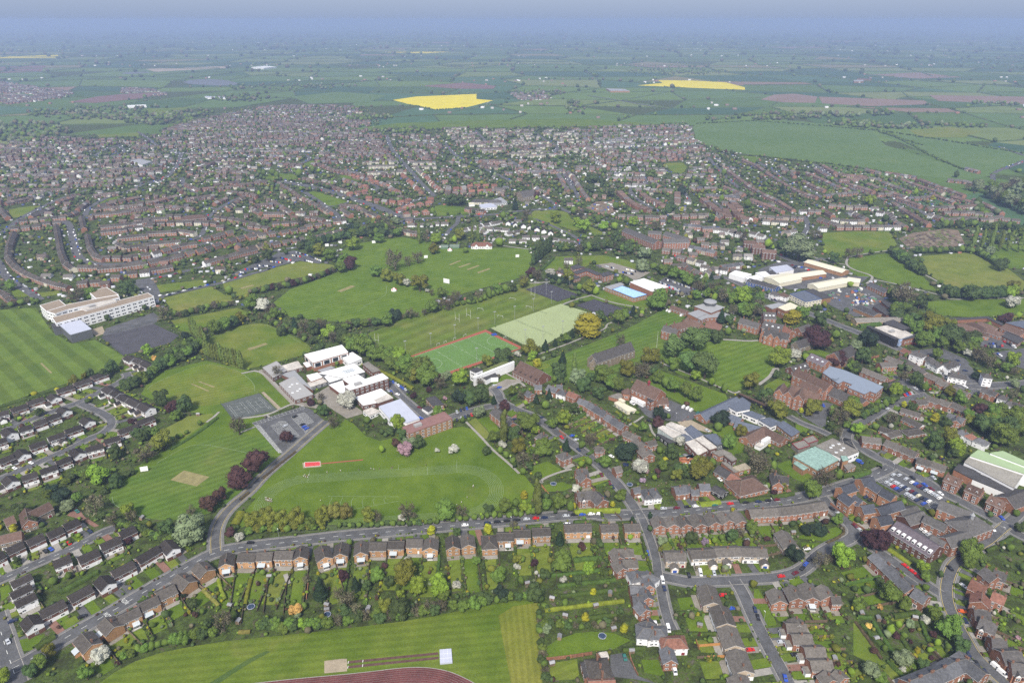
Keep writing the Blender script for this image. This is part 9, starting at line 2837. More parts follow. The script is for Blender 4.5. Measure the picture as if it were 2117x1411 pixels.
# loose shrubbery and garden trees wherever nothing else stands
pal2=[('g',5),('d',8),('o',2.5),('b',4),('s',1),('r',.4),('l',.4)]; pal=[('g',6),('d',6),('l',2),('o',3),('b',4),('Y',.7),('r',1),('s',1.2),('w',.5)]; pk=[p[0] for p in pal]; pw_=[p[1] for p in pal]
def scatter(n,y0,y1,wf,out,town=True,hk=.9):
    c=0
    for _ in range(n):
        y=math.sqrt(random.uniform(y0*y0,y1*y1)); x=random.uniform(-1,1)*(y*.68+110+CAMH*.05)
        oc=occ(x,y)
        if (oc!=0 and (oc!=6 or random.random()<.3)) or (town and not inside(x,y,TOWN)): continue
        w=wf(); k=random.choices(pk,pw_)[0] if y1<800 else random.choices([p[0] for p in pal2],[p[1] for p in pal2])[0]; out.append((x,y,w,w*hk*random.uniform(.8,1.2),LEAFC[k])); c+=1
    return c
scatter(10500,225,720,lambda:random.uniform(.8,3.0),BUSH); lump_cloud(BUSH,'garden_shrubbery',1)
scatter(1300,225,720,lambda:random.uniform(2.5,5.5),LUMP)
scatter(11000,680,1400,lambda:random.choice((random.uniform(1.5,4),random.uniform(3,8))),LUMP)
scatter(17000,1250,2700,lambda:random.uniform(4,10),LUMP)
lump_cloud(LUMP,'garden_trees',1)
# garden clutter of the middle distance: sheds, greenhouses, cars too small to tell apart
CL=[];CC=[];CF=[]
for _ in range(8000):
    y=math.sqrt(random.uniform(700**2,1900**2)); x=random.uniform(-1,1)*(y*.68+130)
    if occ(x,y)!=0 or not inside(x,y,TOWN): continue
    w=random.uniform(1,2.4);d=random.uniform(1,2.2);h=random.uniform(1.2,2.3);t_=random.uniform(0,3); c,s=math.cos(t_),math.sin(t_); n=len(CL)
    CL+=[(x+c*u-s*v,y+s*u+c*v,z) for z in (0,h) for u,v in ((-w,-d),(w,-d),(w,d),(-w,d))]; col=random.choice([(.6,.6,.6),(.3,.3,.31),(.18,.13,.09),(.10,.10,.11),(.45,.46,.5),(.25,.12,.09),(.07,.09,.2)]); CC+=[col]*8
    for f in ((0,1,5,4),(1,2,6,5),(2,3,7,6),(3,0,4,7),(4,5,6,7)): CF.append([n+i for i in f])
stuff(link('garden_clutter',np_mesh('garden_clutter',np.array(CL),np.array(CF),MT('tinted'),col=np.array(CC))))
# hedgerows and woods of the farmland
HR=[];
for a,b in HEDGE_EDGES:
    L=math.dist(a,b); y=(a[1]+b[1])/2
    if y>15000 or random.random()<.12: continue
    st=max(7,y*.0042); dens=random.choice((.3,.5,.7,.15))
    for q in resample([a,b],st):
        if occ(*q) in (2,3,4) or inside(q[0],q[1],TOWN) or random.random()>dens: continue
        big=random.random()<.13; w=(random.uniform(8,15) if big else random.uniform(4,7))*max(1,st/10); HR.append((q[0],q[1],w,(w*.8 if big else 3.2+st*.07),random.choice([LEAFC['d'],LEAFC['g'],LEAFC['d'],LEAFC['b']])))
for X,Y,rx,ry,n in ((250,235,200,14,260),(60,275,90,22,150),(330,250,80,10,80),(820,268,60,8,90),(1110,195,60,8,60),(1190,222,20,14,40),(1660,240,120,6,120),(1760,258,60,8,110),(1400,148,110,8,150),(2060,425,60,24,40),(2095,395,50,18,24),(600,180,150,6,80),(1900,262,150,5,90),(1550,248,90,3,60),(2060,215,50,5,40),(500,205,60,6,60),(760,245,50,6,60),(2050,130,120,6,90),(1820,235,26,6,40)):
    for _ in range(n):
        t_=random.uniform(0,6.28); u=math.sqrt(random.random()); q=pw(X+rx*u*math.cos(t_),Y+ry*u*math.sin(t_)); w=random.uniform(8,17)
        if occ(*q) not in (2,3,4): HR.append((q[0],q[1],w,w*.85,random.choice([LEAFC['d'],LEAFC['g'],LEAFC['b'],LEAFC['s'],LEAFC['g']])))
for p in ([(1835,275),(1880,298),(1940,330),(1995,352)],[(1440,256),(1560,250),(1720,262),(1800,270)],[(1905,300),(1800,268),(1960,292),(2117,318)],[(1550,322),(1720,340),(1880,364)],[(850,218),(900,228),(960,224)],[(1500,372),(1560,352)]):
    for q in resample([pw(*c) for c in p],8): HR.append((q[0]+random.uniform(-3,3),q[1]+random.uniform(-3,3),random.uniform(5,9),random.uniform(3,6),random.choice([LEAFC['d'],LEAFC['g']])))
lump_cloud(HR,'hedgerow_trees',1)
V=[];F_=[]; C=[]
for a,b in HEDGE_EDGES:      # the hedges themselves, one thin rough bank each
    y=(a[1]+b[1])/2
    if y>20000: continue
    w=1.6+y*.0007; h=1.8+y*.0006; p=resample([a,b],max(14,y*.01)); L_,R_=strip(p,w*2)
    ok=[occ(*q) not in (2,3,4) and not inside(*q,TOWN) for q in p]; k=sc(LEAFC['d'],random.uniform(.9,1.5))
    for j in range(len(p)-1):
        if not(ok[j] and ok[j+1]): continue
        n=len(V); hh=[h*random.uniform(.7,1.3) for _ in (0,1)]; V+=[(*R_[j],0),(*R_[j+1],0),(*p[j],hh[0]),(*p[j+1],hh[1]),(*L_[j],0),(*L_[j+1],0)]; C+=[k]*6; F_+=[(n,n+1,n+3,n+2),(n+2,n+3,n+5,n+4)]
stuff(link('hedgerows',np_mesh('hedgerows',np.array(V),np.array(F_),MT('tinted'),col=np.array(C))))
# allotment plots and yard clutter
aq=pairs(M['allot']); V=[];F_=[];C=[]
for i in range(16):
    for j in range(7):
        u,v=i/16,j/7; q=[quad(aq,u+a,v+b) for a,b in ((.004,.01),(.056,.01),(.056,.125),(.004,.125))]; n=len(V); V+=[(*p,.22+.02*random.random()) for p in q]; F_.append((n,n+1,n+2,n+3)); C+=[random.choice([(.10,.075,.055),(.14,.11,.08),(.08,.11,.03),(.11,.13,.045),(.20,.17,.12),(.07,.06,.05)])]*4
struct(link('allotment_plots',np_mesh('allotment_plots',np.array(V),np.array(F_),MT('farm'),col=np.array(C))))
V=[];F_=[];C=[]
for q4 in M['yards']:
    q4=pairs(q4)
    for _ in range(46):
        x,y=quad(q4,random.random(),random.random()); w,d,h=random.choice([(1.2,1.2,1),(2.2,1,1.4),(3,1.2,2.4),(2.2,.9,1.4),(.8,.8,.8)]); t_=random.uniform(0,3); c_,s_=math.cos(t_),math.sin(t_); n=len(V)
        if occ(x,y)==4: continue
        V+=[(x+c_*u-s_*v,y+s_*u+c_*v,z+.2) for z in (0,h) for u,v in ((-w,-d),(w,-d),(w,d),(-w,d))]; C+=[random.choice([(.5,.5,.5),(.25,.25,.26),(.05,.10,.35),(.3,.12,.06),(.2,.16,.11),(.12,.12,.13),(.6,.6,.55),(.1,.2,.12)])]*8
        for f in ((0,1,5,4),(1,2,6,5),(2,3,7,6),(3,0,4,7),(4,5,6,7)): F_.append([n+i for i in f])
stuff(link('yard_clutter',np_mesh('yard_clutter',np.array(V),np.array(F_),MT('tinted'),col=np.array(C))))
# far hamlets: pale specks of farms and villages
CL=[];CC=[];CF=[]
for _ in range(520):
    y=random.uniform(2500,11000); x=random.uniform(-.75,.75)*y
    cx,cy=round(x/900)*900+math.sin(y)*200,round(y/1300)*1300; x=cx+random.gauss(0,90);y=cy+random.gauss(0,130)
    if occ(x,y)!=9 and occ(x,y)!=0 or inside(x,y,TOWN) or y<2300: continue
    w=random.uniform(3,8)*max(1,y/6000);d=6;h=6;n=len(CL); CL+=[(x+u,y+v,z) for z in (0,h) for u,v in ((-w,-d),(w,-d),(w,d),(-w,d))]; CC+=[random.choice([(.6,.6,.6),(.25,.14,.11),(.2,.15,.13),(.4,.38,.36)])]*8
    for f in ((0,1,5,4),(1,2,6,5),(2,3,7,6),(3,0,4,7),(4,5,6,7)): CF.append([n+i for i in f])
stuff(link('distant_farms',np_mesh('distant_farms',np.array(CL),np.array(CF),MT('tinted'),col=np.array(CC))))
# ------------------------------------------------------------------ hedges
HD={'hedge':'green clipped hedge','hedgeY':'yellow-green hedge','hedgeO':'ochre clipped hedge','hedgeR':'reddish brown hedge'}
for i,(h,w,k,f) in enumerate(HED):
    p=resample(pairs(f),1.2); x0,y0=p[0]; r=np.random.default_rng(i); L,R=strip(p,w); V=[];F_=[]; n=len(p)
    if n<2: continue
    for j in range(n):
        for (qx,qy),z in ((L[j],0),(L[j],h*.8),((L[j][0]*.7+R[j][0]*.3,L[j][1]*.7+R[j][1]*.3),h),((L[j][0]*.3+R[j][0]*.7,L[j][1]*.3+R[j][1]*.7),h),(R[j],h*.8),(R[j],0)):
            V.append((qx-x0+r.normal(0,.12),qy-y0+r.normal(0,.12),z+(r.normal(0,.1) if z else 0)))
        if j:
            b=j*6
            for q in range(5): F_.append((b-6+q,b-6+q+1,b+q+1,b+q))
    F_=np.array(F_); V=np.array(V); nq=int(n*14); t0=r.uniform(0,n-1.01,nq); j0=t0.astype(int); fr=(t0-j0)[:,None]; Pm=np.array(p); side=r.uniform(-.5,.5,(nq,1))*w; dv=Pm[j0+1]-Pm[j0]; dv/=np.linalg.norm(dv,axis=1)[:,None]; nn=np.stack([-dv[:,1],dv[:,0]],1)
    Pq=Pm[j0]*(1-fr)+Pm[j0+1]*fr+nn*side-np.array([x0,y0]); z=h*(1.02-np.abs(side/w)**3*3)*r.uniform(.75,1.03,(nq,1)); Pq=np.concatenate([Pq,z],1); N_=np.concatenate([nn*side,np.full((nq,1),h*.4)],1)+r.normal(0,.4,(nq,3)); N_/=np.linalg.norm(N_,axis=1)[:,None]
    cv,cf=cards(Pq,N_,.28,r); F_=np.concatenate([F_,cf+len(V)]); V=np.concatenate([V,cv])
    o=link('hedge',np_mesh('hedge',V,F_,MT('leaf_'+k)),None,(x0,y0,0)); tag(o,None,'hedge'); want(o,HD[k],*p[n//2])
    fill_band(p,w,5)
# ------------------------------------------------------------------ cars and vans
def car_meshes(van):
    L,Wd,H=(5.0,1.95,2.2) if van else (4.3,1.75,1.45); m=MB(); a,b=L/2,Wd/2
    prof=[(-a,.35),(a,.35),(a,.75),(a*.55,.92),(a*.2,H*.96),(-a*.55,H),(-a*.93,.95),(-a,.9)] if not van else [(-a,.35),(a,.35),(a,1.0),(a*.72,1.2),(a*.42,2.1),(-a*.9,2.2),(-a,2.05)]
    ins=[0 if z<1.0 else .16 for x,z in prof]; n=len(prof)
    for s in (-1,1):
        for i,(x,z) in enumerate(prof): m.v.append((x,s*(b-ins[i]),z))
    m.f.append(tuple(range(n))); m.m.append(0); m.f.append(tuple(range(2*n-1,n-1,-1))); m.m.append(0)
    for i in range(n): j=(i+1)%n; m.f.append((j,i,n+i,n+j)); m.m.append(0)
    body=m.mesh('body',MT('paint')); g=MB(); e=.03
    if van: P=[(a*.72+e,1.22),(a*.45+e,2.02)]; g.face([(P[0][0],-b+.2,P[0][1]),(P[0][0],b-.2,P[0][1]),(P[1][0],b-.3,P[1][1]),(P[1][0],-b+.3,P[1][1])]); 
    else:
        g.face([(a*.52+e,-b+.15,.97),(a*.52+e,b-.15,.97),(a*.22+e,b-.28,H*.93),(a*.22+e,-b+.28,H*.93)]); g.face([(-a*.9-e,b-.2,1.0),(-a*.9-e,-b+.2,1.0),(-a*.6-e,-b+.28,H*.94),(-a*.6-e,b-.28,H*.94)])
    for s in (-1,1): x0,x1=(-a*.8,a*.48) if not van else (a*.1,a*.62); q=[(x0,s*(b-.06),.98 if not van else 1.2),(x1,s*(b-.06),.98 if not van else 1.2),(x1-.55,s*(b-.13),H*.93),(x0+.4,s*(b-.13),H*.93)]; g.face(q if s<0 else q[::-1])
    glass=g.mesh('window',MT('glass')); w=MB(); w.cyl(0,0,-.1,.1,.32,.32,10); w.cyl(0,0,.1,.105,.19,.19,8,1); wm=w.mesh('wheel',MT('tyre','metalgrey'))
    return body,glass,wm,a,b
CM={False:car_meshes(False),True:car_meshes(True)}
CCOL={'k':(.012,.012,.014),'n':(.015,.025,.07),'s':(.42,.44,.47),'w':(.75,.75,.75),'r':(.50,.015,.015),'b':(.03,.08,.40),'g':(.03,.14,.12),'m':(.12,.012,.02),'c':(.62,.58,.42),'o':(.55,.10,.02)}
CNAME={'k':'black','n':'dark blue','s':'silver','w':'white','r':'red','b':'bright blue','g':'green','m':'maroon','c':'cream','o':'orange'}
CAR.sort(key=lambda c:-pscale(c[0],c[1])); nc=0; FC=[]
for x,y,rz,c,k in CAR:
    van=k=='van'; nc+=not van
    if nc>285 and not van: FC.append((x,y,rz,c)); continue
    body,glass,wm,a,b=CM[van]; ro=bpy.data.objects.new('van' if van else 'parked_car',None); COL.objects.link(ro); ro.location=(x,y,.2); ro.rotation_euler=(0,0,rz)
    o=link('body',body,ro); o.color=(*CCOL[c],1); link('window',glass,ro)
    if pscale(x,y)>1.9:
        for sx in (-.62,.62):
            for sy in (-1,1): w_=link('wheel',wm,ro,(a*sx,sy*(b-.02),.32)); w_.rotation_euler=(-sy*PI/2,0,0)
    tag(ro,None,'van' if van else 'car','parked vans' if van else 'parked cars'); want(ro,CNAME[c]+(' van' if van else ' car'),x,y)
for w,p in RP:      # cars along the streets of the far estates
    ym=sum(q[1] for q in p)/len(p)
    if ym<720 or ym>2100: continue
    for q,q2 in zip(resample(p,9),resample(p,9)[1:]):
        if random.random()<.42:
            d=random.choice((-1,1))*(w/2-1.1); L=math.dist(q,q2); FC.append((q[0]-(q2[1]-q[1])/L*d,q[1]+(q2[0]-q[0])/L*d,math.atan2(q2[1]-q[1],q2[0]-q[0]),random.choice('kknnssswwbrm')))
CL=[];CC=[];CF=[]
for x,y,rz,c in FC:
    co,s=math.cos(rz),math.sin(rz); n=len(CL)
    for (a,b,z0,z1,cc) in ((2.1,.85,.35,.95,CCOL[c]),(1.15,.72,.95,1.45,CCOL[c])):
        n=len(CL); CL+=[(x+co*u-s*v,y+s*u+co*v,z+.25) for z in (z0,z1) for u,v in ((-a,-b),(a,-b),(a,b),(-a,b))]; CC+=[cc]*8
        for f in ((0,1,5,4),(1,2,6,5),(2,3,7,6),(3,0,4,7),(4,5,6,7)): CF.append([n+i for i in f])
stuff(link('distant_cars',np_mesh('distant_cars',np.array(CL),np.array(CF),MT('tinted'),col=np.array(CC))))
# ------------------------------------------------------------------ sports grounds: markings and furniture
def lines(name,segs,w,z,mat,parent=None,closed=False):
    mb=MB()
    for p in segs:
        if closed: p=p+[p[0]]
        band(mb,p,w,z,zf=zf)
    o=link(name,mb.mesh(name,MT(mat)),parent); struct(o) if parent is None else None; return o
hk=pairs(M['hockey']); mb=MB(); mb.poly(hk,.20*zf(*hk[0])); hp=struct(link('hockey_pitch',mb.mesh('hockey_pitch',MT('hockeygreen'))))
Q=lambda q,L: [quad(q,u,v) for u,v in L]
lines('pitch_line',[Q(hk,[(.02,.02),(.98,.02),(.98,.98),(.02,.98),(.02,.02)])]+[Q(hk,[(u,.02),(u,.98)]) for u in (.02,.27,.5,.73,.98)]+[Q(hk,[(.98-.15*math.sin(t_),.5+.25*math.cos(t_)) for t_ in np.linspace(0,PI,16)]),Q(hk,[(.02+.15*math.sin(t_),.5+.25*math.cos(t_)) for t_ in np.linspace(0,PI,16)])],.11,.23,'line',hp)
lines('court_line',[Q(hk,[(a+.01,b),(a+.19,b),(a+.19,b+.2),(a+.01,b+.2),(a+.01,b)]) for a in (.06,.29,.52,.76) for b in (.08,.32,.56,.76)],.08,.22,'lineworn',hp)
def court(q,u0,u1,v0,v1,seg):
    f=lambda L:seg.append([quad(q,u0+(u1-u0)*a,v0+(v1-v0)*b) for a,b in L])
    f([(0,0),(1,0),(1,1),(0,1),(0,0)]); f([(0,.13),(1,.13)]); f([(0,.87),(1,.87)]); f([(.23,.13),(.23,.87)]); f([(.77,.13),(.77,.87)]); f([(.23,.5),(.77,.5)]); f([(.5,0),(.5,1)])
seg=[]; kq=pairs(M['kcourt']); court([kq[1],kq[2],kq[3],kq[0]],.2,.86,.08,.44,seg); court([kq[1],kq[2],kq[3],kq[0]],.2,.86,.54,.90,seg); lines('court_line',seg,.08,.16,'line')
for dq in M['dcourts']:
    seg=[]; q=pairs(dq)
    for i in range(4): court([q[1],q[2],q[3],q[0]],.05+.235*i,.23+.235*i,.10,.90,seg)
    lines('court_line',seg,.075,.17,'lineworn')
for q,n in M['baylines']:
    q=pairs(q); seg=[[quad(q,i/n,0),quad(q,i/n,1)] for i in range(n+1)]+[[q[0],q[1]],[q[3],q[2]]]; lines('bay_line',seg,.10,.155,'line')
for i,q in enumerate(M['wickets']): mb=MB(); mb.poly(pairs(q),.06); struct(link('cricket_wicket',mb.mesh('cricket_wicket',MT('wicket'))))
for f in M['lawnlines']: lines('boundary_line',[chaikin(pairs(f),2,False)],.22,.07,'lineworn')
# the grass track: straight, two bends, back straight
(ax,ay),(bx,by),(dx,dy)=pairs(M['oval']); L=math.dist((ax,ay),(bx,by)); ux,uy=(bx-ax)/L,(by-ay)/L; nx,ny=(uy,-ux)
Rr=abs((dx-ax)*nx+(dy-ay)*ny)/2; cA=(ax+nx*Rr,ay+ny*Rr); cB=(bx+nx*Rr,by+ny*Rr); seg=[]
for k in range(9):
    r=Rr+k*1.15; p=[(ax-nx*k*1.15,ay-ny*k*1.15),(bx-nx*k*1.15,by-ny*k*1.15)]
    p+=[(cB[0]+r*(-nx*math.cos(t_)+ux*math.sin(t_)),cB[1]+r*(-ny*math.cos(t_)+uy*math.sin(t_))) for t_ in np.linspace(0.05,PI,24)]
    p+=[(cA[0]+r*(nx*math.cos(t_)-ux*math.sin(t_)),cA[1]+r*(ny*math.cos(t_)-uy*math.sin(t_))) for t_ in np.linspace(0,PI,24)]
    seg.append(p)
lines('track_line',seg,.13,.075,'lineworn')
sp=pairs(M['sprint']); lines('track_line',[[sp[0],sp[3]],[sp[1],sp[2]],Q(sp,[(.6,0),(.6,.4)]),Q(sp,[(.7,.5),(.7,1)]),Q(sp,[(.8,.4),(.8,1)])],.16,.08,'lineworn')
nc_=Q(sp,[(.15,2.2),(.62,2.6),(.62,2.9),(.12,3.6)]); lines('throwing_line',[[nc_[1],nc_[0]],[nc_[2],nc_[3]]]+[Q(sp,[(.60-.07*j,2.62-.05*j),(.588-.07*j,2.75),(.60-.07*j,2.9+.09*j)]) for j in range(1,7)],.16,.08,'lineworn')
mb=MB(); mb.poly(pairs(M['ljb']),.07); struct(link('pit_surround',mb.mesh('pit_surround',MT('sand')))); mb=MB(); mb.poly(pairs(M['ljp']),.10); struct(link('long_jump_pit',mb.mesh('long_jump_pit',MT('pitred')))); lines('pit_edge',[pairs(M['ljp'])],.35,.12,'line',closed=True); lines('long_jump_runway',[pairs(M['ljr'])],1.3,.09,'redrun')
for k in('rw1','rw2'): lines('long_jump_runway',[pairs(M[k])],1.5,.09,'runway')
for x,y in pairs(M['boards']): mb=MB(); mb.box(-.15,.15,-.75,.75,0,.06,0); o=link('takeoff_board',mb.mesh('takeoff_board',MT('line')),None,(x,y,.1)); tag(o,None,'board','take-off boards'); want(o,'white take-off board on the runway',x,y)
tp=pairs(M['track']); tp=chaikin(tp,2,False); IN=[strip(tp,0,-1.22*k)[0] for k in range(9)]; mb=MB()
for i in range(len(tp)-1): mb.face([(*IN[8][i],.1),(*IN[8][i+1],.1),(*IN[0][i+1],.1),(*IN[0][i],.1)])
rt=struct(link('running_track',mb.mesh('running_track',MT('trackred')))); lines('lane_line',IN[1:8],.07,.12,'concrete',rt); lines('track_edge',[IN[0]],.4,.13,'concrete',rt)
b=pairs(M['bed']); cx,cy=sum(p[0] for p in b)/4,sum(p[1] for p in b)/4; mb=MB()
q=[(x-cx,y-cy) for x,y in b]; 
if sum(a[0]*c[1]-c[0]*a[1] for a,c in zip(q,q[1:]+q[:1]))<0: q=q[::-1]
for i in range(4): mb.face([(*q[i],0),(*q[(i+1)%4],0),(*q[(i+1)%4],1.0),(*q[i],1.0)],0)
mb.poly(q,1.0); ro=link('landing_bed_cover',mb.mesh('landing_bed_cover',MT('lilac')),None,(cx,cy,.05)); 
sm=MB()
for u in (.33,.66): sm.bar((*quad(q,u,0),1.02),(*quad(q,u,1),1.02),.05); sm.bar((*quad(q,0,u),1.02),(*quad(q,1,u),1.02),.05)
link('seam',sm.mesh('seam',MT('whiteroof')),ro); tag(ro,'large pale square landing mat cover at the runway end','mat')
b=pairs(M['mats']); mb=MB(); mb.box(-2.6,2.6,-2,2,0,.9,0); mb.box(-2.3,2.3,-1.7,1.7,.9,1.2,0); tag(link('crash_mat',mb.mesh('crash_mat',MT('garageblue')),None,(*b[0],.1),.4),'bright blue crash mat on the red pitch edge','mat')
def thing(nm,parts,x,y,rz,lab,cat,desc=None,group=None,z=.05):
    ro=bpy.data.objects.new(nm,None); COL.objects.link(ro); ro.location=(x,y,z); ro.rotation_euler=(0,0,rz)
    for pn,me in parts: link(pn,me,ro)
    tag(ro,lab,cat,group)
    if desc: want(ro,desc,x,y)
    return ro
m1=MB(); m1.cyl(0,0,0,14.5,.16,.10,6); m2=MB(); m2.box(-1.3,1.3,-.25,.25,14.2,14.9,0,True); FL=[('mast',m1.mesh('mast',MT('metalgrey'))),('lamp_head',m2.mesh('lamp_head',MT('metalgrey')))]
for x,y in pairs(M['flood']): thing('floodlight_mast',FL,x,y,.4,None,'floodlight','tall grey floodlight mast','floodlight masts round the courts')
m1=MB(); m1.cyl(0,0,0,6.5,.09,.06,6); m2=MB(); m2.box(-.1,1.1,-.12,.12,6.4,6.55,0,True); LP=[('post',m1.mesh('post',MT('metalgrey'))),('lamp_head',m2.mesh('lamp_head',MT('whitetrim')))]
for x,y in pairs(M['lamps']): thing('street_lamp',LP,x,y,2,None,'street lamp','slim grey street lamp','street lamps')
rp=pairs(M['rugby'])
for i in range(0,len(rp)-1,2):
    (a,b),(c,d)=rp[i],rp[i+1]; m=MB(); m.cyl(0,0,0,10,.09,.07,6); m.cyl(c-a,d-b,0,10,.09,.07,6); bm_=MB(); bm_.bar((0,0,3),(c-a,d-b,3),.08); thing('rugby_posts',[('upright',m.mesh('upright',MT('whitetrim'))),('crossbar',bm_.mesh('crossbar',MT('whitetrim')))],a,b,0,None,'rugby posts','white rugby posts')
def goal(w,h,d): 
    m=MB(); m.bar((-w/2,0,0),(-w/2,0,h),.09); m.bar((w/2,0,0),(w/2,0,h),.09); m.bar((-w/2,0,h),(w/2,0,h),.09); n=MB()
    for x in (-w/2,w/2): n.bar((x,0,h),(x,d,0),.05)
    n.bar((-w/2,d,0),(w/2,d,0),.05)
    for i in range(7): x=-w/2+w*i/6; n.bar((x,0,h),(x,d,0),.02)
    return [('frame',m.mesh('frame',MT('whitetrim'))),('net',n.mesh('net',MT('lineworn')))]
g1=goal(7,2.4,2);g2=goal(3.6,2.1,1.2)
for x,y in pairs(M['goal']): thing('football_goal',g1,x,y,-.5,None,'goal','white football goal','football goals')
for x,y in pairs(M['hgoal']): thing('hockey_goal',g2,x,y,.9,None,'goal','small white goal at the pitch edge','hockey goals')
def screen(w,h): m=MB(); m.box(-w/2,w/2,-.1,.1,.5,h,0,True); l=MB(); [l.bar((x,0,0),(x,0,.6),.12) for x in (-w*.4,w*.4)]; [l.bar((x,1.4,0),(x,0,h*.7),.09) for x in (-w*.4,w*.4)]; return [('screen',m.mesh('screen',MT('whitetrim'))),('frame',l.mesh('frame',MT('metalgrey')))]
s1=screen(5,4.2);s2=screen(8.5,6)
for x,y in pairs(M['screens']): thing('sight_screen',s1,x,y,.3,None,'sight screen','white cricket sight screen','cricket sight screens')
for x,y in pairs(M['bigscreen']): thing('sight_screen',s2,x,y,-.5,'largest white sight screen, standing alone on the round cricket field','sight screen')
m=MB()
for i in range(10):
    a0,a1=2*PI*i/10,2*PI*(i+1)/10; m.face([(3.4*math.cos(a0),3.4*math.sin(a0),1.7),(3.4*math.cos(a1),3.4*math.sin(a1),1.7),(0,0,4.2)],i%3==0); m.face([(3.4*math.cos(a0),3.4*math.sin(a0),0),(3.4*math.cos(a1),3.4*math.sin(a1),0),(3.4*math.cos(a1),3.4*math.sin(a1),1.7),(3.4*math.cos(a0),3.4*math.sin(a0),1.7)],0)
tent=m.mesh('canopy',MT('whitetrim','pitred')); m=MB(); m.cyl(0,0,0,4.6,.06,.05,6); pole=m.mesh('pole',MT('metalgrey'))
for (x,y),l in zip(pairs(M['marquee']),('red and white tent on the cricket outfield','red and white tent beside the green stores')): thing('tent',[('canopy',tent),('pole',pole)],x,y,0,l,'tent')
x,y=pairs(M['flag'])[0]; m=MB(); m.cyl(0,0,0,17,.11,.05,6); m.cyl(0,0,17,17.3,.15,.1,6); tag(link('flagpole',m.mesh('flagpole',MT('whitetrim')),None,(x,y,0)),'tall white flagpole on the lawn beside the gothic range','flagpole')
m=MB(); m.cyl(0,0,.85,.9,2.0,2.0,18,0); r=MB()
for i in range(18): a0,a1=2*PI*i/18,2*PI*(i+1)/18; r.bar((2*math.cos(a0),2*math.sin(a0),.9),(2*math.cos(a1),2*math.sin(a1),.9),.12)
for i in range(6): a0=2*PI*i/6; r.bar((2*math.cos(a0),2*math.sin(a0),0),(2.05*math.cos(a0),2.05*math.sin(a0),2.4),.04)
TRP=[('bed',m.mesh('bed',MT('trampblue'))),('frame',r.mesh('frame',MT('lilac')))]
for x,y in pairs(M['tramp']): thing('trampoline',TRP,x,y,0,None,'trampoline','round blue-edged garden trampoline')
m=MB(); m.box(-1.3,1.3,-1,1,0,1.9,0,top=False); [m.face([(s*1.3,-s*1,1.9),(s*1.3,s*1,1.9),(s*1.3,0,2.5)]) for s in (-1,1)]; w1=m.mesh('wall',MT('woodshed')); m=MB(); [m.face([(-1.45,s*1.15,1.85),(1.45,s*1.15,1.85),(1.45,0,2.6),(-1.45,0,2.6)]) for s in (-1,1)]; r1=m.mesh('roof',MT('shedroof')); m=MB(); m.box(-.4,.4,-1.05,-1,0,1.7,0); d1=m.mesh('door',MT('fenceB'))
for x,y in pairs(M['sheds']): thing('garden_shed',[('wall',w1),('roof',r1),('door',d1)],x,y,random.choice((.1,.3,1.4,-.3)),None,'shed','small wooden garden shed')
def wire_fence(p,h):
    q=resample(p,3.5); q.append(p[-1]); x0,y0=q[0]; m=MB(); r=MB()
    for a in q: m.bar((a[0]-x0,a[1]-y0,0),(a[0]-x0,a[1]-y0,h),.045)
    for a,b in zip(q,q[1:]):
        for z in [h*k/6 for k in range(1,7)]: r.bar((a[0]-x0,a[1]-y0,z),(b[0]-x0,b[1]-y0,z),.018,n=3)
    ro=bpy.data.objects.new('wire_fence',None); COL.objects.link(ro); ro.location=(x0,y0,0.1); link('post',m.mesh('post',MT('meshgreen')),ro)['kind']='stuff'; link('wire_mesh',r.mesh('wire_mesh',MT('meshgreen')),ro); tag(ro,None,'fence'); want(ro,'tall wire sports fence',*q[len(q)//2])
for f in M['fences']: wire_fence(pairs(f[1:]),f[0])
for f in M['netdiv']: wire_fence(chaikin(pairs(f),2,False),2.2)
# people: athletes and passers-by, a few pixels tall
def person_mesh(pose,seed):
    sk={0:[(0,0,.95),(0,0,1.45),(0,0,1.6),(0,0,1.74),(.1,0,.5),(.1,.02,.05),(-.1,0,.5),(-.1,.02,.05),(.2,0,1.4),(.26,0,1.12),(.26,-.1,.88),(-.2,0,1.4),(-.26,0,1.12),(-.26,-.1,.88)],
        1:[(0,0,.95),(0,-.12,1.43),(0,-.15,1.58),(0,-.18,1.72),(.1,-.32,.62),(.1,-.12,.22),(-.1,.2,.58),(-.1,.52,.35),(.2,-.12,1.38),(.27,.12,1.18),(.25,-.08,1.02),(-.2,-.12,1.38),(-.27,-.3,1.15),(-.22,-.45,1.32)]}[pose]
    rad=[.15,.16,.06,.11,.075,.05,.075,.05,.06,.045,.035,.06,.045,.035]; E=[(0,1),(1,2),(2,3),(0,4),(4,5),(0,6),(6,7),(1,8),(8,9),(9,10),(1,11),(11,12),(12,13)]
    m=MB()
    for a,b in E:
        A,B_=Vector(sk[a]),Vector(sk[b]); d=(B_-A).normalized(); u=d.orthogonal().normalized(); w=d.cross(u); k=len(m.v)
        for P_,r in ((A,rad[a]),(B_,rad[b])):
            for i in range(6): t_=2*PI*i/6; m.v.append(tuple(P_+u*r*math.cos(t_)+w*r*math.sin(t_)))
        for i in range(6):
            j=(i+1)%6; m.f.append((k+i,k+j,k+6+j,k+6+i)); m.m.append(0 if b in(1,8,9,11,12) else 2 if a in(0,) and b in(4,6) else 1)
        m.f.append(tuple(k+6+i for i in range(6))); m.m.append(1)
    v,f=ICO[1]; k=len(m.v); m.v+=[tuple(np.array(sk[3])+p*np.array([.1,.115,.13])) for p in v]; m.f+=[tuple(int(i)+k for i in q) for q in f]; m.m+=[1]*len(f)
    return m.mesh('person',MT('cloth','skin','darkgrey'))
PM=[person_mesh(0,1),person_mesh(1,2)]
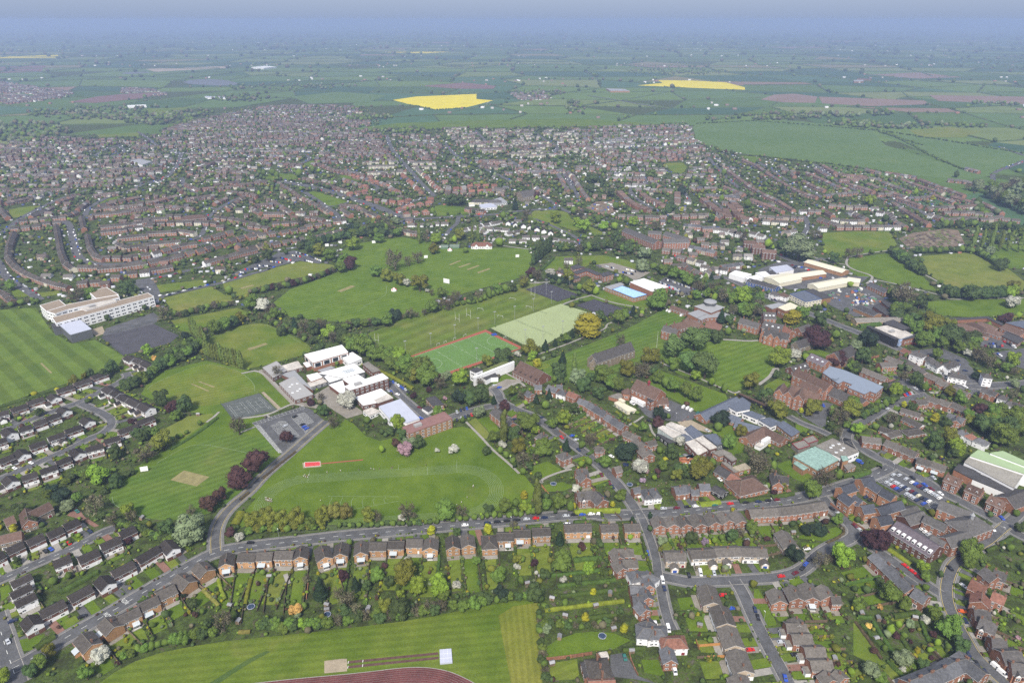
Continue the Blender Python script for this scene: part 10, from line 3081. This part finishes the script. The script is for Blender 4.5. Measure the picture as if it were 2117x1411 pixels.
for i,(x,y) in enumerate(pairs(M['people'])):
    run=i<15; far=y>520; c=random.choice([(.8,.8,.8),(.75,.75,.78),(.7,.7,.7)]) if not far and i<36 and random.random()<.75 else random.choice([(.02,.02,.03),(.03,.04,.1),(.3,.02,.03)])
    o=link('person',PM[1 if run else 0],None,(x,y,.06),random.uniform(0,6.28)); o.color=(*c,1); tag(o,None,'person','people on the sports field' if i<36 else 'people on the school paths'); want(o,('runner' if run else 'person')+(' in white' if c[0]>.5 else ' in dark clothes'),x,y)
for x,y,rz in M['slow']:   # painted words on the main road
    f=bpy.data.curves.new('road_lettering','FONT'); f.body='SLOW'; f.size=2.2; f.align_x='CENTER'; f.materials.append(MATS['line']); o=struct(link('road_lettering',f,None,(x/10,y/10,.21),rz/100)); o.scale=(.9,1.5,1)
# ------------------------------------------------------------------ haze over the whole country
mb=MB(); mb.box(-46000,46000,-2500,46000,-1,CAMH+6,0,True); hz=link('haze',mb.mesh('haze',[])); stuff(hz)
hm=bpy.data.materials.new('haze'); hm.use_nodes=True; t=hm.node_tree; t.nodes.clear(); o=t.nodes.new('ShaderNodeOutputMaterial'); v=t.nodes.new('ShaderNodeVolumePrincipled')
v.inputs['Color'].default_value=(.46,.57,.88,1); v.inputs['Density'].default_value=1.5e-4; v.inputs['Anisotropy'].default_value=.2; t.links.new(v.outputs[0],o.inputs['Volume']); hz.data.materials.append(hm)
# ------------------------------------------------------------------ labels that single things out: by row, or by the nearest landmark
LMK=[(n,x,y) for n,x,y in MARKS]
for i in range(0,0): pass
def rel(x,y,skip=0):
    X,Y=px(x,y); best=min(LMK,key=lambda l:(px(l[1],l[2])[0]-X)**2+((px(l[1],l[2])[1]-Y)*1.5)**2)
    U,V_=px(best[1],best[2]); dx,dy=X-U,(Y-V_)*1.5
    return ('left of' if dx<0 else 'right of') if abs(dx)>abs(dy) else ('beyond' if dy<0 else 'below'),best[0]
GR={}
for o,d,x,y in LABELLED: r_,l_=rel(x,y); GR.setdefault((d,r_,l_),[]).append((px(x,y)[0],px(x,y)[1],o))
for (d,r_,l_),L in GR.items():
    L.sort(key=lambda q:(q[0],q[1]))
    for k,(_,_,o) in enumerate(L):
        o['label']='%s %s the %s'%(d,r_,l_) if len(L)==1 else '%s, %s from left, %s the %s'%(d,ORD[k],r_,l_)
RR={}
for ri,L in ROWN.items():
    x=sum(q[2][0] for q in L)/len(L);y=sum(q[2][1] for q in L)/len(L); r_,l_=rel(x,y); RR.setdefault((L[0][1],r_,l_),[]).append((-px(x,y)[1],ri,L))
for (d,r_,l_),rows in RR.items():
    rows.sort()
    for k,(_,ri,L) in enumerate(rows):
        L.sort(key=lambda q:px(*q[2])[0])
        for j,(o,_,q) in enumerate(L): o['label']=' '.join((d+(', %s from left'%ORD[j] if len(L)>1 else '')+(', %s row up'%ORD[k] if len(rows)>1 else '')+', %s the %s'%(r_,l_)).split()[:16])
